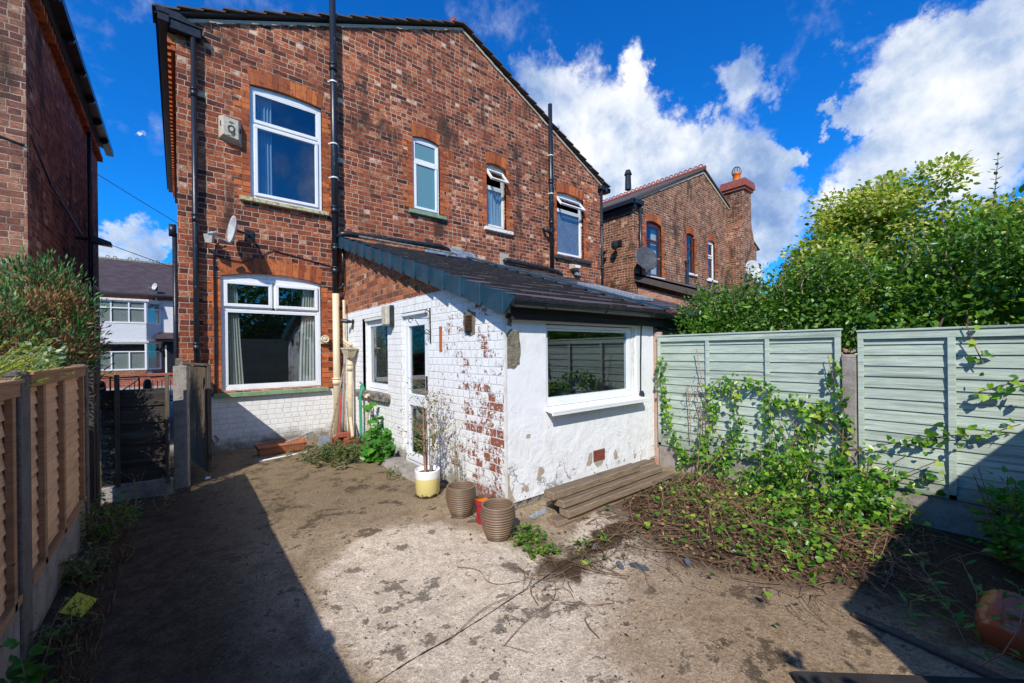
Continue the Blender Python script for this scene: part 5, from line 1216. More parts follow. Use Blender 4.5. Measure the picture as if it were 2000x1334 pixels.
def post(x, y, w_, d_, h, label, mt, name='fence_post', cap=True):
    mb = MB(); a, b = w_/2, d_/2
    mb.box((x - a, y - b, -.1), (x + a, y + b, h))
    if cap: mb.quadbox([(x - a, y - b, h), (x + a, y - b, h), (x + a*.8, y - b, h + .03), (x - a*.8, y - b, h + .03)], (0, d_, 0))
    o = mb.build(name, mt, bevel=.006); return tag(o, label, 'post')
post(4.79, .925, .12, .10, 1.40, 'concrete post standing between the two pale green fence panels', 'concrete_grey')
post(4.84, 2.90, .07, .10, 1.72, 'pinkish concrete post between the white kitchen wall and the green fence', 'concrete_pink', cap=False)
# rear boundary behind the camera (casts the shade across the right of the yard)
Tb = lambda u, d, v: (u, -.98 + d, v)
for i, (a, b) in enumerate(((-.6, 1.2), (1.3, 3.05), (3.15, 4.72))):
    panel(Tb, 'garden_fence', ('weathered back fence panel behind the viewer, ' + ('left', 'middle', 'right')[i] + ' one of three'), a, b, .25, (1.30, 1.99, 1.99)[i], 14, [(a + .03, .04), ((a + b)/2, .04), (b - .03, .04)], 'wood_green', 'wood_green', side=1, group='back fence panels')
    gravel(Tb, a, b, -.05, .245, .05, 'concrete gravel board under the ' + ('left', 'middle', 'right')[i] + ' back fence panel')
for x, l in ((1.25, 'between the left and middle'), (3.10, 'between the middle and right')):
    post(x, -.98, .1, .1, 2.0, 'concrete post ' + l + ' back fence panels', 'concrete_grey')
mb = MB(); mb.quadbox([(2.14, .64, .0), (3.6, -.72, .0), (3.52, -.80, .0), (2.06, .56, .0)], (0, 0, .035)); tag(mb.build('sleeper', 'wood_gutterboard', bevel=.01), 'dark timber sleeper lying along the shaded bottom edge', 'timber')

# left fence
XL = -.64
Tl = lambda u, d, v: (XL + d, u, v)
panel(Tl, 'garden_fence', 'tan overlap fence panel with dark battens between the two left concrete posts', 3.255, 4.85, .30, 1.405, 14, [(3.53, .055), (4.04, .055), (4.76, .05)], 'wood_tan', 'wood_frame_tan', side=1, lap=.016, group='tan fence panels')
panel(Tl, 'garden_fence', 'tan overlap fence panel cut by the left picture edge', 1.245, 3.075, .30, 1.375, 14, [(1.3, .05), (1.85, .055), (2.4, .055), (2.96, .045)], 'wood_tan', 'wood_frame_tan', side=1, lap=.016, group='tan fence panels')
panel(Tl, 'garden_fence', 'tan overlap fence panel beside the viewer, outside the left picture edge', -.96, 1.125, .30, 1.375, 14, [(-.9, .05), (-.3, .055), (.4, .055), (1.08, .045)], 'wood_tan', 'wood_frame_tan', side=1, lap=.016, group='tan fence panels')
gravel(Tl, -.96, 1.20, -.05, .295, .06, 'concrete gravel board under the tan fence panel beside the viewer')
post(-.645, 1.185, .11, .12, 1.40, 'concrete post level with the viewer on the left fence line', 'concrete_post')
gravel(Tl, 3.23, 4.86, -.05, .295, .06, 'concrete gravel board under the tan fence panel with two dark battens')
gravel(Tl, 1.24, 3.06, -.05, .295, .06, 'concrete gravel board under the tan fence panel at the picture edge')
post(-.655, 3.145, .11, .18, 1.40, 'near concrete post between the two tan fence panels', 'concrete_post')
post(-.645, 4.90, .10, .10, 1.40, 'concrete post at the far end of the tan fence', 'concrete_post')
# closing stub and posts toward the gate
post(-.66, 5.62, .10, .10, 1.38, 'dark wooden post beside the dark low fence panel', 'wood_gate')
mb = MB(Tl)
for i in range(3): mb.box((4.955, -.02 + .004*(i % 2), .03 + i*.27), (5.565, .005, .31 + i*.27))
t_ = thing('fence_infill', 'short dark stretch of boards linking the last concrete post and wooden post', 'fence', (XL, 5.2, 0)); mb.build('boards', 'wood_black', t_); mb = MB(Tl); mb.box((5.24, .005, .2), (5.29, .04, 1.38)); mb.build('batten', 'wood_gate', t_)
# dark low fence panel across the passage
Tg = lambda u, d, v: (u, 5.86 - (u + .6)*.22 + d, v)
t_ = thing('garden_fence', 'low black weathered board panel closing off the side passage', 'fence', (-.35, 5.85, 0))
mb = MB(Tg); zs = [.17, .36, .56, .78, .96, 1.125]
for a, b in zip(zs[:-1], zs[1:]):
    mb.add([(-.62, -.02, a), (-.085, -.02, a + .01), (-.085, .0, b + .02), (-.62, 0, b + .015), (-.62, -.012, a), (-.085, -.012, a + .01), (-.085, .008, b + .02), (-.62, .008, b + .015)], [(0, 1, 2, 3), (7, 6, 5, 4), (0, 4, 5, 1), (1, 5, 6, 2), (2, 6, 7, 3), (3, 7, 4, 0)])
mb.build('boards', 'wood_black', t_); mb = MB(Tg); mb.box((-.515, -.055, .15), (-.475, -.02, 1.30)); mb.box((-.12, -.055, .13), (-.085, -.02, 1.28)); mb.build('batten', 'wood_gate', t_)
mb = MB(Tg); mb.quadbox([(-.62, -.03, -.03), (-.06, -.03, -.03), (-.06, -.03, .17), (-.14, -.03, .185), (-.62, -.03, .15)], (0, .06, 0)); tag(mb.build('gravel_board', 'concrete_grey', bevel=.006), 'arched concrete gravel board under the black passage panel', 'gravel board')
mb = MB(); mb.quadbox([(-.055, 5.90, -.05), (.07, 5.86, -.05), (.07, 5.86, 1.375), (-.055, 5.90, 1.375)], (.02, .11, 0)); tag(mb.build('gate_post', 'concrete_grey', bevel=.008), 'pale concrete gate post catching patches of sun at the end of the passage', 'post')
gt_ = thing('garden_gate', 'old dark wooden gate standing open beside the house corner', 'gate', (.15, 6.5, 0))
def gatebox(s0, s1, th0, th1, z0, z1, mb):
    A = Vector((.245, 6.20, 0)); D_ = Vector((-.18, 1.24, 0)).normalized(); Nn = Vector((D_.y, -D_.x, 0))
    P = [A + D_*s + Nn*n_ for s, n_ in ((s0, th0), (s1, th0), (s1, th1), (s0, th1))]
    mb.quadbox([(p.x, p.y, z0) for p in P], (0, 0, z1 - z0))
mb = MB()
for i in range(11): gatebox(.02 + i*.112, .02 + i*.112 + .110, 0, .02, .07, 1.35 + random.uniform(-.02, .02), mb)
mb.build('boards', 'wood_gate', gt_, bevel=.003); mb = MB(); gatebox(0, .05, .02, .06, .05, 1.36, mb); gatebox(1.2, 1.25, -.01, .05, .05, 1.38, mb); gatebox(0, 1.25, -.02, .05, 1.36, 1.385, mb); gatebox(0, 1.2, .02, .055, .2, .28, mb); mb.build('frame', 'wood_gate', gt_, bevel=.003)
mb = MB(); mb.box((-.035, 6.03, 1.38), (.03, 6.09, 1.46)); mb.build('loose_block', 'stone_mossy', gt_)

# ================================================================== TIMBERS
def beam(x0, x1, y0, y1, z0, z1, label, skew=0, ang=0):
    mb = MB(); n = 10; top = []; 
    vs = []; fs = []
    for i in range(n + 1):
        f = i/n; x = x0 + (x1 - x0)*f; dy = skew*f
        jz = [random.uniform(-.0025, .0025) for _ in range(4)]; jy = [random.uniform(-.003, .003) for _ in range(4)]
        vs += [(x, y0 + dy + jy[0], z0 + jz[0]), (x, y1 + dy + jy[1], z0 + jz[1]), (x, y1 + dy + jy[2], z1 + jz[2]), (x, y0 + dy + jy[3], z1 + jz[3])]
    for i in range(n):
        for j in range(4): fs.append((i*4 + j, i*4 + (j + 1) % 4, i*4 + 4 + (j + 1) % 4, i*4 + 4 + j))
    fs += [(3, 2, 1, 0), (n*4, n*4 + 1, n*4 + 2, n*4 + 3)]
    mb.add(vs, fs); o = mb.build('timber_beam', 'wood_beam', bevel=.006); tag(o, label, 'beam', 'stacked timber beams by the white wall')
beam(2.45, 4.22, 2.41, 2.53, .004, .052, 'bottom beam of the timber stack, its end sticking out nearest the drain')
beam(2.56, 4.27, 2.385, 2.50, .060, .120, 'second beam from the bottom of the timber stack, front row, longest to the right')
beam(2.55, 4.17, 2.435, 2.56, .130, .192, 'third beam up in the front row of the timber stack', .02)
beam(2.49, 3.80, 2.495, 2.62, .200, .265, 'topmost beam on the timber stack')
beam(2.62, 4.28, 2.60, 2.75, .130, .192, 'back row beam of the timber stack, against the white wall')
beam(2.70, 4.20, 2.60, 2.74, .062, .122, 'hidden lower beam in the back row of the timber stack')
beam(2.62, 4.20, 2.61, 2.74, .004, .054, 'lowest back beam of the timber stack resting on the ground')
# drain grate
mb = MB(); mb.quadbox([(2.42, 2.66, .006), (2.90, 2.75, .006), (2.90, 2.82, .006), (2.40, 2.73, .006)], (0, 0, .012))
for i in range(14): mb.quadbox([(2.43 + i*.034, 2.675 + i*.006, .018), (2.445 + i*.034, 2.677 + i*.006, .018), (2.435 + i*.034, 2.735 + i*.006, .018), (2.42 + i*.034, 2.733 + i*.006, .018)], (0, 0, .006))
tag(mb.build('drain_grate', 'galv_steel'), 'grey slotted drain channel cover at the foot of the white corner', 'drain')

# ================================================================== POTS
def ribbed_pot(x, y, label, s=1.0, soil=False):
    t = thing('ribbed_pot', label, 'plant pot', (x, y, 0), 'ribbed brown plant pots')
    prof = [(.0, .004), (.088, .004)]; H = .285*s; nr = 13
    for i in range(nr*6 + 1):
        f = i/(nr*6)
        R_ = (.092 + .052*math.sin(min(f*1.25, 1)*math.pi*.5) - .012*max(0, f - .72)/.28)*s
        prof.append((R_ + .0042*math.cos(f*nr*2*math.pi), .006 + H*.93*f))
    prof += [(.134*s, H*.945), (.138*s, H*.97), (.134*s, H), (.122*s, H), (.118*s, H*.96), (.12*s, H*.6), (.1*s, .03), (0, .03)]
    mb = MB(); mb.lathe(prof, (x, y, 0), 48); mb.build('body', 'pot_brown', t, smooth=True)
    mb = MB(); mb.lathe([(0, .12 if not soil else .22), (.115*s, .12 if not soil else .22)], (x, y, 0), 24); mb.build('pot_interior', 'terracotta_dull' if not soil else 'soil', t)
    return t
t = mat('pot_brown'); P = t.obj(); zz = t.xyz(P)[2]; n = t.noise(P, 14, 5, .65); st = t.math('SINE', t.math('MULTIPLY', t.math('SUBTRACT', zz, .006), 13*2*math.pi/.265))
c = t.mix(n, (.15, .095, .055), (.25, .165, .10)); c = t.mix(t.step(st, .1, -.8, 0., .72), c, (.075, .048, .032))
dm = t.step(t.math('ADD', zz, t.math('MULTIPLY', t.math('SUBTRACT', t.noise(P, 20, 4), .5), .08)), .09, .01); c = t.mix(t.math('MULTIPLY', dm, .55), c, (.05, .035, .022))
fin(t, c, .5, n, .002)
ribbed_pot(1.99, 3.19, 'ribbed brown pot between the yellow white planter and the red pot', .96)
ribbed_pot(1.965, 2.60, 'ribbed brown pot nearest the viewer, in front of the small red pot', .97)
t_ = thing('red_pot', 'small glazed red pot with orange inside, between the two ribbed pots', 'plant pot', (2.08, 2.93, 0))
mb = MB(); mb.lathe([(0, .0), (.082, .0), (.084, .03), (.080, .034), (.083, .13), (.086, .16), (.094, .165), (.096, .20), (.0945, .205), (.091, .204), (.086, .16), (.080, .03), (0, .028)], (2.08, 2.93, 0), 36); mb.build('body', 'glaze_red', t_, smooth=False)
mb = MB(); mb.lathe([(.0945, .2055), (.089, .205), (.083, .16), (.077, .06), (0, .055)], (2.08, 2.93, 0), 36); mb.build('inside', 'glaze_orange', t_, smooth=True)
t = mat('planter_glaze'); P = t.obj(); zz = t.xyz(P)[2]; n = t.noise(P, 30, 5, .8)
e = t.math('ADD', zz, t.math('MULTIPLY', t.math('SUBTRACT', t.noise(P, 4, 2), .5), .02))
c = t.mix(t.step(e, .185, .20), (.72, .62, .24), (.82, .82, .80)); dz_ = t.step(t.math('ADD', zz, t.math('MULTIPLY', t.math('SUBTRACT', n, .5), -.14)), .035, .03)
c = t.mix(dz_, c, (.05, .035, .015)); fin(t, c, .25, spec=.6)
px_, py_ = 2.0, 3.86
t_ = thing('planter', 'white and yellow cylindrical planter holding a spindly shrub', 'plant pot', (px_, py_, 0))
mb = MB(); mb.lathe([(0, .006), (.118, .006), (.124, .012), (.13, .26), (.131, .275), (.127, .278), (.122, .27), (.118, .22), (0, .22)], (px_, py_, 0), 40); mb.build('body', 'planter_glaze', t_, smooth=False)
for o_ in t_.children:
    for p_ in o_.data.polygons: p_.use_smooth = len(p_.vertices) == 4
mb = MB(); mb.lathe([(0, .235), (.119, .233)], (px_, py_, 0), 20); mb.build('compost', 'soil', t_)
# terracotta trough by the wall with trowel
t_ = thing('window_box', 'long ribbed terracotta trough below the large ground floor window', 'plant trough', (1.17, 6.93, 0))
Tt = lambda u, d, v: (1.19 + u*.9965 - d*.08, 6.98 + u*.03 + d, v)
mb = MB(Tt); L_, a_, b_ = .32, .075, .10
mb.add([(-L_ + .03, -a_, .01), (L_ - .03, -a_, .01), (L_ - .03, a_, .01), (-L_ + .03, a_, .01), (-L_, -b_, .125), (L_, -b_, .125), (L_, b_, .125), (-L_, b_, .125)], [(0, 1, 2, 3), (0, 4, 5, 1), (1, 5, 6, 2), (2, 6, 7, 3), (3, 7, 4, 0)])
ring_ = [(-1, -1), (1, -1), (1, 1), (-1, 1)]
for (z0, z1, g0) in ((.125, .16, .012), ):
    mb.box((-L_ - g0, -b_ - g0, z0), (L_ + g0, -b_, z1)); mb.box((-L_ - g0, b_, z0), (L_ + g0, b_ + g0, z1)); mb.box((-L_ - g0, -b_, z0), (-L_, b_, z1)); mb.box((L_, -b_, z0), (L_ + g0, b_, z1))
for i in range(26):
    u = -L_ + .035 + i*(2*L_ - .06)/26
    mb.quadbox([(u, -a_ - .001, .02), (u + .012, -a_ - .001, .02), (u + .012, -b_ - .001, .118), (u, -b_ - .001, .118)], (0, -.005, 0))
mb.build('trough', 'terracotta', t_); mb = MB(Tt); mb.box((-L_, -b_, .10), (L_, b_, .112)); mb.build('compost', 'soil', t_)
mb = MB(); mb.tube([(1.43, 6.95, .20), (1.56, 7.0, .235), (1.64, 7.03, .245)], [.014, .012, .016], 6); mb.quadbox([(1.22, 6.90, .155), (1.43, 6.93, .20), (1.44, 6.97, .205), (1.24, 6.96, .16)], (0, 0, .006)); tag(mb.build('trowel', 'galv_steel'), 'small garden trowel lying across the terracotta trough', 'trowel')
mb = MB(); mb.tube([(.86, 6.56, .016), (1.5, 6.70, .016)], .013, 8); mb.tube([(.86, 6.56, .016), (.84, 6.555, .014)], .013, 8); tag(mb.build('plastic_pipe', 'upvc'), 'thin white plastic pipe lying on the ground by the trough', 'pipe')
# brick stack
simple('red_brick_loose', (.34, .095, .05), (.24, .06, .035), 30, .85, .004)
for i, (x, y, z, a, l) in enumerate(((1.98, 6.93, 0, .05, 'lower red brick of the small stack behind the weeds, left one'), (2.12, 6.70, 0, .1, 'lower red brick of the small stack behind the weeds, right one'), (1.99, 6.86, .072, 0, 'middle red brick of the small stack, left one'), (2.13, 6.68, .072, .06, 'middle red brick of the small stack, right one'), (2.05, 6.80, .144, -.1, 'topmost red brick of the small stack'), (1.83, 7.05, 0, 1.2, 'red brick standing behind the small stack'))):
    mb = MB(); ca, sa = math.cos(a), math.sin(a)
    mb.T = lambda u, d, v, x=x, y=y, z=z, ca=ca, sa=sa: (x + u*ca - d*sa, y + u*sa + d*ca, z + v)
    mb.box((-.108, -.052, .003), (.108, .052, .068)); tag(mb.build('loose_brick', 'red_brick_loose', bevel=.004), l, 'brick', 'loose red bricks')
# tools leaning in the corner
t_ = thing('spade', 'old spade with a long wooden handle leaning against the cream pipe', 'spade', (1.75, 6.85, 0))
mb = MB(); mb.tube([(1.78, 6.72, .10), (2.02, 7.02, .72), (2.20, 7.22, 1.32)], [.016, .016, .015], 8); mb.build('handle', 'twig_pale', t_)
mb = MB(); mb.quadbox([(1.60, 6.66, .02), (1.74, 6.60, .02), (1.83, 6.68, .22), (1.68, 6.76, .22)], (-.012, .004, .003)); mb.build('blade', 'slate', t_, bevel=.003)
t_ = thing('rake', 'thin grey poled rake leaning upright in the inner corner behind the cream downpipe', 'rake', (2.1, 7.3, 0))
mb = MB(); mb.tube([(2.14, 7.25, .02), (2.27, 7.45, 1.55)], .012, 6); mb.build('handle', 'galv_steel', t_); mb = MB(); mb.box((2.05, 7.22, .0), (2.23, 7.25, .03))
for k in range(6): mb.tube([(2.06 + k*.03, 7.24, .0), (2.06 + k*.03, 7.17, .0)], .004, 4)
mb.build('head', 'galv_steel', t_)
t_ = thing('broom', 'red handled broom stick standing between the cream soil pipe and the rake', 'broom', (2.05, 7.3, 0))
mb = MB(); mb.tube([(2.08, 7.18, .1), (2.20, 7.42, .78)], .014, 6); mb.build('handle', 'red_paint', t_); mb = MB(); mb.quadbox([(1.98, 7.12, .01), (2.16, 7.18, .01), (2.13, 7.21, .12), (2.02, 7.17, .12)], (-.02, .05, 0)); mb.build('head', 'twig_pale', t_)
t_ = thing('metal_rod', 'thin metal rod with a hook leaning on the white wall in the corner', 'rod', (2.28, 7.2, 0))
mb = MB(); mb.tube([(2.25, 7.16, .03), (2.31, 7.22, 1.18), (2.30, 7.22, 1.25)], .006, 5); mb.tube([(2.30, 7.22 + .03*math.sin(a), 1.10 + .04*math.cos(a)) for a in np.linspace(0, 5.5, 12)], .005, 5); mb.build('shaft', 'galv_steel', t_)
mb = MB()
for k in range(4):
    o_ = k*.022
    mb.tube([(2.27, 6.62 - o_, .98), (2.235, 6.60 - o_, .80), (2.24, 6.60 - o_ + .01*math.sin(k), .5), (2.25, 6.62 - o_, .22), (2.22, 6.6 - o_, .10)], .012, 6)
mb.tube([(2.29, 6.58, .98), (2.24, 6.58, 1.02), (2.25, 6.5, 1.0), (2.27, 6.45, .9)], .012, 6)
tag(mb.build('garden_hose', 'hose_green', smooth=True), 'coiled green garden hose hanging on the white wall under the mossy sill', 'hose')
mb = MB(); mb.tube([(2.29, 6.22, .84), (2.22, 6.22, .84), (2.19, 6.2, .80)], .03, 8); mb.tube([(2.29, 6.3, .18), (2.24, 6.3, .5), (2.27, 6.26, .8)], .02, 6); mb.tube([(2.20, 6.95, .42), (2.12, 6.6, .16)], .022, 6); tag(mb.build('waste_pipe', 'cream_paint'), 'short cream waste pipes poking out low beside the leafy sapling', 'pipe')
# small things on the ground
for i, (x, y, a, r_) in enumerate(((2.40, 1.98, .3, .025), (2.33, 1.70, 1.1, .030), (2.42, 1.60, 2.0, .045), (2.72, 1.42, .7, .03))):
    mb = MB(); pts = [(r_*1.5*math.cos(q)*random.uniform(.8, 1.1), r_*.7*math.sin(q)) for q in np.linspace(0, 2*math.pi*.85, 7)]
    mb.quadbox([(x + p*math.cos(a) - q*math.sin(a), y + p*math.sin(a) + q*math.cos(a), .012 + .01*(p > 0)) for p, q in pts], (0, 0, .006))
    tag(mb.build('slate_shard', 'slate'), ('small slate shard nearest the timber stack', 'slate shard lying in the dark soil strip', 'largest broken slate shard on the pale concrete', 'slate shard at the edge of the leaf litter')[i], 'slate shard', 'broken slate pieces')
for i, (x, y, mt_, l) in enumerate(((3.35, 1.62, 'upvc', 'crumpled white wrapper in the leaf litter'), (3.10, 1.28, 'upvc', 'white folded scrap of paper on the tan concrete'), (3.9, 1.35, 'upvc_old', 'pale torn wrapper beside the vine mound'), (.25, 6.05, 'upvc', 'tiny white scrap on the ground in front of the gate'))):
    mb = MB(); q = [(x + random.uniform(-.035, .035), y + random.uniform(-.025, .025), .012 + random.uniform(0, .03)) for _ in range(9)]
    bm_ = bmesh.new()
    for p_ in q: bm_.verts.new(p_)
    bmesh.ops.convex_hull(bm_, input=bm_.verts); me_ = bpy.data.meshes.new('litter'); bm_.to_mesh(me_); bm_.free()
    tag(link('litter', me_, mt_, origin=(x, y, 0)), l, 'litter')
mb = MB(); mb.quadbox([(-.54, 3.42, .045), (-.44, 3.33, .02), (-.39, 3.49, .03), (-.49, 3.60, .06)], (0, 0, .003)); tag(mb.build('yellow_card', 'yellow_card'), 'bright yellow card among the weeds along the left fence', 'card')
# orange pot lying at lower right
t_ = thing('tipped_pot', 'glazed terracotta pot tipped over among weeds in the lower right corner', 'plant pot', (3.1, 0, 0))
t = mat('tipped_glaze'); P = t.pos(); fin(t, t.mix(t.noise(P, 9, 5, .7), (.34, .075, .028), (.46, .12, .045)), .25, spec=.6)
mb = MB(); prof = [(0, 0), (.10, 0), (.115, .01), (.15, .10), (.165, .2), (.155, .25), (.165, .262), (.160, .275), (.145, .27), (.15, .2), (.1, .03), (0, .03)]
Mr = Matrix.Translation((3.13, .0, .115)) @ Matrix.Rotation(R(66), 4, Vector((.3, 1, 0)).normalized()) @ Matrix.Scale(.78, 4) @ Matrix.Translation((0, 0, -.13))
mb.T = lambda x, y, z: tuple(Mr @ Vector((x, y, z))); mb.lathe(prof, (0, 0, 0), 40); mb.build('body', 'tipped_glaze', t_, smooth=True)

# ================================================================== VEGETATION
def lumps_leaves(lumps, ncl, per, spread, size, shell=(.72, 1.02), upb=.5, flatz=.6, clip=None):
    """clusters of leaves on ellipsoid lumps; returns P,D,N,S"""
    Ps, Ds, Ns = [], [], []
    vol = np.array([l[3]*l[4] + l[4]*l[5] + l[3]*l[5] for l in lumps]); cnt = (ncl*vol/vol.sum()).astype(int)
    for (cx, cy, cz, rx, ry, rz_), k in zip(lumps, cnt):
        u = rvec(k); r = rng.uniform(shell[0], shell[1], (k, 1))
        r[rng.random((k, 1)) < .18] *= .75
        C = np.array([cx, cy, cz]) + u*r*np.array([rx, ry, rz_])
        c = np.repeat(C, per, 0); out_ = np.repeat(u, per, 0)
        off = rng.normal(0, 1, (k*per, 3))*spread*np.array([1, 1, flatz])
        Ps.append(c + off); Ds.append(unit(unit(off + 1e-6)*.7 + out_*.5 + rng.normal(0, .35, off.shape) + np.array([0, 0, -.05]))); Ns.append(unit(out_*.45 + np.array([0, 0, upb]) + rng.normal(0, .38, off.shape)))
    P, D, N = np.concatenate(Ps), np.concatenate(Ds), np.concatenate(Ns)
    if clip is not None:
        m_ = clip(P); P, D, N = P[m_], D[m_], N[m_]
    return P, D, N, rng.uniform(.65, 1.15, len(P))*size

# golden tree behind the right fence
tree = thing('golden_tree', 'broad tree with yellow green leaf clusters rising behind the right fence', 'tree', (7.1, .9, 0))
L1 = [(7.3, 1.35, 2.72, .85, .85, .74), (7.0, .72, 3.02, .70, .50, .68), (7.4, -.35, 2.30, .9, .8, .80), (6.9, 1.75, 2.12, .75, .60, .55), (7.2, .12, 2.72, .55, .34, .45), (7.9, 1.9, 2.3, .7, .8, .7), (6.9, -.9, 2.35, .8, .7, .75), (7.1, 1.22, 3.12, .45, .34, .36), (7.5, .5, 2.0, 1.1, 1.9, .85), (6.8, 1.3, 2.6, .5, .5, .5), (7.05, -1.7, 2.3, .8, .8, .75)]
def bumpy(L, n, r0, r1, zmin=-.2):
    out = [(a, b_, c_, d*.86, e*.86, f_*.86) for a, b_, c_, d, e, f_ in L]
    for k in range(n):
        a, b_, c_, d, e, f_ = L[rng.integers(len(L))]; u = rvec(1)[0]
        if u[2] < zmin: u[2] = -u[2]
        r = rng.uniform(r0, r1); q = .92
        out.append((a + u[0]*d*q, b_ + u[1]*e*q, c_ + u[2]*f_*q, r, r, r*.8))
    return out
P, D, N, S = lumps_leaves(bumpy(L1, 80, .14, .32), 3400, 22, .065, .060, upb=.9, flatz=.4)
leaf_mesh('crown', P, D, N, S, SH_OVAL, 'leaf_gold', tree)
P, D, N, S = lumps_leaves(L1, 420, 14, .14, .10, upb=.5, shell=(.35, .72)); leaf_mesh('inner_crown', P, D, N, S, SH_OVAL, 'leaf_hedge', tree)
mb = MB()
for k in range(5):
    a = random.uniform(0, 6.28); mb.tube([(7.1, .9, 0), (7.1 + .25*math.cos(a), .9 + .25*math.sin(a), 1.2), (7.1 + .7*math.cos(a), .9 + .7*math.sin(a), 2.3), (7.1 + .8*math.cos(a), .9 + 1.0*math.sin(a), 2.9)], [.07, .05, .03, .012], 7)
mb.build('trunk', 'bark', tree)
# evergreen hedge shrubs close behind the fence
hd = thing('green_hedge', 'dense dark green shrub hedge just behind the pale green fence panels', 'hedge', (5.6, 1.0, 0))
L2 = [(5.55, 2.35, 1.65, .50, .42, .50), (5.65, 1.7, 1.80, .55, .60, .55), (5.75, 1.0, 1.95, .6, .6, .6), (5.8, .3, 2.0, .65, .6, .65), (5.75, -.4, 2.0, .6, .6, .65), (5.7, -1.2, 1.9, .6, .7, .7), (5.6, 1.9, 1.2, .55, .9, .6), (5.7, .4, 1.2, .6, 1.2, .7), (5.7, -1.0, 1.1, .6, 1.2, .8), (6.05, 2.5, 1.9, .4, .35, .42)]
P, D, N, S = lumps_leaves(bumpy(L2, 60, .14, .28), 1900, 20, .065, .055, upb=.35, flatz=.8, clip=lambda p: (p[:, 0] > 4.93) & (p[:, 2] > .05))
leaf_mesh('foliage', P, D, N, S, SH_OVAL, 'leaf_hedge', hd)
P, D, N, S = lumps_leaves(L2, 500, 14, .12, .09, upb=.4, shell=(.3, .8), clip=lambda p: (p[:, 0] > 4.95) & (p[:, 2] > .05)); leaf_mesh('inner_foliage', P, D, N, S, SH_OVAL, 'leaf_hedge', hd)
P, D, N, S = lumps_leaves([(a, b, c + .18, d*.95, e*.95, f_) for a, b, c, d, e, f_ in L2[:7]], 300, 7, .10, .062, upb=.3, clip=lambda p: (p[:, 0] > 4.93) & (p[:, 2] > 1.5))
leaf_mesh('young_foliage', P, D, N, S, SH_SLIM, 'leaf_grey', hd)
mb = MB(); Pl, Dl, Nl, Sl = [], [], [], []
shoots = [((5.5, .10, 2.3), (5.42, .04, 3.12)), ((5.45, .55, 2.3), (5.35, .62, 2.75)), ((5.5, 1.2, 2.3), (5.35, 1.25, 2.72)), ((5.4, 1.9, 2.1), (5.35, 2.0, 2.50)), ((5.35, 2.35, 1.9), (5.30, 2.45, 2.30)), ((5.3, 1.6, 2.0), (5.2, 1.62, 2.32)), ((5.6, -.1, 2.4), (5.5, -.2, 2.75)), ((5.4, .9, 2.3), (5.2, .85, 2.6)), ((5.6, 2.55, 2.0), (5.62, 2.62, 2.42)), ((5.3, 2.1, 1.9), (5.15, 2.1, 2.22)), ((5.5, .3, 2.4), (5.35, .35, 2.85))]
for a, b in shoots + [((5.45 + random.uniform(-.1, .2), y_, 2.1), (5.3 + random.uniform(-.2, .2), y_ + random.uniform(-.15, .15), 2.3 + random.uniform(.0, .25))) for y_ in np.linspace(-.3, 2.6, 26)]:
    a, b = Vector(a), Vector(b); bow = Vector((random.uniform(-.05, .05), random.uniform(-.05, .05), 0)); pts = [a.lerp(b, f) + bow*math.sin(f*math.pi) for f in np.linspace(0, 1, 7)]
    mb.tube([tuple(p) for p in pts], [.006, .006, .005, .005, .004, .003, .002], 5)
    k = int((b - a).length/.038)
    for i in range(k):
        f = (i + 1)/k; p = a.lerp(b, f) + bow*math.sin(f*math.pi)
        for sgn in (0, math.pi):
            an = i*1.57 + sgn + random.uniform(-.3, .3); Pl.append(tuple(p)); Dl.append((math.cos(an), math.sin(an), .6)); Nl.append((-math.cos(an)*.5, -math.sin(an)*.5, 1)); Sl.append(random.uniform(.045, .07)*(1.15 - .5*f))
mb.build('shoot_stem', 'twig_pale', hd); leaf_mesh('shoot_leaf', Pl, Dl, Nl, Sl, SH_OVAL, 'leaf_grey', hd)
mb = MB(); 
for k in range(9):
    y_ = -1.2 + k*.45; mb.tube([(5.6, y_, 0), (5.55 + random.uniform(-.2, .2), y_ + random.uniform(-.2, .2), .9), (5.5 + random.uniform(-.3, .3), y_ + random.uniform(-.3, .3), 1.8)], [.03, .02, .008], 6)
mb.build('stem', 'bark', hd)

# left conifer
cf = thing('conifer_bush', 'shaggy conifer with brown inner twigs above the left fence', 'bush', (-1.05, 5.9, 0))
L3 = [(-1.02, 5.9, 1.75, .40, .40, .62), (-1.30, 5.3, 1.55, .42, .42, .48), (-.95, 5.6, 1.35, .30, .35, .5), (-1.0, 6.1, 2.10, .20, .20, .36), (-1.5, 6.0, 1.7, .5, .5, .5)]
P, D, N, S = lumps_leaves(L3, 420, 26, .045, .06, upb=.2, flatz=1.5, shell=(.80, 1.1))
D = unit(D + np.array([0, 0, .9])); leaf_mesh('foliage', P, D, N, S, SH_SLIM, 'leaf_conifer', cf)
P, D, N, S = lumps_leaves([(a + .04, b - .10, c - .08, d*.88, e*.88, f_*.82) for a, b, c, d, e, f_ in L3], 620, 22, .05, .055, upb=.2, flatz=1.3)
leaf_mesh('brown_foliage', P, unit(D + np.array([0, 0, .8])), N, S, SH_SLIM, 'leaf_conifer_dead', cf)
mb = MB()
for k in range(14):
    a = random.uniform(0, 6.28); r_ = random.uniform(.1, .36); mb.tube([(-1.1, 5.8, 0), (-1.1 + r_*.4*math.cos(a), 5.8 + r_*.4*math.sin(a), 1.0), (-1.05 + r_*math.cos(a), 5.8 + r_*math.sin(a), 1.9 + random.uniform(-.3, .2))], [.03, .015, .004], 5)
mb.build('branch', 'twig', cf)
vg = thing('variegated_shrub', 'cream edged variegated shrub leaning over the left fence', 'shrub', (-.85, 4.5, 0))
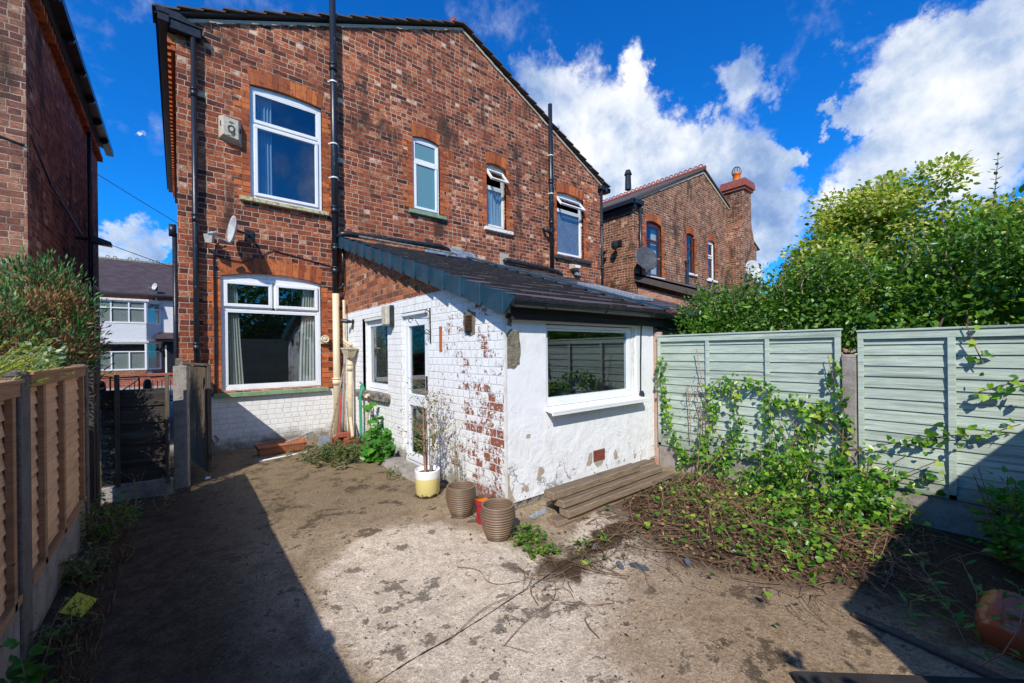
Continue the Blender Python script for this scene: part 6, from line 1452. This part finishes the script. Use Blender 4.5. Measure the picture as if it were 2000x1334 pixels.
P, D, N, S = lumps_leaves([(-.88, 4.6, 1.38, .22, .34, .20), (-.82, 4.95, 1.5, .12, .2, .16), (-.9, 4.1, 1.3, .2, .3, .2)], 90, 12, .05, .048, upb=.5, clip=lambda p: p[:, 0] < -.67)
leaf_mesh('foliage', P, D, N, S, SH_OVAL, 'leaf_variegated', vg)
mb = MB()
for k in range(8): mb.tube([(-.9, 4.5, 0), (-.9 + random.uniform(-.1, .1), 4.5 + random.uniform(-.3, .4), 1.4)], [.012, .004], 5)
mb.build('stem', 'twig_pale', vg)
yc = thing('golden_conifer', 'bright yellow feathery conifer sprigs poking in over the near left fence', 'bush', (-.95, 3.4, 0))
Pl, Dl, Nl, Sl = [], [], [], []; mb = MB()
for k in range(26):
    a = Vector((-.86, 3.0 + random.uniform(-.3, .45), 1.27)); b = a + Vector((random.uniform(.12, .34), random.uniform(.05, .45), random.uniform(.10, .34))); 
    mb.tube([tuple(a), tuple(b)], [.004, .002], 4)
    for i in range(34):
        f = (i + 2)/36; p = a.lerp(b, f); dd_ = (b - a).normalized()
        for sgn in (-1, 1):
            Pl.append(tuple(p)); v_ = dd_*1.0 + Vector((random.uniform(-.3, .3), random.uniform(-.3, .3), .5*sgn + random.uniform(-.2, .2))); Dl.append(tuple(v_)); Nl.append((1, random.uniform(-.5, .5), random.uniform(-.3, .3))); Sl.append(random.uniform(.03, .05)*(1.15 - f*.6))
mb.build('stem', 'twig_pale', yc); leaf_mesh('foliage', Pl, Dl, Nl, Sl, SH_SLIM, 'leaf_yellow', yc)

# vine on the right fence
def vine_along(pts, n, spread, size, stems, Pl, Dl, Nl, Sl, out=(-1, 0, 0), hang=.5):
    pts = [Vector(p) for p in pts]; seg = [(pts[i + 1] - pts[i]).length for i in range(len(pts) - 1)]; tot = sum(seg)
    stems.tube([tuple(p + Vector((random.uniform(-.01, .01),)*3)) for p in pts], .004, 5)
    for i in range(n):
        s = random.random()*tot; j = 0
        while j < len(seg) - 1 and s > seg[j]: s -= seg[j]; j += 1
        p = pts[j].lerp(pts[j + 1], min(1, s/seg[j])); o_ = Vector((random.gauss(-.25, .5)*spread*.8, random.gauss(0, 1)*spread, random.gauss(0, 1)*spread))
        if p.x + o_.x > 4.745: o_.x = -abs(o_.x)
        q = p + o_; Pl.append(tuple(q))
        Dl.append((random.gauss(-.25, .4), random.gauss(0, .7), random.gauss(-hang, .45))); Nl.append((out[0] + random.gauss(0, .35), random.gauss(-.2, .35), .75 + random.gauss(0, .3))); Sl.append(size*random.uniform(.55, 1.2))
vn = thing('climbing_vine', 'leafy bindweed vine scrambling over the pale green fence and heaped at its foot', 'vine', (4.6, 1.3, 0))
stems = MB(); Pl, Dl, Nl, Sl = [], [], [], []
X = 4.735
guides = [([(2.79, 1.38), (2.77, 1.12), (2.73, .87), (2.70, .61), (2.61, .37), (2.5, .1)], 150, .035), ([(2.55, .05), (2.44, .15), (2.22, .44), (2.13, .8), (2.18, 1.03), (2.10, 1.12)], 130, .045),
 ([(1.58, .1), (1.58, .33), (1.55, .65), (1.60, .91), (1.53, 1.05), (1.72, 1.14), (1.9, 1.16), (2.06, 1.01)], 170, .045), ([(1.55, .97), (1.39, .93), (1.26, .89), (1.14, .91), (.99, .85)], 120, .04),
 ([(.98, .3), (.98, .55), (.93, .79), (.98, 1.02), (1.04, 1.2), (1.07, 1.41)], 90, .035), ([(1.0, .4), (.94, .56), (.7, .65), (.45, .73), (.28, .8), (.12, .83), (-.05, .93)], 75, .04),
 ([(1.94, 1.06), (1.84, .68), (2.0, .38), (2.11, .1)], 130, .05), ([(1.4, .1), (1.34, .5), (1.2, .75), (1.15, .9)], 120, .06), ([(.9, .40), (.6, .42), (.35, .40)], 50, .05), ([(2.3, .1), (2.1, .3), (1.8, .4), (1.5, .35)], 70, .06), ([(-.55, 1.55), (-.2, 1.30), (.05, 1.20), (.16, 1.14)], 45, .05), ([(.20, 1.66), (.16, 1.5), (.12, 1.36)], 10, .03)]
for g_, k, sp in guides: vine_along([(X - random.uniform(0, .03), y_, z_) for y_, z_ in g_], k, sp, .052, stems, Pl, Dl, Nl, Sl)
for k in range(18):
    y_ = random.uniform(.35, 2.5); z_ = random.uniform(.3, .9)
    vine_along([(4.5 + random.uniform(-.3, .2), y_, .05), (4.65, y_ + random.uniform(-.2, .2), z_*.6), (4.72, y_ + random.uniform(-.3, .3), z_)], 10, .05, .05, stems, Pl, Dl, Nl, Sl)
# the heap
L4 = [(4.38, 1.12, .20, .36, .40, .42), (4.05, .98, .10, .45, .38, .24), (4.2, 1.5, .04, .4, .3, .12), (4.5, .62, .15, .2, .22, .26), (4.5, .82, .22, .20, .25, .30), (3.65, .95, .04, .35, .22, .10), (4.55, 1.65, .08, .18, .35, .14), (3.3, .9, .02, .22, .12, .05)]
P, D, N, S = lumps_leaves(L4, 340, 8, .055, .046, upb=.7, shell=(.55, 1.05), clip=lambda p: (p[:, 0] < 4.74) & (p[:, 2] > .015))
Pl += [tuple(q) for q in P]; Dl += [tuple(q) for q in D]; Nl += [tuple(q + np.array([-.35, -.15, 0])) for q in N]; Sl += list(S)
for k in range(420):
    q = (random.gauss(3.75, .45), random.gauss(1.45, .42), random.uniform(.03, .10))
    if q[0] < 4.72: Pl.append(q); Dl.append((random.gauss(0, 1), random.gauss(0, 1), .2)); Nl.append((-.3, -.3, 1)); Sl.append(random.uniform(.02, .05))
leaf_mesh('vine_leaf', Pl, Dl, Nl, Sl, SH_HEART, 'leaf_vine', vn)
# bare tangled stems
for k in range(170):
    a = Vector((random.uniform(3.3, 4.6), random.uniform(.3, 2.1), .01)); an = random.uniform(0, 6.28); ln = random.uniform(.2, .6); pk = random.uniform(.02, .22)
    pts = []
    for f in np.linspace(0, 1, 7):
        q = a + Vector((math.cos(an + f*1.2)*ln*f, math.sin(an + f*1.2)*ln*f, pk*math.sin(f*math.pi))); q.x = min(q.x, 4.74); pts.append(tuple(q))
    stems.tube(pts, random.uniform(.0012, .0030), 4)
simple('vine_stem', (.25, .155, .085), (.14, .075, .045), 12, .8, 0)
stems.build('stem', 'vine_stem', vn)
# dry plants on the fence
dp = thing('dead_climber', 'thin dry reddish stems with withered leaves against the leafy green panel', 'plant', (4.7, 2.3, 0))
st = MB(); Pl, Dl, Nl, Sl = [], [], [], []
for g_ in ([(2.35, .0), (2.30, .5), (2.28, .75), (2.34, .95), (2.27, 1.15), (2.33, 1.5)], [(2.20, .1), (2.24, .6), (2.22, .9), (2.3, 1.1)], [(2.40, .4), (2.42, .8), (2.44, 1.05)]):
    st.tube([(4.72, y_, z_) for y_, z_ in g_], .005, 5)
    for k in range(60):
        f = random.random()*(len(g_) - 1); i = int(f); f -= i; y_ = g_[i][0]*(1 - f) + g_[i + 1][0]*f; z_ = g_[i][1]*(1 - f) + g_[i + 1][1]*f
        Pl.append((4.70, y_ + random.gauss(0, .04), z_)); Dl.append(tuple(rvec(1)[0])); Nl.append((-1, random.gauss(0, .4), .3)); Sl.append(random.uniform(.015, .03))
st.build('stem', 'pink_stem', dp); leaf_mesh('dead_leaf', Pl, Dl, Nl, Sl, SH_RHOMB, 'leaf_dead', dp)
# deep green shrub in the shaded right corner
sc_ = thing('shaded_shrub', 'dark leafy shrub in the shade at the right picture edge', 'shrub', (4.1, .0, 0))
P, D, N, S = lumps_leaves([(4.5, -.10, .28, .22, .20, .26), (4.3, -.2, .15, .28, .2, .2)], 170, 9, .06, .055, upb=.6, clip=lambda p: (p[:, 0] < 4.74) & (p[:, 2] > .01))
leaf_mesh('foliage', P, D, N, S, SH_HEART, 'leaf_maple', sc_)
mb = MB()
for k in range(10): mb.tube([(4.35, 0, 0), (4.35 + random.uniform(-.2, .25), random.uniform(-.2, .2), .6)], [.006, .003], 4)
mb.build('stem', 'twig', sc_)

# upright weed helper
def weed(name, label, cat, c, n, hgt, rad, size, shape, mt, stem='twig_pale', lean=.3, per=14, group=None, nf=None):
    t = thing(name, label, cat, (c[0], c[1], 0), group); mb = MB(); Pl, Dl, Nl, Sl = [], [], [], []
    for k in range(n):
        a = Vector((c[0] + random.gauss(0, rad), c[1] + random.gauss(0, rad), c[2] if len(c) > 2 else 0)); b = a + Vector((random.gauss(0, lean)*hgt, random.gauss(0, lean)*hgt, hgt*random.uniform(.55, 1.05))); bow = Vector((random.gauss(0, .05), random.gauss(0, .05), 0))
        mb.tube([tuple(a.lerp(b, f) + bow*math.sin(f*math.pi)) for f in (0, .33, .66, 1)], [.0028, .0024, .002, .001], 4)
        for i in range(per):
            f = random.uniform(.12, 1); p = a.lerp(b, f) + bow*math.sin(f*math.pi); an = random.uniform(0, 6.28)
            Pl.append(tuple(p)); Dl.append((math.cos(an), math.sin(an), random.uniform(-.1, .6))); Nl.append((-.3*math.cos(an), -.3*math.sin(an), 1) if nf is None else (nf[0] + random.gauss(0, .35), nf[1] + random.gauss(0, .35), nf[2] + random.gauss(0, .3))); Sl.append(size*random.uniform(.5, 1.1)*(1.1 - .4*f))
    mb.build('stem', stem, t); leaf_mesh('leaf', Pl, Dl, Nl, Sl, shape, mt, t); return t
# weeds by the wall, sycamore sapling
weed('weed_patch', 'sprawling yellow flowered weeds on the ground left of the sapling', 'weeds', (1.75, 6.05), 120, .22, .24, .055, SH_HEART, 'leaf_weed', lean=.6, per=16)
weed('sapling', 'bushy young sycamore with big lobed leaves in front of the whitewashed wall', 'sapling', (2.16, 5.95), 9, .72, .10, .16, SH_MAPLE, 'leaf_maple', lean=.22, per=11, nf=(-.5, -.6, .6))
weed('sapling', 'low cluster of broad lobed leaves just left of the doorstep', 'sapling', (2.12, 5.50), 8, .34, .12, .15, SH_MAPLE, 'leaf_maple', lean=.3, per=8, nf=(-.5, -.5, .7))
weed('weed_patch', 'small weeds creeping along the doorstep edge', 'weeds', (1.98, 4.75), 16, .09, .09, .04, SH_RHOMB, 'leaf_weed', lean=.7, per=10)
mb = MB(); Pl = []
t_ = thing('fallen_leaves', 'brown withered leaves and stalks heaped behind the weeds by the brick stack', 'leaf litter', (1.85, 6.2, 0)); n_ = 420
P = np.stack([1.8 + rng.normal(0, .17, n_), 6.25 + rng.normal(0, .22, n_), rng.uniform(.01, .10, n_)], 1); leaf_mesh('dead_leaf', P, rvec(n_)*np.array([1, 1, .3]), unit(rvec(n_)*.6 + np.array([0, 0, 1])), rng.uniform(.02, .055, n_), SH_RHOMB, 'leaf_dead', t_)
for k in range(26):
    a = Vector((1.8 + random.gauss(0, .16), 6.2 + random.gauss(0, .2), .01)); an = random.uniform(0, 6.28); mb.tube([tuple(a), tuple(a + Vector((math.cos(an)*.15, math.sin(an)*.15, .12))), tuple(a + Vector((math.cos(an)*.32, math.sin(an)*.32, .04)))], .003, 4)
mb.build('stalk', 'twig_pale', t_)
# spindly shrub in planter
sh = thing('potted_shrub', 'spindly half bare shrub with pinkish stems growing in the white and yellow planter', 'shrub', (px_, py_, .23))
mb = MB(); Pl, Dl, Nl, Sl = [], [], [], []
for k, (dx, dy, h_, r_) in enumerate(((-.03, -.02, .78, .012), (.0, .02, .70, .010), (.03, .01, .85, .006), (.06, .03, .80, .005), (.02, -.04, .6, .005), (-.01, .05, .62, .005))):
    a = Vector((px_ + dx, py_ + dy, .23)); b = a + Vector((dx*1.2, dy*1.2 + random.gauss(0, .04), h_)); mid = a.lerp(b, .5) + Vector((random.gauss(0, .015), random.gauss(0, .015), 0))
    mb.tube([tuple(a), tuple(mid), tuple(b)], [r_, r_*.7, r_*.25], 6)
    for i in range(22):
        f = random.uniform(.25, 1); p = a.lerp(b, f); an = random.uniform(0, 6.28); L_ = random.uniform(.08, .32)
        q = p + Vector((math.cos(an)*L_, math.sin(an)*L_, random.uniform(-.02, .22)*1.2)); mb.tube([tuple(p), tuple(p.lerp(q, .5) + Vector((0, 0, .02))), tuple(q)], [.0018, .0014, .0008], 4)
        for j in range(5 if k > 1 else 3):
            w_ = random.random(); Pl.append(tuple(p.lerp(q, w_))); Dl.append(tuple(rvec(1)[0])); Nl.append((-.5, -.5, .7)); Sl.append(random.uniform(.018, .034))
mb.build('stem', 'pink_stem', sh); leaf_mesh('leaf', Pl, Dl, Nl, Sl, SH_RHOMB, 'leaf_weed', sh)
weed('wispy_plant', 'fine leaved wispy plant trailing between the planter and the white wall', 'plant', (2.20, 3.66), 9, .80, .04, .034, SH_SLIM, 'leaf_grey', stem='twig_pale', lean=.07, per=48)
weed('weed_patch', 'red and green weeds in the crack beside the nearest ribbed pot', 'weeds', (2.10, 2.42), 30, .10, .05, .040, SH_OVAL, 'leaf_vine', stem='vine_stem', lean=.7, per=16)
weed('weed_patch', 'second clump of red and green weeds further along the slab joint', 'weeds', (2.05, 2.22), 22, .08, .04, .036, SH_OVAL, 'leaf_vine', stem='vine_stem', lean=.7, per=14)
weed('seedling', 'pair of small round leaved seedlings in the soil strip', 'seedling', (2.28, 2.0), 5, .07, .06, .05, SH_HEART, 'leaf_vine', lean=.6, per=5)
weed('seedling', 'single upright seedling in front of the timber stack', 'seedling', (2.56, 2.02), 2, .15, .01, .05, SH_OVAL, 'leaf_vine', lean=.1, per=9)
weed('seedling', 'trailing string of bright leaves at the front of the litter bed', 'seedling', (3.2, 1.12), 12, .07, .15, .055, SH_HEART, 'leaf_vine', lean=.9, per=5)
weed('weed_patch', 'grassy pale weeds beside the right end of the timber stack', 'weeds', (4.0, 2.2), 26, .12, .16, .05, SH_OVAL, 'leaf_vine', lean=.9, per=8)
# weeds along left fence
weed('weed_patch', 'tall nettle like weeds at the foot of the far left concrete post', 'weeds', (-.47, 4.75), 26, .42, .10, .055, SH_OVAL, 'leaf_vine', lean=.25, per=18)
weed('weed_patch', 'low green weeds along the concrete under the tan fence', 'weeds', (-.50, 4.0), 22, .20, .10, .05, SH_OVAL, 'leaf_weed', lean=.35, per=14)
weed('weed_patch', 'dusty weeds in the near left corner below the concrete post', 'weeds', (-.52, 3.2), 20, .16, .09, .04, SH_OVAL, 'leaf_weed', lean=.35, per=12)
weed('weed_patch', 'dark broad leaved weeds at the bottom left picture edge', 'weeds', (-.53, 2.62), 9, .26, .05, .08, SH_HEART, 'leaf_maple', lean=.3, per=10)
weed('weed_patch', 'sparse tall weeds in front of the black passage panel', 'weeds', (-.30, 5.35), 18, .34, .13, .04, SH_OVAL, 'leaf_grey', lean=.5, per=12)
weed('weed_patch', 'leafy weeds around the tipped terracotta pot', 'weeds', (3.05, .12), 7, .42, .09, .10, SH_SLIM, 'leaf_maple', lean=.3, per=16)
o = grass_tuft('dry_grass', (-.42, 3.5, .0), .10, 1.1, 900, .09, 'leaf_dead'); tag(o, 'dry grass in the gutter along the left fence', 'grass', kind='stuff')

# leaf litter and twigs on the right bed, scattered debris (uncountable)
n_ = 5200
th_ = rng.uniform(0, 6.28, n_); rr_ = np.sqrt(rng.random(n_)); Xl = 3.95 + rr_*np.cos(th_)*1.15; Yl = 1.45 + rr_*np.sin(th_)*1.1 
P = np.stack([Xl, Yl, rng.uniform(.008, .035, n_) + .07*np.clip(1 - rr_, 0, 1)], 1); m_ = (Xl < 4.76) & (Xl > 2.6); P = P[m_]; k = len(P)
o = leaf_mesh('leaf_litter', P, rvec(k)*np.array([1, 1, .25]), unit(rvec(k)*.7 + np.array([0, 0, 1])), rng.uniform(.012, .045, k), SH_RHOMB, 'leaf_dead'); tag(o, 'brown leaf litter over the soil bed at the right fence', 'leaf litter', kind='stuff')
n_ = 1500; P = np.stack([rng.uniform(1.7, 3.6, n_), 1.9 + rng.normal(0, .22, n_), np.full(n_, .010)], 1)
P2 = np.stack([rng.uniform(-.3, 3.5, 2600), rng.uniform(.6, 6.0, 2600), np.full(2600, .010)], 1); P = np.concatenate([P, P2]); k = len(P)
o = leaf_mesh('crumbs', P, rvec(k)*np.array([1, 1, .2]), unit(rvec(k)*.5 + np.array([0, 0, 1])), rng.uniform(.004, .020, k)*np.where(rng.random(k) < .1, 1.6, 1), SH_RHOMB, 'soil'); tag(o, 'dark crumbs of bark and soil scattered on the concrete', 'debris', kind='stuff')
n_ = 5200; P = np.stack([rng.uniform(.3, 3.4, n_), rng.uniform(.7, 4.6, n_), np.full(n_, .009)], 1); k = n_
o = leaf_mesh('grit', P, rvec(k)*np.array([1, 1, .3]), unit(rvec(k)*.6 + np.array([0, 0, 1])), rng.uniform(.004, .012, k), SH_RHOMB, 'mortar_pale'); tag(o, 'pale grit chips strewn over the worn concrete', 'grit', kind='stuff')
mb = MB()
for k in range(330):
    if k < 250: a = Vector((random.uniform(2.7, 4.6), random.uniform(.6, 2.3), .012))
    else: a = Vector((random.uniform(1.7, 3.4), 1.9 + random.gauss(0, .14), .012))
    an = random.uniform(0, 6.28); ln = random.uniform(.06, .4); pts = [tuple(a + Vector((math.cos(an + f*.8)*ln*f, math.sin(an + f*.8)*ln*f, .03*math.sin(f*math.pi)))) for f in (0, .33, .66, 1)]
    mb.tube([(min(p[0], 4.74), p[1], p[2]) for p in pts], random.uniform(.0015, .004), 4)
tag(mb.build('twigs', 'twig', origin=(3, 1.5, 0)), 'dry twigs strewn over the litter bed', 'twigs', kind='stuff')
for pts, l in (([(1.47, 2.42), (1.55, 2.28), (1.52, 2.12), (1.62, 2.03), (1.85, 2.0), (2.1, 2.02)], 'long curved runner stem with a leaf lying on the pale concrete'), ([(1.03, 1.82), (1.35, 1.92), (1.62, 1.90), (1.80, 2.0)], 'thin dry branch lying in front of the nearest ribbed pot'), ([(1.25, 1.62), (1.45, 1.68), (1.7, 1.72), (1.85, 1.85)], 'forked dry twig on the slab joint')):
    t_ = thing('dry_stem', l, 'stem', (pts[0][0], pts[0][1], 0)); mb = MB(); sp_ = []
    for i in range(len(pts) - 1):
        p0, p1, p2, p3 = [Vector((*pts[max(0, min(len(pts) - 1, i + q))], 0)) for q in (-1, 0, 1, 2)]
        for f in np.linspace(0, 1, 6)[:5]: sp_.append(tuple(.5*((2*p1) + (p2 - p0)*f + (2*p0 - 5*p1 + 4*p2 - p3)*f*f + (3*p1 - p0 - 3*p2 + p3)*f**3) + Vector((0, 0, .012 + .012*math.sin(i + f)))))
    mb.tube(sp_, .0020, 5)
    for i in range(5):
        a = Vector((*pts[min(i, len(pts) - 1)], .02)); mb.tube([tuple(a), tuple(a + Vector((random.uniform(-.14, .14), random.uniform(-.14, .14), .02)))], .0012, 4)
    mb.build('stem', 'twig', t_)
mb = MB(); mb.quadbox([(2.86, .56, .01), (2.90, .55, .01), (2.80, -.20, .01), (2.74, -.20, .01)], (0, 0, .018)); tag(mb.build('plank', 'wood_gate', bevel=.004), 'weathered thin plank lying across the shaded lower right', 'plank')
# tall stems behind the viewer whose leaf shadows fall on the slab
wb = thing('tall_weed', 'tall leafy stems by the back fence behind the viewer', 'plant', (.2, -.6, 0))
mb = MB(); Pl, Dl, Nl, Sl = [], [], [], []
for (tx, ty, tz) in ((.55, -.62, 1.30), (.85, -.70, 1.62), (.25, -.55, 1.1)):
    mb.tube([(tx - .1, ty - .3, 0), (tx - .05, ty - .12, tz*.5), (tx, ty, tz)], [.008, .006, .003], 5)
    for k in range(26): Pl.append((tx + random.gauss(0, .07), ty + random.gauss(0, .07), tz + random.gauss(-.03, .08))); Dl.append(tuple(rvec(1)[0])); Nl.append((0, 0, 1)); Sl.append(random.uniform(.05, .09))
mb.build('stem', 'twig', wb); leaf_mesh('leaf', Pl, Dl, Nl, Sl, SH_OVAL, 'leaf_vine', wb)
# trees beyond the back fence, behind the viewer (seen only as reflections)
for i, (x_, y_, r_, l) in enumerate(((-1.0, -8.5, 2.0, 'left of three bushy trees standing beyond the back fence'), (3.5, -9.0, 2.4, 'middle and largest of three bushy trees beyond the back fence'), (8.5, -8.5, 2.2, 'right of three bushy trees standing beyond the back fence'))):
    t_ = thing('bushy_tree', l, 'tree', (x_, y_, 0), 'trees beyond the back fence')
    P, D, N, S = lumps_leaves([(x_, y_, 3.3, r_*1.25, r_*.8, 3.0), (x_ + 1.5, y_ + .2, 2.2, r_, r_*.7, 2.1), (x_ - 1.5, y_, 2.3, r_, r_*.7, 2.2)], 900, 14, .28, .24, upb=.5)
    leaf_mesh('crown', P, D, N, S, SH_OVAL, 'leaf_hedge', t_)
    mb = MB(); mb.tube([(x_, y_, 0), (x_ + .1, y_, 2.2), (x_, y_, 3.6)], [.16, .1, .04], 8); mb.build('trunk', 'bark', t_)
print('objects', len(bpy.data.objects))
